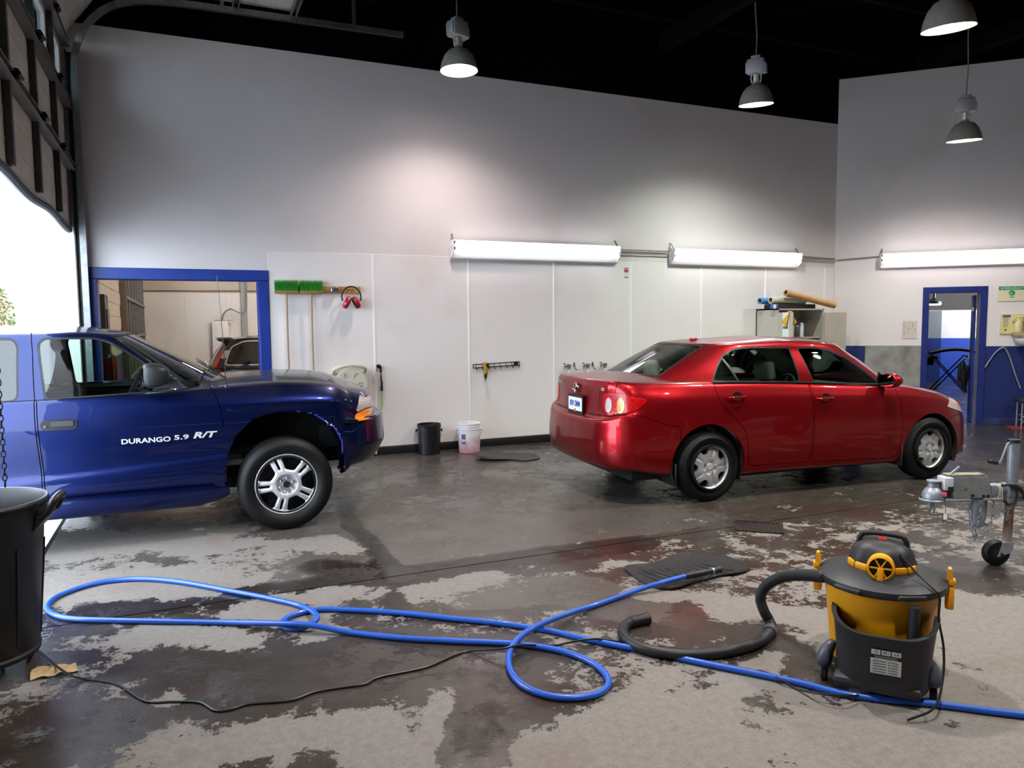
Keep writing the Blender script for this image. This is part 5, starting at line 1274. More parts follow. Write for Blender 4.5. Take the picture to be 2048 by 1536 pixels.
pendant((6.62, 7.48, 4.28), 7, -50, 'greenish bell pendant lamp hanging above the red sedan', 'f2ffe6', PW * .62, GRN)
pendant((9.51, 6.81, 3.95), 6, -50, 'bell pendant lamp on a kinked cord before the angled wall', 'fdf8ea', PW * .52, (1.0, .93, .88))
pendant((6.01, 4.48, 4.05), 8, -60, 'bell pendant lamp highest in the room, hung over trailer coupler', 'f6ffec', PW * 1.25, GRN)
pendant((2.4, 4.5, 4.35), 0, 0, 'bell pendant lamp above the looped blue hose', 'fdf8ea', PW * 1.25, NEU)
pendant((1.9, 1.2, 4.35), 0, 0, 'bell pendant lamp above the bare floor before the shop vacuum', 'fdf8ea', PW, NEU)
pendant((5.4, 1.3, 4.2), 0, 0, 'bell pendant lamp above the trailer road wheels', 'fdf8ea', PW, NEU)
pendant((9.2, 3.3, 4.2), 0, 0, 'bell pendant lamp above the clear floor near the side wall', 'fdf8ea', PW, NEU)
# ================================================================ wall strip lights
M_FIX = mat('white_enamel', 'e8e6e0', .4)
M_TUBE = mat('fluorescent_tube', 'ffffff', .5, emit='f6f4ff', estr=5.5)
def strip(m, L, label, tilt=-28):
    t = thing('strip_light', label, 'light', (0, 0, 0), 0); t.matrix_world = m; t['group'] = 'strip lights along the walls'
    # local x along wall, -y into the room, z up; reflector hood tilted down to the room
    bm = new_bm(); prism(bm, [(-.02, .02), (-.06, .05), (-.10, .05), (-.10, -.02), (-.06, -.05), (-.045, -.17), (-.02, -.19), (-.015, -.188), (-.035, -.165), (-.02, -.02)], -L / 2, L / 2, Matrix(((0, 0, 1, 0), (1, 0, 0, 0), (0, 1, 0, 0), (0, 0, 0, 1))))
    obj('housing', bm, M_FIX, t)
    for k in (-1, 1):
        bm = new_bm(); prism(bm, [(-.015, .055), (-.145, .05), (-.13, -.10), (-.02, -.19)], -.004, .004, T(k * (L / 2 - .012), 0, 0) @ Matrix(((0, 0, 1, 0), (1, 0, 0, 0), (0, 1, 0, 0), (0, 0, 0, 1)))); obj('end_plate', bm, M_FIX, t)
        for zz in (.02, -.055): bm = new_bm(); box(bm, (k * (L / 2 - .03), -.115, zz), (.03, .03, .035), .004); obj('lamp_holder', bm, mat('lampholder_dark', '3a3c3c', .5), t)
    for zz, yy in ((.02, -.135), (-.055, -.125)):
        bm = new_bm(); cyl(bm, (0, yy, zz), .019, L - .08, 12, axis='X'); obj('tube_lamp', bm, M_TUBE, t)
    for k in (-1, 1):
        bm = new_bm(); x0 = k * (L / 2 - .03)
        tube(bm, [(x0, -.0, .13), (x0, -.02, .13), (x0 - .01, -.10, .05)], .005, 6); tube(bm, [(x0, -.0, .13), (x0 + k * .03, -.06, .02)], .004, 6); obj('hanger_hook', bm, mat('rusty_hook', '5a4a3e', .7), t)
    return t
strip(T((3.15 + 5.622) / 2, YB - .012, 2.62), 2.46, 'strip light with two bright tubes above the tool hooks')
strip(T((6.49 + 8.918) / 2, YB - .012, 2.62), 2.43, 'strip light with two bright tubes between conduits above the red sedan')
strip(RWM @ T(.655 + 1.23, -.0, 2.61), 2.46, 'strip light with two bright tubes above the blue doorway')
for a, b, lab in ((5.63, 6.475, 'pair of thin conduits joining the two strip lights on panelled wall'), (8.93, XC - .02, 'thin conduit from strip light to the wall corner')):
    t = thing('conduit', lab, 'conduit', (a, YB - .03, 2.60))
    for k, zz in enumerate((.03, -.02)):
        bm = new_bm(); tube(bm, [(0, 0, zz), (b - a, 0, zz - (.02 if b > 9 else 0))], .010 if k == 0 else .008, 6); obj('pipe', bm, mat('painted_conduit', '9a938a', .5, .2, vary=.2), t)
t = thing('conduit', 'thin conduit from the wall corner to strip light over doorway', 'conduit'); t.matrix_world = RWM @ T(.03, -.025, 2.59)
bm = new_bm(); tube(bm, [(0, 0, 0), (.61, 0, .035)], .009, 6); obj('pipe', bm, MATS['painted_conduit'], t)
# ================================================================ things on the back wall
M_WOOD = mat('pale_wood', 'c79a58', .55, vary=.2, scale=8, vdark='a87a3c')
M_GREENB = mat('green_bristle', '2fa028', .6, vary=.35, scale=60)
rk = thing('tool_rack', 'pale wooden tool rack board screwed to white wall panels', 'rack', (1.51, YB - .022, 2.03))
bm = new_bm(); box(bm, (0, 0, 0), (.99, .02, .088), .004); obj('board', bm, M_WOOD, rk)
for x in (-.38, -.10, .18, .37):
    bm = new_bm(); tube(bm, [(x - .025, -.008, 0), (x - .025, -.07, .01)], .006, 6); tube(bm, [(x + .025, -.008, 0), (x + .025, -.07, .01)], .006, 6); obj('peg', bm, M_STEEL, rk)
def broom(x, lab):
    t = thing('push_broom', lab, 'broom', (x, YB - .085, .18), 0, 'upside-down push brooms')
    bm = new_bm(); tube(bm, catmull([(.0, .0, 0), (.004, .005, .6), (-.002, .006, 1.2), (.0, 0, 1.81)], 8), .0125, 10)
    obj('handle', bm, mat('worn_broom_handle', 'b08a66', .6, vary=.6, scale=5, vdark='8d8a88'), t)
    hd = bpy.data.objects.new('head', None)
    bm = new_bm(); box(bm, (.0, 0, 1.818), (.27, .065, .036), .012); h = obj('head_block', bm, mat('broom_block', '9a6a3a', .6), t)
    rnd = random.Random(int(x * 100)); V = []; F = []
    for i in range(34):
        for j in range(8):
            for k in range(3):
                px = -.128 + .256 * (i + rnd.uniform(.1, .9)) / 34; py = -.03 + .06 * (j + rnd.uniform(.1, .9)) / 8
                tx = px * 1.04 + rnd.uniform(-.006, .006); ty = py * 2.0 + rnd.uniform(-.006, .006); hz = .135 + rnd.uniform(-.012, .01)
                i0 = len(V); V += [(px - .0022, py, 1.826), (px + .0022, py, 1.826), (px, py + .004, 1.826), (tx, ty, 1.826 + hz)]; F += [(i0, i0 + 1, i0 + 3), (i0 + 1, i0 + 2, i0 + 3), (i0 + 2, i0, i0 + 3)]
    me = bpy.data.meshes.new('bristles'); me.from_pydata(V, [], F); me.update(); o = obj('bristles', me, M_GREENB, t); o['kind'] = 'stuff'
    return t
broom(1.135, 'green push broom hung head up beside the blue frame post'); broom(1.415, 'green push broom hung head up, next to small metal box')
t = thing('tape_box', 'small shiny metal box sitting on the wooden tool rack', 'box', (1.69, YB - .07, 2.0))
bm = new_bm(); box(bm, (0, 0, .035), (.10, .06, .07), .014, seg=3); obj('case', bm, mat('bright_tin', 'b8bcbe', .3, .8, vary=.6, scale=40, vdark='3a3c3c'), t)
bm = new_bm(); box(bm, (0, -.031, .035), (.07, .004, .045), .006); obj('face_plate', bm, mat('tin_label', '8a8e92', .3, .7, vary=.7, scale=60, vdark='2a2a2c'), t)
t = thing('ear_muffs', 'red ear muffs with black headband hanging on the tool rack', 'ear muffs', (1.88, YB - .11, 1.815)); t.scale = (1.2, 1.2, 1.2)
bm = new_bm(); tube(bm, catmull([(-.088, 0, .07), (-.095, .0, .12), (-.075, 0, .17), (-.03, 0, .208), (.03, 0, .208), (.075, 0, .17), (.095, 0, .12), (.088, 0, .07)], 6), .008, 8)
obj('headband', bm, mat('black_headband', '2a2624', .5), t)
for s in (-1, 1):
    bm = new_bm(); lathe(bm, [(0, .028), (.035, .026), (.05, .012), (.052, -.008), (.046, -.014), (0, -.014)], 24, T(s * .047, 0, .055) @ RY(s * 62) @ RZ(0) @ Matrix.Diagonal((1.25, .8, 1, 1)))
    c = obj('ear_cup', bm, mat('muff_red', 'b0101c', .35, coat=.4), t)
    bm = new_bm(); lathe(bm, [(.048, -.014), (.05, -.024), (.03, -.028), (.02, -.014)], 24, T(s * .047, 0, .055) @ RY(s * 62) @ Matrix.Diagonal((1.2, .8, 1, 1))); obj('cushion', bm, mat('muff_black', '171515', .7), t)
# hose reel
t = thing('hose_reel', 'beige plastic wall hose reel with green hose, above the SUV hood', 'hose reel', (1.83, YB - .13, .90))
M_BEIGE = mat('beige_plastic', 'cfc8b8', .45, vary=.08)
bm = new_bm(); prism(bm, rrect(.40, .44, .08, 6), -.02, .0, T(0, .115, -.02) @ XZ); obj('back_plate', bm, M_BEIGE, t)
bm = new_bm(); lathe(bm, [(.03, -.10), (.20, -.10), (.205, -.09), (.20, -.08), (.06, -.075), (.06, .075), (.2, .08)], 40, RX(-90)); 
rd = None
P = Patch.grid(np.stack([(rr_ := np.meshgrid(np.linspace(.03, .19, 22), np.linspace(0, 2 * np.pi, 121), indexing='ij'))[0] * np.cos(rr_[1]), -.11 + 0 * rr_[0], rr_[0] * np.sin(rr_[1])], -1), dict(r=rr_[0], a=rr_[1]))
if P.N[:, 1].mean() > 0: P.N = -P.N; P.F = [f[::-1] for f in P.F]
ka = (P['a'] + np.pi / 6) % (np.pi / 3) - np.pi / 6
P.minus(np.hypot((P['r'] - .115) / .045, P['r'] * np.sin(ka) / .03) * .03 - .03).obj('front_disc', M_BEIGE, t, .02)
obj('drum', bm, M_BEIGE, t)
bm = new_bm(); tube(bm, catmull([(-.19, .10, .12), (-.17, -.06, .20), (0, -.09, .235), (.17, -.06, .20), (.19, .10, .12)], 6), .022, 8); obj('guard_bow', bm, M_BEIGE, t)
bm = new_bm()
for k in range(5): tube(bm, [(.13 * math.cos(a), -.05 + .026 * k, .13 * math.sin(a)) for a in np.linspace(0, 6.28, 40, endpoint=False)], .012, 8, closed=True)
obj('wound_hose', bm, mat('green_hose', '8fae4c', .4), t)
# hanging hose end with spray wand
t = thing('spray_wand_hose', 'pale green hose hanging on the wall with a black spray wand end', 'hose', (2.205, YB - .05, 0))
bm = new_bm(); tube(bm, catmull([(.03, .0, .86), (.035, 0, .75), (.025, 0, .6), (-.01, -.0, .48), (-.03, 0, .34), (-.03, 0, .22), (-.06, -.01, .02)], 6), .012, 8); obj('hose', bm, mat('pale_green_hose', '9cb472', .4), t)
bm = new_bm(); tube(bm, [(.028, 0, .86), (.022, 0, 1.04)], .014, 8); obj('coupling', bm, M_CHROME, t)
bm = new_bm(); tube(bm, [(.032, 0, .80), (.030, 0, .92)], .016, 8); obj('grip', bm, M_TRIM, t)
bm = new_bm(); tube(bm, catmull([(.022, 0, 1.03), (.02, 0, 1.09), (.0, -.01, 1.115), (-.03, -.02, 1.11)], 5), .016, 8); box(bm, (0, -.0, 1.10), (.05, .045, .045), .012); obj('nozzle', bm, M_TRIM, t)
bm = new_bm(); tube(bm, [(-.02, .05, 1.06), (-.02, -.0, 1.06), (-.02, -.02, 1.08)], .006, 6); obj('wall_hook', bm, M_STEEL, t)
# hook rack and drill
t = thing('hook_rack', 'black wire hook rack screwed slightly askew to white wall panels', 'rack', (3.78, YB - .03, 1.075)); t.rotation_euler = (0, R(-1.8), 0)
bm = new_bm()
for z in (.022, -.022): tube(bm, [(-.33, 0, z), (.33, 0, z)], .0055, 6)
for x in (-.33, .33): tube(bm, [(x, 0, -.022), (x, 0, .022)], .0055, 6)
obj('wire_frame', bm, mat('black_wire', '1c1c1e', .5, .4), t)
bm = new_bm(); tube(bm, catmull([(0, .0, .022), (0, -.006, -.03), (0, -.03, -.05), (0, -.05, -.04), (0, -.055, -.02)], 5), .004, 6); hm = mesh_of(bm, 'hook')
for k in range(8): obj('hook', hm, MATS['black_wire'], t, loc=(-.29 + k * .085, 0, 0))
bm = new_bm(); box(bm, (0, .01, 0), (.05, .02, .05), .004); pm = mesh_of(bm, 'mount_plate')
for x in (-.13, .28): obj('mount_plate', pm, MATS['black_wire'], t, loc=(x, 0, 0))
t = thing('air_drill', 'yellow and black air drill hanging nose down from the hook rack', 'drill', (3.597, YB - .085, .88))
bm = new_bm(); tube(bm, catmull([(0, 0, .235), (.0, 0, .20), (.004, 0, .15), (.012, 0, .10), (.004, 0, .075)], 4), [.024, .026, .027, .024, .022, .021, .021, .022, .024, .026, .027, .027, .027, .027, .026, .025, .02], 10); obj('grip', bm, mat('tool_yellow', 'c89018', .45, vary=.3, scale=30, vdark='3a3020'), t)
bm = new_bm(); tube(bm, [(.004, 0, .085), (.004, 0, .03)], [.022, .018], 12); tube(bm, [(.004, 0, .03), (.004, 0, .0)], [.009, .006], 8); box(bm, (.022, 0, .12), (.018, .03, .03), .006); obj('chuck', bm, M_TRIM, t)
# spray bottles on hooks
M_SPRAYG = mat('spray_trigger_grey', '6e7672', .5, vary=.2, scale=50)
def sprayer(x, lab, bottle=True):
    t = thing('spray_bottle' if bottle else 'spray_trigger', lab, 'spray bottle' if bottle else 'trigger', (x, YB - .06, .99), R(8), 'spray bottles on wall hooks' if bottle else None)
    bm = new_bm(); box(bm, (-.01, 0, .045), (.085, .03, .032), .01, m=RY(-18)); tube(bm, [(-.045, 0, .035), (-.06, 0, -.005)], .007, 6); cyl(bm, (-.058, 0, .068), .012, .025, 10, axis='X'); cyl(bm, (.015, 0, .012), .022, .035, 14); box(bm, (.03, 0, .04), (.04, .028, .04), .01)
    obj('trigger_head', bm, M_SPRAYG, t)
    if bottle:
        bm = new_bm(); lathe(bm, [(0, -.25), (.045, -.25), (.05, -.24), (.05, -.12), (.046, -.10), (.03, -.045), (.018, -.02), (.016, 0), (0, 0)], 24, T(.015, 0, 0)); obj('bottle', bm, mat('pink_clear_bottle', 'd8c6c8', .3, trans=.3), t)
    bm = new_bm(); tube(bm, [(.0, .058, .05), (.0, .0, .05), (0, -.005, .065)], .005, 6); obj('wall_hook', bm, M_STEEL, t)
sprayer(4.825, 'spray bottle with pinkish liquid hung at the panel joint side of the row'); sprayer(5.12, 'spray bottle with pinkish liquid hung between two small hooks'); sprayer(5.395, 'grey spray trigger hung on the wall next to red sedan rear window', False)
for x, lab in ((4.95, 'small dark wall hook between the two spray bottles'), (5.24, 'small dark wall hook between spray bottle and grey trigger')):
    t = thing('wall_hook', lab, 'hook', (x, YB - .02, 1.01), 0)
    bm = new_bm(); tube(bm, catmull([(-.005, 0, .05), (0, -.01, 0), (.008, -.03, -.04), (.02, -.04, -.03)], 5), .006, 6); obj('hook', bm, MATS['rusty_hook'], t); bm = new_bm(); box(bm, (-.004, .004, .035), (.022, .008, .05), .003); obj('back_plate', bm, MATS['rusty_hook'], t)
# sticker on panel
t = thing('warning_sticker', 'small red and white sticker on the wall panel under conduits', 'sticker', (5.783, YB - .0125, 2.31))
bm = new_bm(); box(bm, (0, 0, .0), (.075, .002, .155)); obj('sheet', bm, mat('sticker_white', 'dcd6d2', .5), t)
for z, h, c in ((.066, .014, '8a6a62'), (.03, .042, 'b04450'), (-.062, .012, '8a5a5c')):
    bm = new_bm(); box(bm, (0, -.0015, z), (.068, .001, h)); obj('print_band', bm, mat('sticker_' + c, c, .5), t)
# ================================================================ metal cabinet with its door open, in the corner
M_CAB = mat('beige_steel_cabinet', 'b5b0a4', .45, .1, vary=.08, scale=6)
cb = thing('steel_cabinet', 'beige steel storage cabinet with one door open in the corner', 'cabinet', (8.59, YB - .245, 0), 0)
CW, CD, CH = .92, .46, 1.80
bm = new_bm(); box(bm, (-CW / 2 + .01, 0, CH / 2), (.02, CD, CH)); box(bm, (CW / 2 - .01, 0, CH / 2), (.02, CD, CH)); box(bm, (0, CD / 2 - .01, CH / 2), (CW, .02, CH)); box(bm, (0, 0, CH - .01), (CW, CD, .02)); box(bm, (0, 0, .05), (CW, CD, .1)); obj('carcass', bm, M_CAB, cb)
for z in (.55, 1.0, 1.36):
    bm = new_bm(); box(bm, (0, .02, z), (CW - .05, CD - .06, .018)); obj('shelf', bm, M_CAB, cb)
# left door standing open at right angles to the front, right door folded open against the corner
bm = new_bm(); box(bm, (CW / 4, 0, CH / 2), (CW / 2, .02, CH - .12)); ld = obj('cabinet_door', bm, M_CAB, cb, loc=(-CW / 2, -CD / 2 - .01, 0), rot=(0, 0, R(-108)))
bm = new_bm(); box(bm, (CW / 4, 0, CH / 2), (CW / 2, .02, CH - .12)); rdr = obj('cabinet_door', bm, M_CAB, cb, loc=(CW / 2, -CD / 2 - .01, 0), rot=(0, 0, R(1)))
bm = new_bm(); box(bm, (CW / 2 - .06, -.02, 1.12), (.06, .03, .1), .006); tube(bm, [(CW / 2 - .18, -.02, 1.12), (CW / 2 - .06, -.02, 1.12)], .008, 6); obj('latch', bm, MATS['grey_strut'], rdr)
t = thing('paper_sheet', 'white printed sheet taped to the open cabinet door', 'paper'); t.matrix_world = ld.matrix_world
t.location = (8.59 - CW / 2, YB - .245 - CD / 2 - .01, 0); t.rotation_euler = (0, 0, R(-108))
bm = new_bm(); box(bm, (.27, -.012, 1.46), (.20, .002, .56)); obj('sheet', bm, mat('paper', 'e6e6e2', .8), t)
bm = new_bm(); box(bm, (.27, -.0135, 1.52), (.16, .001, .035)); obj('print_line', bm, mat('print_grey', '6a6a68', .7), t)
t = thing('yellow_cloth', 'yellow cloth draped over the top of the open cabinet door', 'cloth', (8.59 - CW / 2, YB - .245 - CD / 2 - .01, 0), R(-108))
bm = new_bm()
for k, (dx, dy) in enumerate(((-.10, -.022), (.06, .03))):
    V = [(.37, dy * .5, 1.80 - .06), (.37 + dx * 1.4, dy, 1.56), (.37 + dx * .4, dy * 1.8, 1.53), (.37 + dx * 2.2, dy * 1.2, 1.60), (.37 + .02, dy * 1.0, 1.70)]
    vs = [bm.verts.new(q) for q in V]; bm.faces.new((vs[0], vs[3], vs[1])); bm.faces.new((vs[0], vs[1], vs[2])); bm.faces.new((vs[0], vs[2], vs[4]))
    vs2 = [bm.verts.new((a, b + .006, c)) for a, b, c in V]; bm.faces.new((vs2[0], vs2[1], vs2[3])); bm.faces.new((vs2[0], vs2[2], vs2[1])); bm.faces.new((vs2[0], vs2[4], vs2[2]))
box(bm, (.37, 0, 1.748), (.05, .05, .02), .006)
obj('cloth', bm, mat('yellow_cloth', 'd0a030', .8, vary=.2, scale=14), t)
def jar(x, y, z, r, h, col, lab, nm='spray_can', cap='e8e6e0'):
    t = thing(nm, lab, 'can' if nm == 'spray_can' else 'bottle', (x, y, z))
    bm = new_bm(); lathe(bm, [(0, 0), (r, 0), (r, h * .86), (r * .8, h * .92), (r * .55, h * .94), (0, h * .94)], 18); obj('body', bm, mat('can_' + col, col, .35, .2), t)
    bm = new_bm(); lathe(bm, [(r * .5, h * .93), (r * .5, h), (0, h)], 14); obj('cap', bm, mat('cap_' + cap, cap, .4), t)
cz = 1.371; cy = YB - .33
jar(8.42, cy, cz, .05, .17, '1c1c1e', 'squat black can on the cabinet shelf', cap='1c1c1e')
jar(8.55, cy, cz, .030, .21, 'b8b8b0', 'pale spray can on cabinet shelf beside the black can'); jar(8.64, cy - .02, cz, .030, .17, '4a3a3c', 'dark maroon spray can on cabinet shelf'); jar(8.74, cy, cz, .036, .22, 'c4ccd4', 'tall pale blue spray can on cabinet shelf')
t = thing('small_carton', 'small white carton at the front of the cabinet shelf', 'box', (8.37, cy - .11, cz)); bm = new_bm(); box(bm, (0, 0, .025), (.13, .06, .05), .003); obj('carton', bm, MATS['paper'], t)
lettering('print', 'FX', .03, MATS['print_grey'], T(-.01, -.032, .025) @ RX(90), t, .0005)
# rolls lying on the cabinet
def roll(a, b, r, col, lab, hole=True):
    a = Vector(a); b = Vector(b); d = (b - a); t = thing('paper_roll', lab, 'roll', a); q = Vector((0, 0, 1)).rotation_difference(d.normalized()).to_matrix().to_4x4(); L = d.length
    bm = new_bm(); lathe(bm, [(r * .72, 0.0), (r, 0), (r, L), (r * .72, L)], 24, q); obj('roll', bm, mat('roll_' + col, col, .6, vary=.12, scale=9), t)
    bm = new_bm(); lathe(bm, [(r * .72, .002), (r * .70, .002), (r * .70, L - .002), (0, L - .002)], 24, q); obj('core', bm, mat('roll_core', '8a7460', .8), t)
ztop = CH
roll((8.02, YB - .21, ztop + .12), (8.66, YB - .18, ztop + .119), .048, '4a88c8', 'blue paper roll lying at the wall side on steel cabinet')
roll((8.12, YB - .33, ztop + .128), (8.80, YB - .32, ztop + .124), .052, 'c8c4a8', 'cream paper roll lying on the steel cabinet under cardboard tube')
roll((8.30, YB - .45, ztop + .235), (9.30, YB - .43, ztop + .056), .052, 'c49a66', 'brown cardboard tube sloping across the top of steel cabinet')
t = thing('dark_tray', 'long dark brown box under the paper rolls on steel cabinet', 'box', (8.56, YB - .27, ztop)); bm = new_bm(); box(bm, (0, 0, .035), (.80, .24, .07), .006); obj('box', bm, mat('dark_brown_card', '2c2220', .7, vary=.3, scale=5), t)
t = thing('blue_white_carton', 'small blue and white carton hanging over cabinet edge', 'box', (8.10, YB - .43, ztop)); bm = new_bm(); box(bm, (-.0, 0, .035), (.09, .07, .07), .004); obj('carton', bm, mat('carton_blue', '2c5aa0', .5), t)
bm = new_bm(); box(bm, (-.02, -.036, .03), (.05, .003, .06)); obj('label', bm, MATS['paper'], t)
# ================================================================ things on the angled wall (local: x along wall, -y into room)
def rthing(name, lab, cat, s, off, z, group=None):
    t = thing(name, lab, cat, group=group); t.matrix_world = RWM @ T(s, -off, z); return t
t = rthing('steel_sheet', 'scuffed grey metal sheet leaning over the blue dado by doorway', 'sheet', .895, .012, .0)
bm = new_bm(); box(bm, (0, 0, .607), (.82, .006, 1.205), .001, seg=1); obj('sheet', bm, mat('scuffed_grey_sheet', 'a4a3a0', .4, .3, vary=.4, scale=4, vdark='7c7a78'), t)
for k, (x, z) in enumerate(((-.38, 1.18), (.38, 1.18), (.30, .66), (-.2, .66))):
    bm = new_bm(); cyl(bm, (x, -.005, z), .008, .006, 10, axis='Y'); obj('screw', bm, M_STEEL, t)
t = rthing('wall_notice', 'faded white notice sheet with smudged marks left of the blue doorway', 'paper', 1.115, .006, 1.46)
bm = new_bm(); box(bm, (0, 0, 0), (.21, .003, .28)); obj('sheet', bm, mat('faded_paper', 'c9c0b6', .8), t)
rnd = random.Random(4)
for k in range(14):
    x, z = (-.085 + rnd.uniform(0, .01), .12 - k * .035) if k < 7 else (rnd.uniform(-.03, .09), rnd.uniform(-.12, .12))
    bm = new_bm(); box(bm, (x, -.002, z), (rnd.uniform(.008, .02), .001, rnd.uniform(.008, .022))); obj('print_mark', bm, mat('faded_print', '8a8078', .8), t)
t = rthing('emergency_sign', 'cream sign with green EMERGENCY band beside the blue doorway', 'sign', 2.47, .008, 1.995)
bm = new_bm(); box(bm, (0, 0, 0), (.36, .008, .225), .004, seg=1); obj('board', bm, mat('cream_sign', 'd6ceaa', .5), t)
bm = new_bm(); box(bm, (0, -.0055, .085), (.345, .002, .055)); obj('green_band', bm, mat('sign_green', '2a8a5c', .5), t)
lettering('sign_lettering', 'EMERGENCY', .05, mat('sign_pale', 'c8d8c0', .5), T(0, -.0075, .083) @ RX(90), t, .0006, sx=1.02)
bm = new_bm(); cyl(bm, (.0, -.006, .012), .042, .003, 24, axis='Y'); box(bm, (.0, -.006, -.05), (.06, .002, .012)); obj('green_symbol', bm, mat('sign_green2', '1f9a62', .5), t)
bm = new_bm(); box(bm, (-.012, -.0085, .002), (.022, .001, .02), .003); obj('symbol_face', bm, mat('sign_pale', 'c8d8c0', .5), t)
t = rthing('eyewash_station', 'cream emergency eyewash station with bottle above white bowl', 'eyewash', 2.49, .012, 1.54)
bm = new_bm(); box(bm, (0, 0, 0), (.31, .02, .31), .006, seg=1); obj('back_plate', bm, mat('cream_plastic', 'd2c68e', .45), t)
bm = new_bm(); box(bm, (-.075, -.012, .12), (.10, .003, .04)); obj('purple_label', bm, mat('purple_label', '5c5880', .6), t)
for k in range(6):
    bm = new_bm(); box(bm, (-.085, -.012, .075 - k * .022), (.075 - .01 * (k % 2), .001, .008)); obj('print_line', bm, MATS['faded_print'], t)
bm = new_bm(); prism(bm, [(0, .018), (.018, 0), (0, -.018), (-.018, 0)], -.002, 0, T(-.085, -.011, -.09) @ XZ); obj('diamond_mark', bm, mat('dark_mark', '5c4a48', .6), t)
bm = new_bm(); lathe(bm, [(0, -.13), (.05, -.13), (.055, -.12), (.055, .03), (.04, .07), (.025, .08), (0, .08)], 24, T(.07, -.06, -.0)); obj('bottle', bm, mat('cream_bottle', 'd8cd96', .35), t)
bm = new_bm(); tube(bm, catmull([(.01, -.02, .02), (.01, -.08, .06), (.03, -.12, .10), (.07, -.13, .11), (.11, -.12, .10), (.13, -.08, .06), (.13, -.02, .02)], 5), .011, 8); box(bm, (.07, -.055, .05), (.13, .09, .02), .006); obj('holder', bm, MATS['cream_plastic'], t)
bm = new_bm(); prism(bm, rrect(.17, .05, .02), -.12, -.01, T(.07, 0, -.145) @ XZ @ Matrix.Diagonal((1, 1, 1, 1))); obj('drip_shelf', bm, mat('dull_cream_plastic', 'a89a6a', .5), t)  # one even, duller cream for the shelf
t = rthing('wash_bowl', 'white rounded wash bowl fixed to the angled wall above blue dado', 'bowl', 2.64, .14, 1.21)
bm = new_bm(); lathe(bm, [(0, 0), (.06, .005), (.11, .04), (.135, .10), (.138, .115), (.13, .115), (.12, .10), (.09, .04), (0, .015)], 32, Matrix.Diagonal((1, .95, 1, 1))); obj('bowl', bm, mat('white_ceramic', 'e6e4de', .25, coat=.5), t)
bm = new_bm(); box(bm, (0, .10, .07), (.1, .07, .09), .012); obj('bracket', bm, MATS['white_ceramic'], t)
t = rthing('hanging_tube', 'thin grey tube hung in an arch over a hook on the blue dado', 'hose', 2.37, .03, 0)
bm = new_bm(); tube(bm, catmull([(-.21, 0, .88), (-.16, 0, .98), (-.09, 0, 1.10), (-.02, 0, 1.17), (.02, -.01, 1.185), (.06, 0, 1.14), (.11, 0, 1.02), (.18, 0, .80), (.26, 0, .57)], 6), .009, 8); obj('tube', bm, mat('grey_tube', '8c949c', .5), t)
bm = new_bm(); tube(bm, [(.015, .03, 1.17), (.015, -.02, 1.17), (.015, -.025, 1.19)], .006, 6); obj('hook', bm, M_STEEL, t)
t = rthing('tube_frame_stool', 'low stool with grey tubular legs in front of the blue dado', 'stool', 2.76, .34, .008)
for x, y in ((-.20, -.14), (-.20, .14), (.20, -.14), (.20, .14)):
    bm = new_bm(); tube(bm, [(x, y, 0), (x * .98, y * .98, .385)], .0125, 10); obj('leg', bm, mat('grey_tube_steel', 'a8aab0', .35, .8), t)
for z in (.10, .18):
    bm = new_bm(); tube(bm, [(-.20, -.14, z), (.20, -.14, z)], .008, 8); tube(bm, [(-.2, .14, z), (.2, .14, z)], .008, 8); obj('rung', bm, MATS['grey_tube_steel'], t)
bm = new_bm(); box(bm, (0, 0, .41), (.50, .38, .05), .02); obj('seat', bm, mat('black_seat', '1a1c20', .6), t)
t = rthing('red_mat', 'thin red mat on the floor under the tubular stool', 'mat', 2.74, .34, 0); bm = new_bm(); box(bm, (0, 0, .004), (.62, .46, .008), .003, seg=1); obj('mat', bm, mat('red_mat', '7c2024', .8, vary=.3), t)
# stand with bumper in the doorway
t = rthing('folding_stand', 'black folding X-leg work stand behind the blue doorway', 'stand', 2.62, -6.0, 0); bk = mat('stand_black', '18181c', .5, .4)
for y in (-.22, .22):
    for s in (1, -1):
        bm = new_bm(); tube(bm, catmull([(s * -.34, y, .80), (s * -.29, y, .75), (s * .29, y, .06), (s * .34, y, .016)], 4), .014, 8); obj('leg', bm, bk, t)
for s in (1, -1):
    for z in (.80, .016):
        bm = new_bm(); tube(bm, [(s * .34, -.22, z), (s * .34, .22, z)], .014, 8); obj('cross_bar', bm, bk, t)
t = rthing('bumper_cover', 'dark curved bumper cover lying on the folding stand', 'bumper', 2.74, -6.0, .815)
bm = new_bm(); secs = []
for q in np.linspace(-1, 1, 17):
    x = q * .50; z = .10 * (1 - q * q); y = .12 * q * q
    secs.append([bm.verts.new((x, y + a, z + b)) for a, b in ((-.20, 0), (-.18, .05), (-.02, .075), (.14, .05), (.17, 0), (.12, .02), (-.02, .045), (-.16, .02))])
for A, B in zip(secs, secs[1:]):
    for i in range(8): bm.faces.new((A[i], A[(i + 1) % 8], B[(i + 1) % 8], B[i]))
bm.faces.new(secs[0]); bm.faces.new(secs[-1][::-1]); obj('cover', bm, mat('dark_bumper', '2c2622', .45, vary=.5, scale=7), t)
t = rthing('tan_pad', 'tan pad with dark strap hanging on the stand end', 'pad', 2.24, -5.9, .60)
bm = new_bm(); box(bm, (0, 0, .16), (.30, .2, .04), .015); obj('pad', bm, mat('tan_pad', '8d7c62', .8), t); bm = new_bm(); box(bm, (-.03, 0, .07), (.20, .16, .16), .03); obj('bag', bm, bk, t)
t = rthing('glove_bundle', 'bundle of black gloves hung on the blue door leaf', 'gloves', 1.955, -.42, .55)
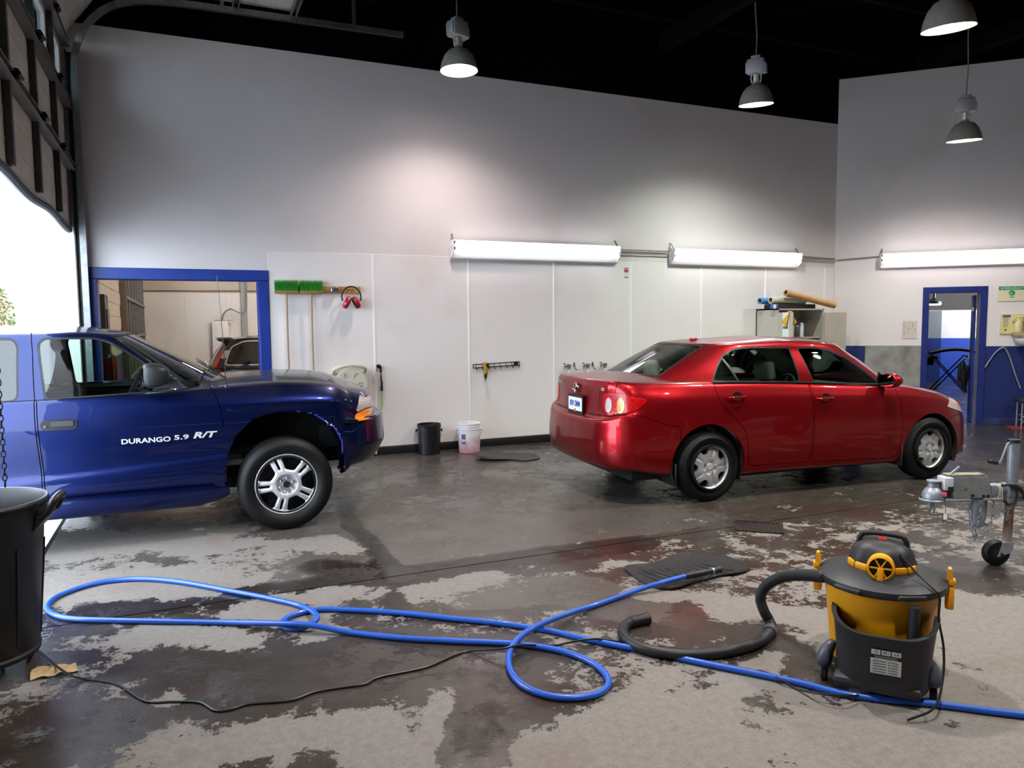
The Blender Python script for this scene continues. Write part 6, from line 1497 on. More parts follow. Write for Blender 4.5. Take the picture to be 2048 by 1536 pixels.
for k, (x, z, h) in enumerate(((-.05, .1, .24), (.0, .03, .26), (.045, .12, .22), (-.02, .22, .18), (.02, -.02, .16))):
    bm = new_bm(); box(bm, (x, -.02 * (k % 2), z + h / 2), (.075, .05, h), .025, seg=3)
    for f in range(4): tube(bm, [(x - .027 + f * .018, -.02 * (k % 2), z + .02), (x - .03 + f * .02, -.02 * (k % 2) - .01, z - .05)], .009, 6)
    obj('glove', bm, bk, t)
# ================================================================ buckets and mats by the wall
def bucket(loc, lab, m, rings, wire, grip, rot, stain=None):
    t = thing('bucket', lab, 'bucket', loc, R(rot), None)
    bm = new_bm(); lathe(bm, [(0, 0), (.125, 0), (.132, .006), (.142, .24), (.144, .30)] + rings + [(.150, .372), (.146, .376), (.142, .372), (.138, .24), (.128, .02), (0, .016)], 40); obj('pail', bm, m, t)
    for s in (-1, 1):
        bm = new_bm(); cyl(bm, (s * .158, 0, .295), .016, .022, 12, axis='X'); obj('handle_lug', bm, m, t)
    a = wire
    bm = new_bm(); tube(bm, [(.165 * math.cos(q), -.165 * math.sin(q) * math.cos(a), .295 - .165 * math.sin(q) * math.sin(a)) for q in np.linspace(0, math.pi, 25)], .003, 6); obj('wire_handle', bm, M_STEEL, t)
    if grip:
        bm = new_bm(); tube(bm, [(.165 * math.cos(q), -.168 * math.sin(q) * math.cos(a), .295 - .168 * math.sin(q) * math.sin(a)) for q in np.linspace(1.35, 1.79, 6)], .009, 8); obj('handle_grip', bm, mat('white_grip', 'ecebe8', .4), t)
    return t
b1 = on_floor(855.5, 905); 
bucket((2.79, 8.93, 0), 'black plastic bucket by the wall beside the SUV bumper', mat('black_bucket', '18181b', .4, vary=.2), [(.150, .302), (.150, .318), (.144, .32), (.144, .335), (.151, .338), (.151, .352), (.146, .354)], 1.25, False, -20)
def white_bucket_mat():
    m = mat('white_bucket', 'e2dfe2', .45); nt = m.node_tree; N = nt.nodes; L = nt.links; b = N['Principled BSDF']
    tc = N.new('ShaderNodeTexCoord'); sx = N.new('ShaderNodeSeparateXYZ'); n = N.new('ShaderNodeTexNoise'); n.inputs['Scale'].default_value = 9; n.inputs['Detail'].default_value = 5
    L.new(tc.outputs['Object'], sx.inputs[0]); L.new(tc.outputs['Object'], n.inputs['Vector'])
    a = N.new('ShaderNodeMath'); a.operation = 'MULTIPLY_ADD'; a.inputs[1].default_value = .35; L.new(n.outputs['Fac'], a.inputs[0]); L.new(sx.outputs['Z'], a.inputs[2])
    mr = N.new('ShaderNodeMapRange'); mr.inputs['From Min'].default_value = .42; mr.inputs['From Max'].default_value = .22; L.new(a.outputs[0], mr.inputs['Value'])
    mx = N.new('ShaderNodeMix'); mx.data_type = 'RGBA'; mx.inputs['A'].default_value = (*lin('e2dfe2'), 1); mx.inputs['B'].default_value = (*lin('b8848f'), 1)
    L.new(mr.outputs['Result'], mx.inputs['Factor']); L.new(mx.outputs['Result'], b.inputs['Base Color']); return m
wb = bucket((3.275, 8.80, 0), 'white plastic bucket with pink stains and wire handle by the wall', white_bucket_mat(), [(.150, .302), (.150, .306), (.144, .308), (.144, .330), (.150, .333), (.150, .337), (.144, .34)], .95, True, -25)
for k, (z, h) in enumerate(((.225, .018), (.18, .05), (.12, .03))):
    bm = new_bm(); lathe(bm, [(.1435 - (.24 - z - h) * .04, z), (.1435 - (.24 - z - h) * .04 + .0006, z + h)], 6, RZ(0), -128, -104); obj('side_print', bm, mat('bucket_print', '5c5878', .6), wb)
def rubber_mat(name, lab, outline_px, ribs, curl, col='1b1c1e', hole=None):
    P = [on_floor(u, v) for u, v in outline_px]; c = sum(P, Vector()) / len(P); c.z = 0
    pts = catmull([tuple(p - c) for p in P], 5, closed=True); t = thing(name, lab, 'mat', c)
    bm = new_bm(); N_ = len(pts); top = []; rings = []
    for k, q in enumerate((1.0, 1.0, .93, .90, .6, .3)):
        z = (0.002, .012, .014, .010, .010, .010)[k]
        rings.append([bm.verts.new((p.x * q, p.y * q, z + curl(p.x * q, p.y * q))) for p in pts])
    for A, B in zip(rings, rings[1:]):
        for i in range(N_): bm.faces.new((A[i], A[(i + 1) % N_], B[(i + 1) % N_], B[i]))
    cv = bm.verts.new((0, 0, .010 + curl(0, 0)))
    for i in range(N_): bm.faces.new((rings[-1][i], rings[-1][(i + 1) % N_], cv))
    m = mat('wet_black_rubber', col, .28, bump=.6, bscale=220, vary=.3, scale=20); obj('mat', bm, m, t, sharp=60)
    for a, b in ribs:
        A = on_floor(*a) - c; B = on_floor(*b) - c
        bm = new_bm(); L_ = [A + (B - A) * k / 10 for k in range(11)]; tube(bm, [(p.x, p.y, .012 + curl(p.x, p.y)) for p in L_], .006, 6); obj('rib', bm, m, t)
    return t
rubber_mat('car_mat', 'wet black rubber car mat lying under the hose nozzle', [(1250, 1137), (1300, 1132), (1345, 1114), (1400, 1108), (1442, 1112), (1483, 1126), (1500, 1140), (1478, 1151), (1440, 1155), (1395, 1166), (1352, 1181), (1312, 1178), (1282, 1166), (1263, 1152)],
           [((1275 + 14 * k, 1150 - 2.0 * k), (1330 + 15 * k, 1172 - 2.6 * k)) for k in range(10)], lambda x, y: .012 * math.sin(x * 7) ** 2)
rubber_mat('car_mat', 'black rubber car mat with curled edge beside the white bucket', [(952, 913), (975, 908), (1010, 908), (1050, 908), (1076, 912), (1078, 918), (1050, 923), (1020, 921), (990, 923), (955, 922)], [], lambda x, y: .05 * max(0, -x * 2.2 + .15) * (1 if y > -.1 else .6))
# ================================================================ floor drain
P = [on_floor(u, v) for u, v in ((1475, 1043), (1563, 1049), (1565, 1068), (1473, 1062))]; c = sum(P, Vector()) / 4
ang = math.atan2((P[1] - P[0]).y, (P[1] - P[0]).x); Lx = ((P[1] - P[0]).length + (P[2] - P[3]).length) / 2; Ly = ((P[3] - P[0]).length + (P[2] - P[1]).length) / 2
t = thing('floor_drain', 'rusty dark rectangular drain grate set in the wet floor', 'drain', (c.x, c.y, 0), ang)
md = mat('rusty_drain_iron', '2a1a16', .55, .5, vary=.5, scale=14)
bm = new_bm(); box(bm, (0, 0, .002), (Lx, Ly, .004)); obj('pan', bm, mat('drain_dark', '0c0908', .9), t)
for s in (-1, 1):
    bm = new_bm(); box(bm, (0, s * Ly / 2, .005), (Lx, .02, .010)); obj('frame_bar', bm, md, t); bm = new_bm(); box(bm, (s * Lx / 2, 0, .005), (.02, Ly, .010)); obj('frame_bar', bm, md, t)
bm = new_bm(); box(bm, (0, 0, .0065), (.012, Ly - .02, .005)); me = mesh_of(bm, 'grate_bar')
for k in range(11): obj('grate_bar', me, md, t, loc=(-Lx / 2 + Lx * (k + .5) / 11, 0, 0))
# ================================================================ hoses and cord on the floor
def on_ground(px, r, n=8, lift=None, base=.0):
    pts = [on_floor(u, v, r + base) for u, v in px]
    if lift:
        for i, z in lift.items(): u, v = px[i]; pts[i] = on_floor(u, v, r + base + z)
    return catmull([tuple(p) for p in pts], n)
BH = [(2500, 1478), (2250, 1455), (2070, 1433), (2000, 1425), (1900, 1412), (1840, 1405), (1760, 1398), (1680, 1386), (1600, 1366), (1500, 1345), (1400, 1325), (1300, 1303), (1240, 1292), (1170, 1278), (1100, 1262), (1000, 1247), (900, 1237), (800, 1226), (700, 1220), (640, 1219), (597, 1227), (567, 1241), (572, 1256), (602, 1257), (630, 1243), (632, 1229), (605, 1213), (540, 1197), (450, 1180), (360, 1164), (280, 1158), (200, 1165), (130, 1186), (98, 1206), (100, 1224), (140, 1237), (230, 1241), (330, 1243), (450, 1245), (560, 1247), (625, 1251), (700, 1265), (800, 1276), (900, 1282), (1000, 1286), (1060, 1291), (1130, 1304), (1185, 1326), (1214, 1353), (1214, 1374), (1188, 1390), (1140, 1396), (1090, 1390), (1045, 1370), (1021, 1340), (1019, 1306), (1038, 1276), (1078, 1250), (1140, 1226), (1200, 1207), (1270, 1182), (1320, 1166), (1372, 1152)]
hr = .0155
lift = {k + 2: z for k, z in {18: 0, 21: .0, 22: .03, 23: .03, 37: .028, 38: .028, 53: .012, 54: .03, 55: .032, 56: .012, 58: .008, 59: .03, 60: .04}.items()}
hs = thing('water_hose', 'blue rubber water hose looped across the wet floor with black nozzle', 'hose', (0, 0, 0))
hp = on_ground(BH, hr, 6, lift)
bm = new_bm(); tube(bm, hp, hr, 10); obj('hose', bm, mat('blue_hose_rubber', '1b52b4', .38, coat=.3, vary=.12, scale=8), hs)
e0 = hp[-1]; e1 = on_floor(1440, 1139, .06); dd = (e1 - e0)
bm = new_bm(); tube(bm, [e0 - dd * .02, e0 + dd * .1, e0 + dd * .5, e0 + dd * .75], [.019, .02, .021, .017], 12); obj('nozzle_grip', bm, mat('nozzle_black', '141416', .45), hs)
bm = new_bm(); tube(bm, [e0 + dd * .74, e0 + dd * .8], [.022, .022], 12); obj('nozzle_ring', bm, M_STEEL, hs)
bm = new_bm(); tube(bm, [e0 + dd * .8, e0 + dd * 1.0], [.020, .026], 12); obj('nozzle_tip', bm, MATS['nozzle_black'], hs)
CP = [(-20, 1250), (20, 1271), (75, 1300), (110, 1330), (140, 1350), (172, 1358), (235, 1369), (290, 1402), (350, 1403), (400, 1405), (430, 1421), (462, 1419), (500, 1408), (580, 1401), (630, 1384), (690, 1374), (730, 1368), (760, 1354), (850, 1335), (905, 1312), (940, 1302), (1000, 1298), (1040, 1290), (1110, 1290), (1180, 1278), (1240, 1284), (1300, 1297), (1400, 1318), (1500, 1340), (1525, 1343), (1560, 1358), (1592, 1377), (1640, 1387), (1690, 1392), (1740, 1388), (1790, 1372)]
cl = {3: .02, 4: .03, 21: .036, 22: .04, 24: .036, 28: .01, 30: .02, 32: .036, 33: .036}
cdp = on_ground(CP, .0055, 6, cl)
t = thing('power_cord', 'thin black power cord winding over the floor to the shop vacuum', 'cord', (0, 0, 0))
bm = new_bm(); tube(bm, cdp, .0055, 6); obj('cord', bm, mat('black_cord', '181818', .45), t)
# ================================================================ shop vacuum
VP = on_floor(1757, 1347); VP.z = 0
va = thing('shop_vacuum', 'yellow and black drum shop vacuum with accessory pocket on casters', 'vacuum', VP, R(-52))
# local: -y faces the camera
M_VY = mat('vacuum_yellow', 'e09a08', .42, vary=.08, bump=.05); M_VB = mat('vacuum_black', '232427', .5, vary=.2, scale=12, bump=.08, bscale=200); M_VD = mat('vacuum_dark', '121214', .6)
bm = new_bm(); lathe(bm, [(0, .07), (.195, .07), (.205, .08), (.235, .40), (.24, .445), (0, .445)], 56); obj('drum', bm, M_VY, va)
bm = new_bm(); lathe(bm, [(.24, .435), (.262, .437), (.268, .45), (.266, .468), (.25, .48), (.18, .505), (.14, .512), (0, .512)], 56)
for a in (-118, -62): box(bm, (.262, 0, .452), (.03, .12, .022), .008, m=RZ(a))
obj('lid', bm, M_VB, va)
# motor head
bm = new_bm(); vs = bmesh.ops.create_uvsphere(bm, u_segments=36, v_segments=18, radius=1)['verts']
for v in vs:
    r = math.hypot(v.co.x, v.co.y); a = math.atan2(v.co.y, v.co.x); k = 1 + .03 * math.cos(8 * a) * (1 if v.co.z < .6 else 0)
    v.co = Vector((math.copysign(abs(v.co.x) ** .8, v.co.x) * .130 * k * (1.0 if v.co.z > 0 else 1.05), math.copysign(abs(v.co.y) ** .8, v.co.y) * .120 * k, .535 + (abs(v.co.z) ** .8) * (.10 if v.co.z > 0 else -.03)))
obj('motor_head', bm, M_VB, va)
bm = new_bm(); tube(bm, catmull([(-.100, 0, .585), (-.092, 0, .632), (-.06, 0, .652), (.06, 0, .652), (.092, 0, .632), (.100, 0, .585)], 6), .0115, 10); obj('carry_handle', bm, M_VD, va)
bm = new_bm(); box(bm, (0, -.02, .634), (.035, .03, .012), .004); obj('power_switch', bm, mat('switch_red', 'c01418', .4), va)
for a in (-152, -125, -55, -30):
    bm = new_bm(); box(bm, (.138, 0, .525), (.014, .06, .032), .006, m=RZ(a)); obj('yellow_clip', bm, M_VY, va)
# exhaust port
bm = new_bm(); lathe(bm, [(.030, .125), (.052, .125), (.056, .165), (.056, .185), (.047, .19), (.045, .18)], 28, T(0, 0, .548) @ RX(90)); 
for k in range(3): box(bm, (0, -.183, .548), (.088, .006, .006), 0, m=T(0, 0, .548) @ RY(60 * k) @ T(0, 0, -.548))
obj('exhaust_ring', bm, M_VY, va)
bm = new_bm(); lathe(bm, [(0, .17), (.047, .17)], 24, T(0, 0, .548) @ RX(90)); obj('exhaust_dark', bm, M_VD, va)
bm = new_bm(); box(bm, (-.0, -.19, .508), (.026, .018, .085), .006); obj('port_tab', bm, M_VY, va)
# latches left and right
for s in (-1, 1):
    bm = new_bm(); box(bm, (s * .268, 0, .405), (.035, .05, .10), .008); box(bm, (s * .275, 0, .475), (.03, .045, .03), .008); prism(bm, [(-.012, 0), (.012, 0), (.004, .05), (-.008, .05)], -.02, .02, T(s * .268, 0, .485) @ RX(90)); obj('latch', bm, M_VY, va)
# accessory pocket at the front
def pocket():
    n = 40; bm = new_bm(); rings = []
    lv = [(.045, .84, 0), (.05, .88, 0), (.18, .93, 0), (.27, .985, 0), (.295, 1.02, 0), (.305, 1.035, 0), (.305, .99, 1), (.29, .97, 1), (.18, .90, 1), (.07, .83, 1)]
    for z, q, inn in lv:
        ring = []
        for k in range(n + 1):
            th = math.pi * k / n; c, s_ = math.cos(th), math.sin(th)
            x = math.copysign(abs(c) ** .55, c) * (.205 * q - (.010 if inn else 0)); y = -.115 - (.225 * q - (.010 if inn else 0)) * abs(s_) ** .62
            zz = z + (.045 * abs(c) ** 2 if z > .25 else .03 * abs(c) ** 2 * z / .25)
            ring.append(bm.verts.new((x + .02, y, zz)))
        rings.append(ring)
    for A, B in zip(rings, rings[1:]):
        for i in range(n): bm.faces.new((A[i], A[i + 1], B[i + 1], B[i]))
    bm.faces.new(rings[0][::-1]); bm.faces.new(rings[-1])
    return bm
obj('accessory_pocket', pocket(), M_VB, va, sharp=50)
bm = new_bm(); tube(bm, [(.135, -.265, .08), (.135, -.255, .425)], .021, 14); obj('extension_wand', bm, mat('wand_grey', '1c2024', .5), va)
lb = obj_empty('label_plate', va, (.035, -.334, .19)); lb.scale = (1.1, 1, 1.1); lb.rotation_euler = (R(7), 0, R(2))
bm = new_bm(); box(bm, (0, 0, -.012), (.105, .002, .062)); obj('label_sheet', bm, mat('label_white', 'b8bab8', .5), lb)
for k in range(3):
    bm = new_bm(); box(bm, (-.035 + k * .035, 0, .045), (.031, .002, .018)); obj('label_block', bm, MATS['label_white'], lb)
for k, s in enumerate(('13', '49.1', '5.5')): lettering('label_print', s, .013, mat('label_ink', '141414', .6), T(-.035 + k * .035, -.0015, .047) @ RX(90), lb, .0003)
bm = new_bm(); box(bm, (0, 0, .026), (.078, .0015, .012)); obj('label_strip', bm, mat('label_grey', '5c5e60', .5), lb)
for k in range(5):
    for x, w in ((-.022, .045), (.012, .008), (.03, .022)):
        bm = new_bm(); box(bm, (x, -.0013, .010 - k * .011), (w, .0006, .0035)); obj('label_line', bm, mat('label_ink_grey', '5a5c5e', .6), lb)
# dolly base and casters
bm = new_bm(); lathe(bm, [(0, .045), (.20, .045), (.215, .06), (.21, .085), (.19, .085)], 48); box(bm, (0, -.2, .065), (.34, .22, .05), .02); obj('base_ring', bm, M_VB, va)
for k, (x, y) in enumerate(((-.215, -.17), (.215, -.17), (-.19, .17), (.19, .17))):
    cs = obj_empty('caster', va, (x, y, 0))
    bm = new_bm(); vs = bmesh.ops.create_uvsphere(bm, u_segments=18, v_segments=10, radius=1)['verts']
    for v in vs: v.co = Vector((math.copysign(abs(v.co.x) ** .7, v.co.x) * .034, v.co.y * .052, .105 + v.co.z * (.085 if v.co.z > 0 else .045))); v.co.x -= math.copysign(.03, x) * max(0, (v.co.z - .12) / .07)
    obj('caster_bracket', bm, mat('caster_grey', '4c4c56', .4, .2), cs)
    bm = new_bm(); cyl(bm, (0, 0, .032), .032, .028, 20, axis='X', bev=.005); obj('caster_wheel', bm, M_VD, cs)
# its cord up the side
bm = new_bm(); tube(bm, catmull([(.07, -.10, .60), (.14, -.13, .53), (.20, -.165, .485), (.225, -.17, .45), (.225, -.17, .36), (.245, -.19, .25), (.245, -.24, .14), (.215, -.36, .06), (.12, -.42, .012)], 6), .005, 6); obj('vacuum_cord', bm, MATS['black_cord'], va)
# ---- ribbed suction hose from the inlet
inlet = va_pt = Vector(VP) + Matrix.Rotation(R(-52), 3, 'Z') @ Vector((-.20, .10, .40))
HH = [(1600, 1150), (1565, 1154), (1534, 1170), (1521, 1195), (1528, 1222), (1540, 1245), (1541, 1262), (1522, 1281), (1480, 1297), (1420, 1307), (1350, 1308), (1290, 1298), (1256, 1281), (1246, 1263), (1258, 1246), (1296, 1237)]
def hose_pts():
    pts = []
    zs = [.36, .29, .21, .13, .06, .0, 0, .0, .0, .0, .0, 0, 0, 0, 0, .0]
    for (u, v), z in zip(HH, zs): pts.append(tuple(on_floor(u, v, .029 + z)))
    return pts
hps = hose_pts(); st = on_plane(1648, 1153, (_fw.x, _fw.y, 0), VP + Vector((-.1, .05, 0)))
path = catmull([tuple(st)] + hps, 24)
L = [0]
for a, b in zip(path, path[1:]): L.append(L[-1] + (b - a).length)
tot = L[-1]; m_ = int(tot / .0055); pp = []; rr = []; j = 0
for k in range(m_ + 1):
    d = tot * k / m_
    while j < len(L) - 2 and L[j + 1] < d: j += 1
    q = (d - L[j]) / max(L[j + 1] - L[j], 1e-9); pp.append(path[j].lerp(path[j + 1], q)); rr.append(.0285 if (k // 1) % 2 else .0255)
cut_i = int(m_ * .955); rr = [r if i < cut_i else .026 for i, r in enumerate(rr)]
t = thing('suction_hose', 'black ribbed suction hose curling from shop vacuum over the floor', 'hose', (0, 0, 0))
bm = new_bm(); tube(bm, pp, rr, 12); obj('hose', bm, mat('black_ribbed_hose', '1d1d1f', .5), t, sharp=80)
jn = min(range(len(pp)), key=lambda i: (pp[i] - Vector(hps[6])).length); 
bm = new_bm(); tube(bm, pp[jn - 4:jn + 5], .034, 14); obj('joint_cuff', bm, mat('cuff_grey', '3c3c3e', .4), t)
bm = new_bm(); tube(bm, pp[-22:], [.030] * 16 + [.031, .032, .033, .034, .034, .034], 14); obj('end_cuff', bm, M_TRIM, t)
# ================================================================ refuse can
cpos = Vector((-.935, 4.19, 0))
cn = thing('refuse_can', 'large open black refuse can with loop handles standing in the vehicle doorway', 'bin', cpos, R(-8))
M_CAN = mat('black_can_plastic', '121114', .42, vary=.25, scale=6, bump=.06, bscale=120)
bm = new_bm(); lathe(bm, [(0, .075), (.235, .075), (.245, .095), (.285, .62), (.287, .66), (.300, .70), (.300, .78), (.312, .785), (.316, .797), (.310, .808), (.298, .806), (.292, .79), (.285, .70), (.24, .14), (0, .13)], 64); obj('barrel', bm, M_CAN, cn)
for s in (0, 1):
    m = RZ(180 * s)
    bm = new_bm(); tube(bm, catmull([(.295, -.075, .72), (.335, -.07, .745), (.365, -.055, .80), (.375, 0, .815), (.365, .055, .80), (.335, .07, .745), (.295, .075, .72)], 6), .019, 10, m=m); prism(bm, [(.28, .66), (.345, .735), (.30, .76)], -.085, .085, m @ RX(90) ); obj('loop_handle', bm, M_CAN, cn)
for k in range(8):
    bm = new_bm(); tube(bm, [(.246, 0, .13), (.285, 0, .60)], .006, 6, m=RZ(45 * k + 10)); obj('barrel_rib', bm, M_CAN, cn)
bm = new_bm(); lathe(bm, [(0, .055), (.22, .055), (.245, .06), (.25, .08), (.24, .095), (0, .095)], 40); obj('dolly', bm, M_VD, cn)
for k in range(5):
    a = R(72 * k + 20); cs = obj_empty('caster', cn, (.19 * math.cos(a), .19 * math.sin(a), 0))
    bm = new_bm(); box(bm, (0, 0, .058), (.05, .04, .026), .006); obj('caster_fork', bm, M_STEEL, cs); bm = new_bm(); cyl(bm, (0, 0, .028), .028, .025, 18, axis='Y', bev=.004); obj('caster_wheel', bm, M_VD, cs)
# ================================================================ scrap of paper
Q = [on_floor(u, v) for u, v in ((64, 1341), (150, 1330), (157, 1345), (110, 1362), (60, 1364))]; c = sum(Q, Vector()) / 5
t = thing('paper_scrap', 'crumpled tan paper scrap on the wet floor by the refuse can', 'paper', (c.x, c.y, 0))
bm = new_bm(); rnd = random.Random(2); n = 9; g = []
A, B, C_, D_ = [q - c for q in (Q[0], Q[1], Q[2], Q[4])]
for i in range(n):
    row = []
    for j in range(n):
        u, v = i / (n - 1), j / (n - 1); p = (A * (1 - u) + B * u) * (1 - v) + (D_ * (1 - u) + C_ * u) * v
        row.append(bm.verts.new((p.x, p.y, .003 + .022 * abs(math.sin(u * 7 + v * 3)) * rnd.uniform(.3, 1))))
    g.append(row)
for i in range(n - 1):
    for j in range(n - 1): bm.faces.new((g[i][j], g[i + 1][j], g[i + 1][j + 1], g[i][j + 1]))
obj('sheet', bm, mat('tan_paper', 'b09468', .75, vary=.25, scale=30), t, sharp=20)
# ================================================================ trailer drawbar with jockey wheel
JW = on_floor(1990, 1130); JW.z = 0
tr = thing('trailer_drawbar', 'galvanised trailer drawbar with ball coupler, chains and jockey wheel', 'trailer', JW, 0)
tr.matrix_world = Matrix(((_rt.x, _fw.x, 0, JW.x), (_rt.y, _fw.y, 0, JW.y), (0, 0, 1, 0), (0, 0, 0, 1)))    # local x to the right along the drawbar, y away from the lens
M_GALV = mat('weathered_galvanised', '8d939c', .45, .55, vary=.25, scale=12); M_GREYH = mat('grey_housing', '767c7c', .5, .4, vary=.25, scale=16); M_RUSTY = mat('rusty_post', '7c5c4c', .6, .4, vary=.5, scale=9, vdark='9a9490')
bm = new_bm(); tube(bm, [(.085, 0, .40), (.088, 0, .822)], .034, 20); obj('jack_tube', bm, M_GALV, tr)
bm = new_bm(); cyl(bm, (.088, 0, .825), .036, .02, 20); obj('jack_cap', bm, M_TRIM, tr)
bm = new_bm(); tube(bm, [(.07, 0, .15), (.082, 0, .45)], .027, 18); obj('inner_post', bm, M_RUSTY, tr)
bm = new_bm(); cyl(bm, (.083, 0, .445), .045, .04, 20); box(bm, (.13, 0, .445), (.08, .05, .035), .006); obj('clamp_collar', bm, M_GALV, tr)
bm = new_bm(); tube(bm, catmull([(.06, -.0, .812), (.03, -.03, .812), (.015, -.04, .80), (-.02, -.05, .715), (-.03, -.05, .695)], 5), .0075, 8); tube(bm, [(-.02, -.05, .69), (-.045, -.05, .69)], .008, 8); obj('crank_arm', bm, M_GALV, tr)
bm = new_bm(); tube(bm, [(-.045, -.05, .69), (-.06, -.05, .693), (-.105, -.05, .70)], [.010, .0145, .013], 12); obj('crank_grip', bm, M_TRIM, tr)
jw = obj_empty('jockey_wheel', tr, (0, 0, .085))
bm = new_bm(); lathe(bm, [(.025, -.032), (.055, -.034), (.075, -.03), (.0855, -.014), (.0855, .014), (.075, .03), (.055, .034), (.025, .032)], 36, RX(90)); obj('tyre', bm, M_TYRE, jw)
bm = new_bm(); lathe(bm, [(0, -.036), (.03, -.036), (.055, -.028), (.055, .028), (.03, .036), (0, .036)], 24, RX(90)); obj('hub', bm, M_TRIM, jw)
bm = new_bm(); prism(bm, [(-.012, -.018), (.072, .012), (.085, .055), (.082, .078), (.022, .078)], -.048, .048, RX(90)); 
fk = obj('fork', bm, M_GALV, jw)
bm = new_bm(); cyl(bm, (.01, 0, .0), .010, .11, 10, axis='Y'); obj('axle', bm, M_DARKM, jw)
# drawbar beam
bm = new_bm(); box(bm, (.52, .02, .495), (1.15, .07, .085), .008); obj('beam', bm, M_GALV, tr)
bm = new_bm(); box(bm, (.10, .0, .505), (.12, .10, .08), .006); box(bm, (.08, -.055, .545), (.10, .015, .03), .004); obj('jack_bracket', bm, M_GALV, tr)
bm = new_bm(); box(bm, (.17, -.02, .585), (.03, .03, .13), .003); obj('orange_marker', bm, mat('marker_orange', 'c0583a', .5), tr)
# surge brake housing
bm = new_bm(); A = [(-.325, -.055, .452), (-.065, -.055, .456), (-.065, .075, .456), (-.325, .075, .452)]; B = [(-.365, -.03, .60), (-.085, -.035, .602), (-.085, .055, .602), (-.365, .05, .60)]
va_ = [bm.verts.new(p) for p in A]; vb_ = [bm.verts.new(p) for p in B]; bm.faces.new(va_[::-1]); bm.faces.new(vb_)
for i in range(4): bm.faces.new((va_[i], va_[(i + 1) % 4], vb_[(i + 1) % 4], vb_[i]))
bmesh.ops.bevel(bm, geom=bm.edges[:], offset=.008, segments=2, affect='EDGES'); obj('brake_housing', bm, M_GREYH, tr)
bm = new_bm(); box(bm, (-.30, -.02, .452), (.16, .13, .014), .003); box(bm, (-.07, 0, .455), (.12, .15, .012), .003); obj('housing_flange', bm, M_GREYH, tr)
bm = new_bm(); box(bm, (-.225, .01, .606), (.24, .07, .012), .003); obj('housing_lid', bm, mat('worn_tan_lid', '8d8778', .6, vary=.4, scale=20), tr)
for x, z in ((-.24, .525), (-.20, .48), (-.13, .475), (-.10, .475)):
    bm = new_bm(); cyl(bm, (x, -.053 if z < .5 else -.046, z), .009, .012, 8, axis='Y'); obj('bolt', bm, M_RUSTY if z > .5 else M_DARKM, tr)
bm = new_bm(); box(bm, (-.355, -.01, .555), (.06, .095, .085), .008, m=None); obj('label_cover', bm, mat('pale_cover', 'b8bcc4', .5, .2), tr)
bm = new_bm(); box(bm, (-.345, -.045, .52), (.04, .03, .04), .006); obj('latch_block', bm, M_TRIM, tr)
bm = new_bm(); tube(bm, [(-.325, 0, .60), (-.26, 0, .66)], [.010, .007], 8); obj('latch_lever', bm, M_GALV, tr)
# ball coupler
bm = new_bm(); lathe(bm, [(.0, .44), (.055, .44), (.068, .455), (.066, .485), (.052, .51), (.036, .525), (.034, .555), (.042, .562), (.042, .57), (0, .57)], 28, T(-.425, 0, 0)); obj('coupler', bm, M_GALV, tr)
bm = new_bm(); lathe(bm, [(0, .437), (.075, .437), (.078, .445), (.07, .452)], 28, T(-.432, 0, 0)); obj('coupler_lip', bm, M_GALV, tr)
bm = new_bm(); box(bm, (-.385, -.055, .487), (.035, .012, .03), .006); obj('pink_tag', bm, mat('pink_tag', 'd8486c', .5), tr)
bm = new_bm(); tube(bm, [(-.372, -.055, .475), (-.372, -.055, .355)], .0025, 5); obj('pin_wire', bm, M_GALV, tr)
bm = new_bm(); tube(bm, [(-.372, -.055, .36), (-.372, -.055, .325)], .011, 10); obj('white_pin', bm, mat('white_pin', 'dcdcd8', .5), tr)
bm = new_bm(); tube(bm, [(-.46, -.03, .435), (-.46, -.03, .395)], .011, 8); tube(bm, catmull([(-.447, -.03, .435), (-.435, -.03, .40), (-.445, -.03, .355), (-.432, -.03, .355), (-.43, -.03, .39)], 5), .0045, 6); obj('safety_clip', bm, M_GALV, tr)
# winch body under housing
bm = new_bm(); lathe(bm, [(0, .25), (.03, .26), (.045, .33), (.05, .45), (0, .45)], 20, T(-.125, .0, 0)); box(bm, (-.12, 0, .28), (.10, .05, .02), .004); obj('tongue_bracket', bm, M_GALV, tr)
# chains
def chain(pts, nm='safety_chain'):
    c = obj_empty(nm, tr, (0, 0, 0)); P = catmull(pts, 14); d = 0; last = P[0]; k = 0
    bm = new_bm(); tube(bm, [(.0, .008 * math.cos(a), .0165 * math.sin(a)) for a in np.linspace(0, 2 * math.pi, 12, endpoint=False)], .0036, 6, closed=True); me = mesh_of(bm, 'link')
    acc = 0
    for a, b in zip(P, P[1:]):
        acc += (b - a).length
        if acc >= .025:
            acc = 0; o = obj('link', me, M_GALV, c, loc=b); q = Vector((0, 0, 1)).rotation_difference((b - a).normalized()); o.rotation_mode = 'QUATERNION'; o.rotation_quaternion = q @ Euler((0, 0, R(90) if k % 2 else 0)).to_quaternion(); k += 1
chain([(-.06, -.05, .455), (-.065, -.055, .36), (-.085, -.055, .27), (-.12, -.055, .215), (-.165, -.055, .19), (-.185, -.055, .22), (-.20, -.05, .30), (-.225, -.05, .45)])
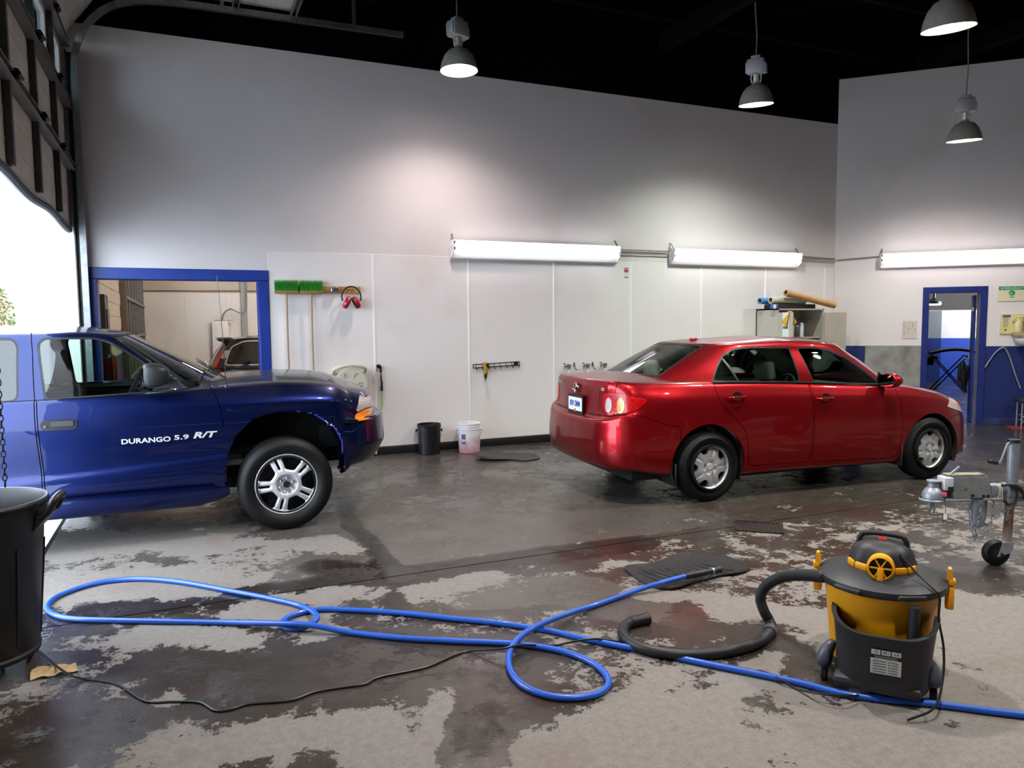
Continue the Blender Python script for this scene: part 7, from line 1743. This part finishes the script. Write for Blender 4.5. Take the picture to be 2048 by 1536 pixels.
chain([(-.035, -.05, .40), (-.0, -.055, .375), (.03, -.055, .385), (.03, -.05, .33)])
chain([(-.145, -.05, .44), (-.15, -.055, .36), (-.16, -.055, .29), (-.17, -.055, .20)])
# wires and brake cable
for k, (c0, c1) in enumerate((((-.07, -.05, .56), (-.03, -.06, .42)), ((-.07, -.05, .555), (-.01, -.06, .44)), ((-.07, -.05, .55), (-.045, -.06, .43)))):
    bm = new_bm(); a = Vector(c0); b = Vector(c1); tube(bm, catmull([a, a.lerp(b, .35) + Vector((.02, -.02, .02)), b], 6), .0028, 5); obj('wire', bm, mat('pale_wire%d' % k, ('b8b49a', 'd8d6d0', 'a8a890')[k], .5), tr)
bm = new_bm(); tube(bm, catmull([(-.02, -.06, .545), (.03, -.07, .55), (.07, -.075, .51), (.06, -.075, .44), (.02, -.07, .425), (-.005, -.065, .45)], 6), .009, 8); obj('wiring_loop', bm, M_TRIM, tr)
bm = new_bm(); tube(bm, catmull([(.03, -.06, .55), (.08, -.075, .535), (.12, -.08, .47), (.15, -.085, .36), (.20, -.09, .26), (.32, -.1, .22), (.7, -.1, .22)], 6), .011, 8); obj('brake_cable', bm, M_TRIM, tr)
# rest of the trailer past the frame edge: axle wheel and frame rails carry the drawbar
bm = new_bm(); box(bm, (1.35, .02, .50), (.7, .07, .085), .008); box(bm, (1.65, .02, .50), (.08, 1.2, .085), .008); obj('frame_rail', bm, M_GALV, tr)
for s in (-1, 1):
    w = obj_empty('road_wheel', tr, (1.85, .02 + s * .68, .28)); bm = new_bm(); lathe(bm, [(.14, -.07), (.24, -.075), (.28, -.05), (.28, .05), (.24, .075), (.14, .07)], 40, RX(90)); obj('tyre', bm, M_TYRE, w); bm = new_bm(); lathe(bm, [(0, -.02), (.14, -.06), (.14, .06), (0, .02)], 28, RX(90)); obj('rim', bm, M_GALV, w)
bm = new_bm(); cyl(bm, (1.85, .02, .28), .025, 1.36, 12, axis='Y'); box(bm, (1.85, .02, .40), (.06, .9, .2), .01); obj('axle_beam', bm, M_GALV, tr)
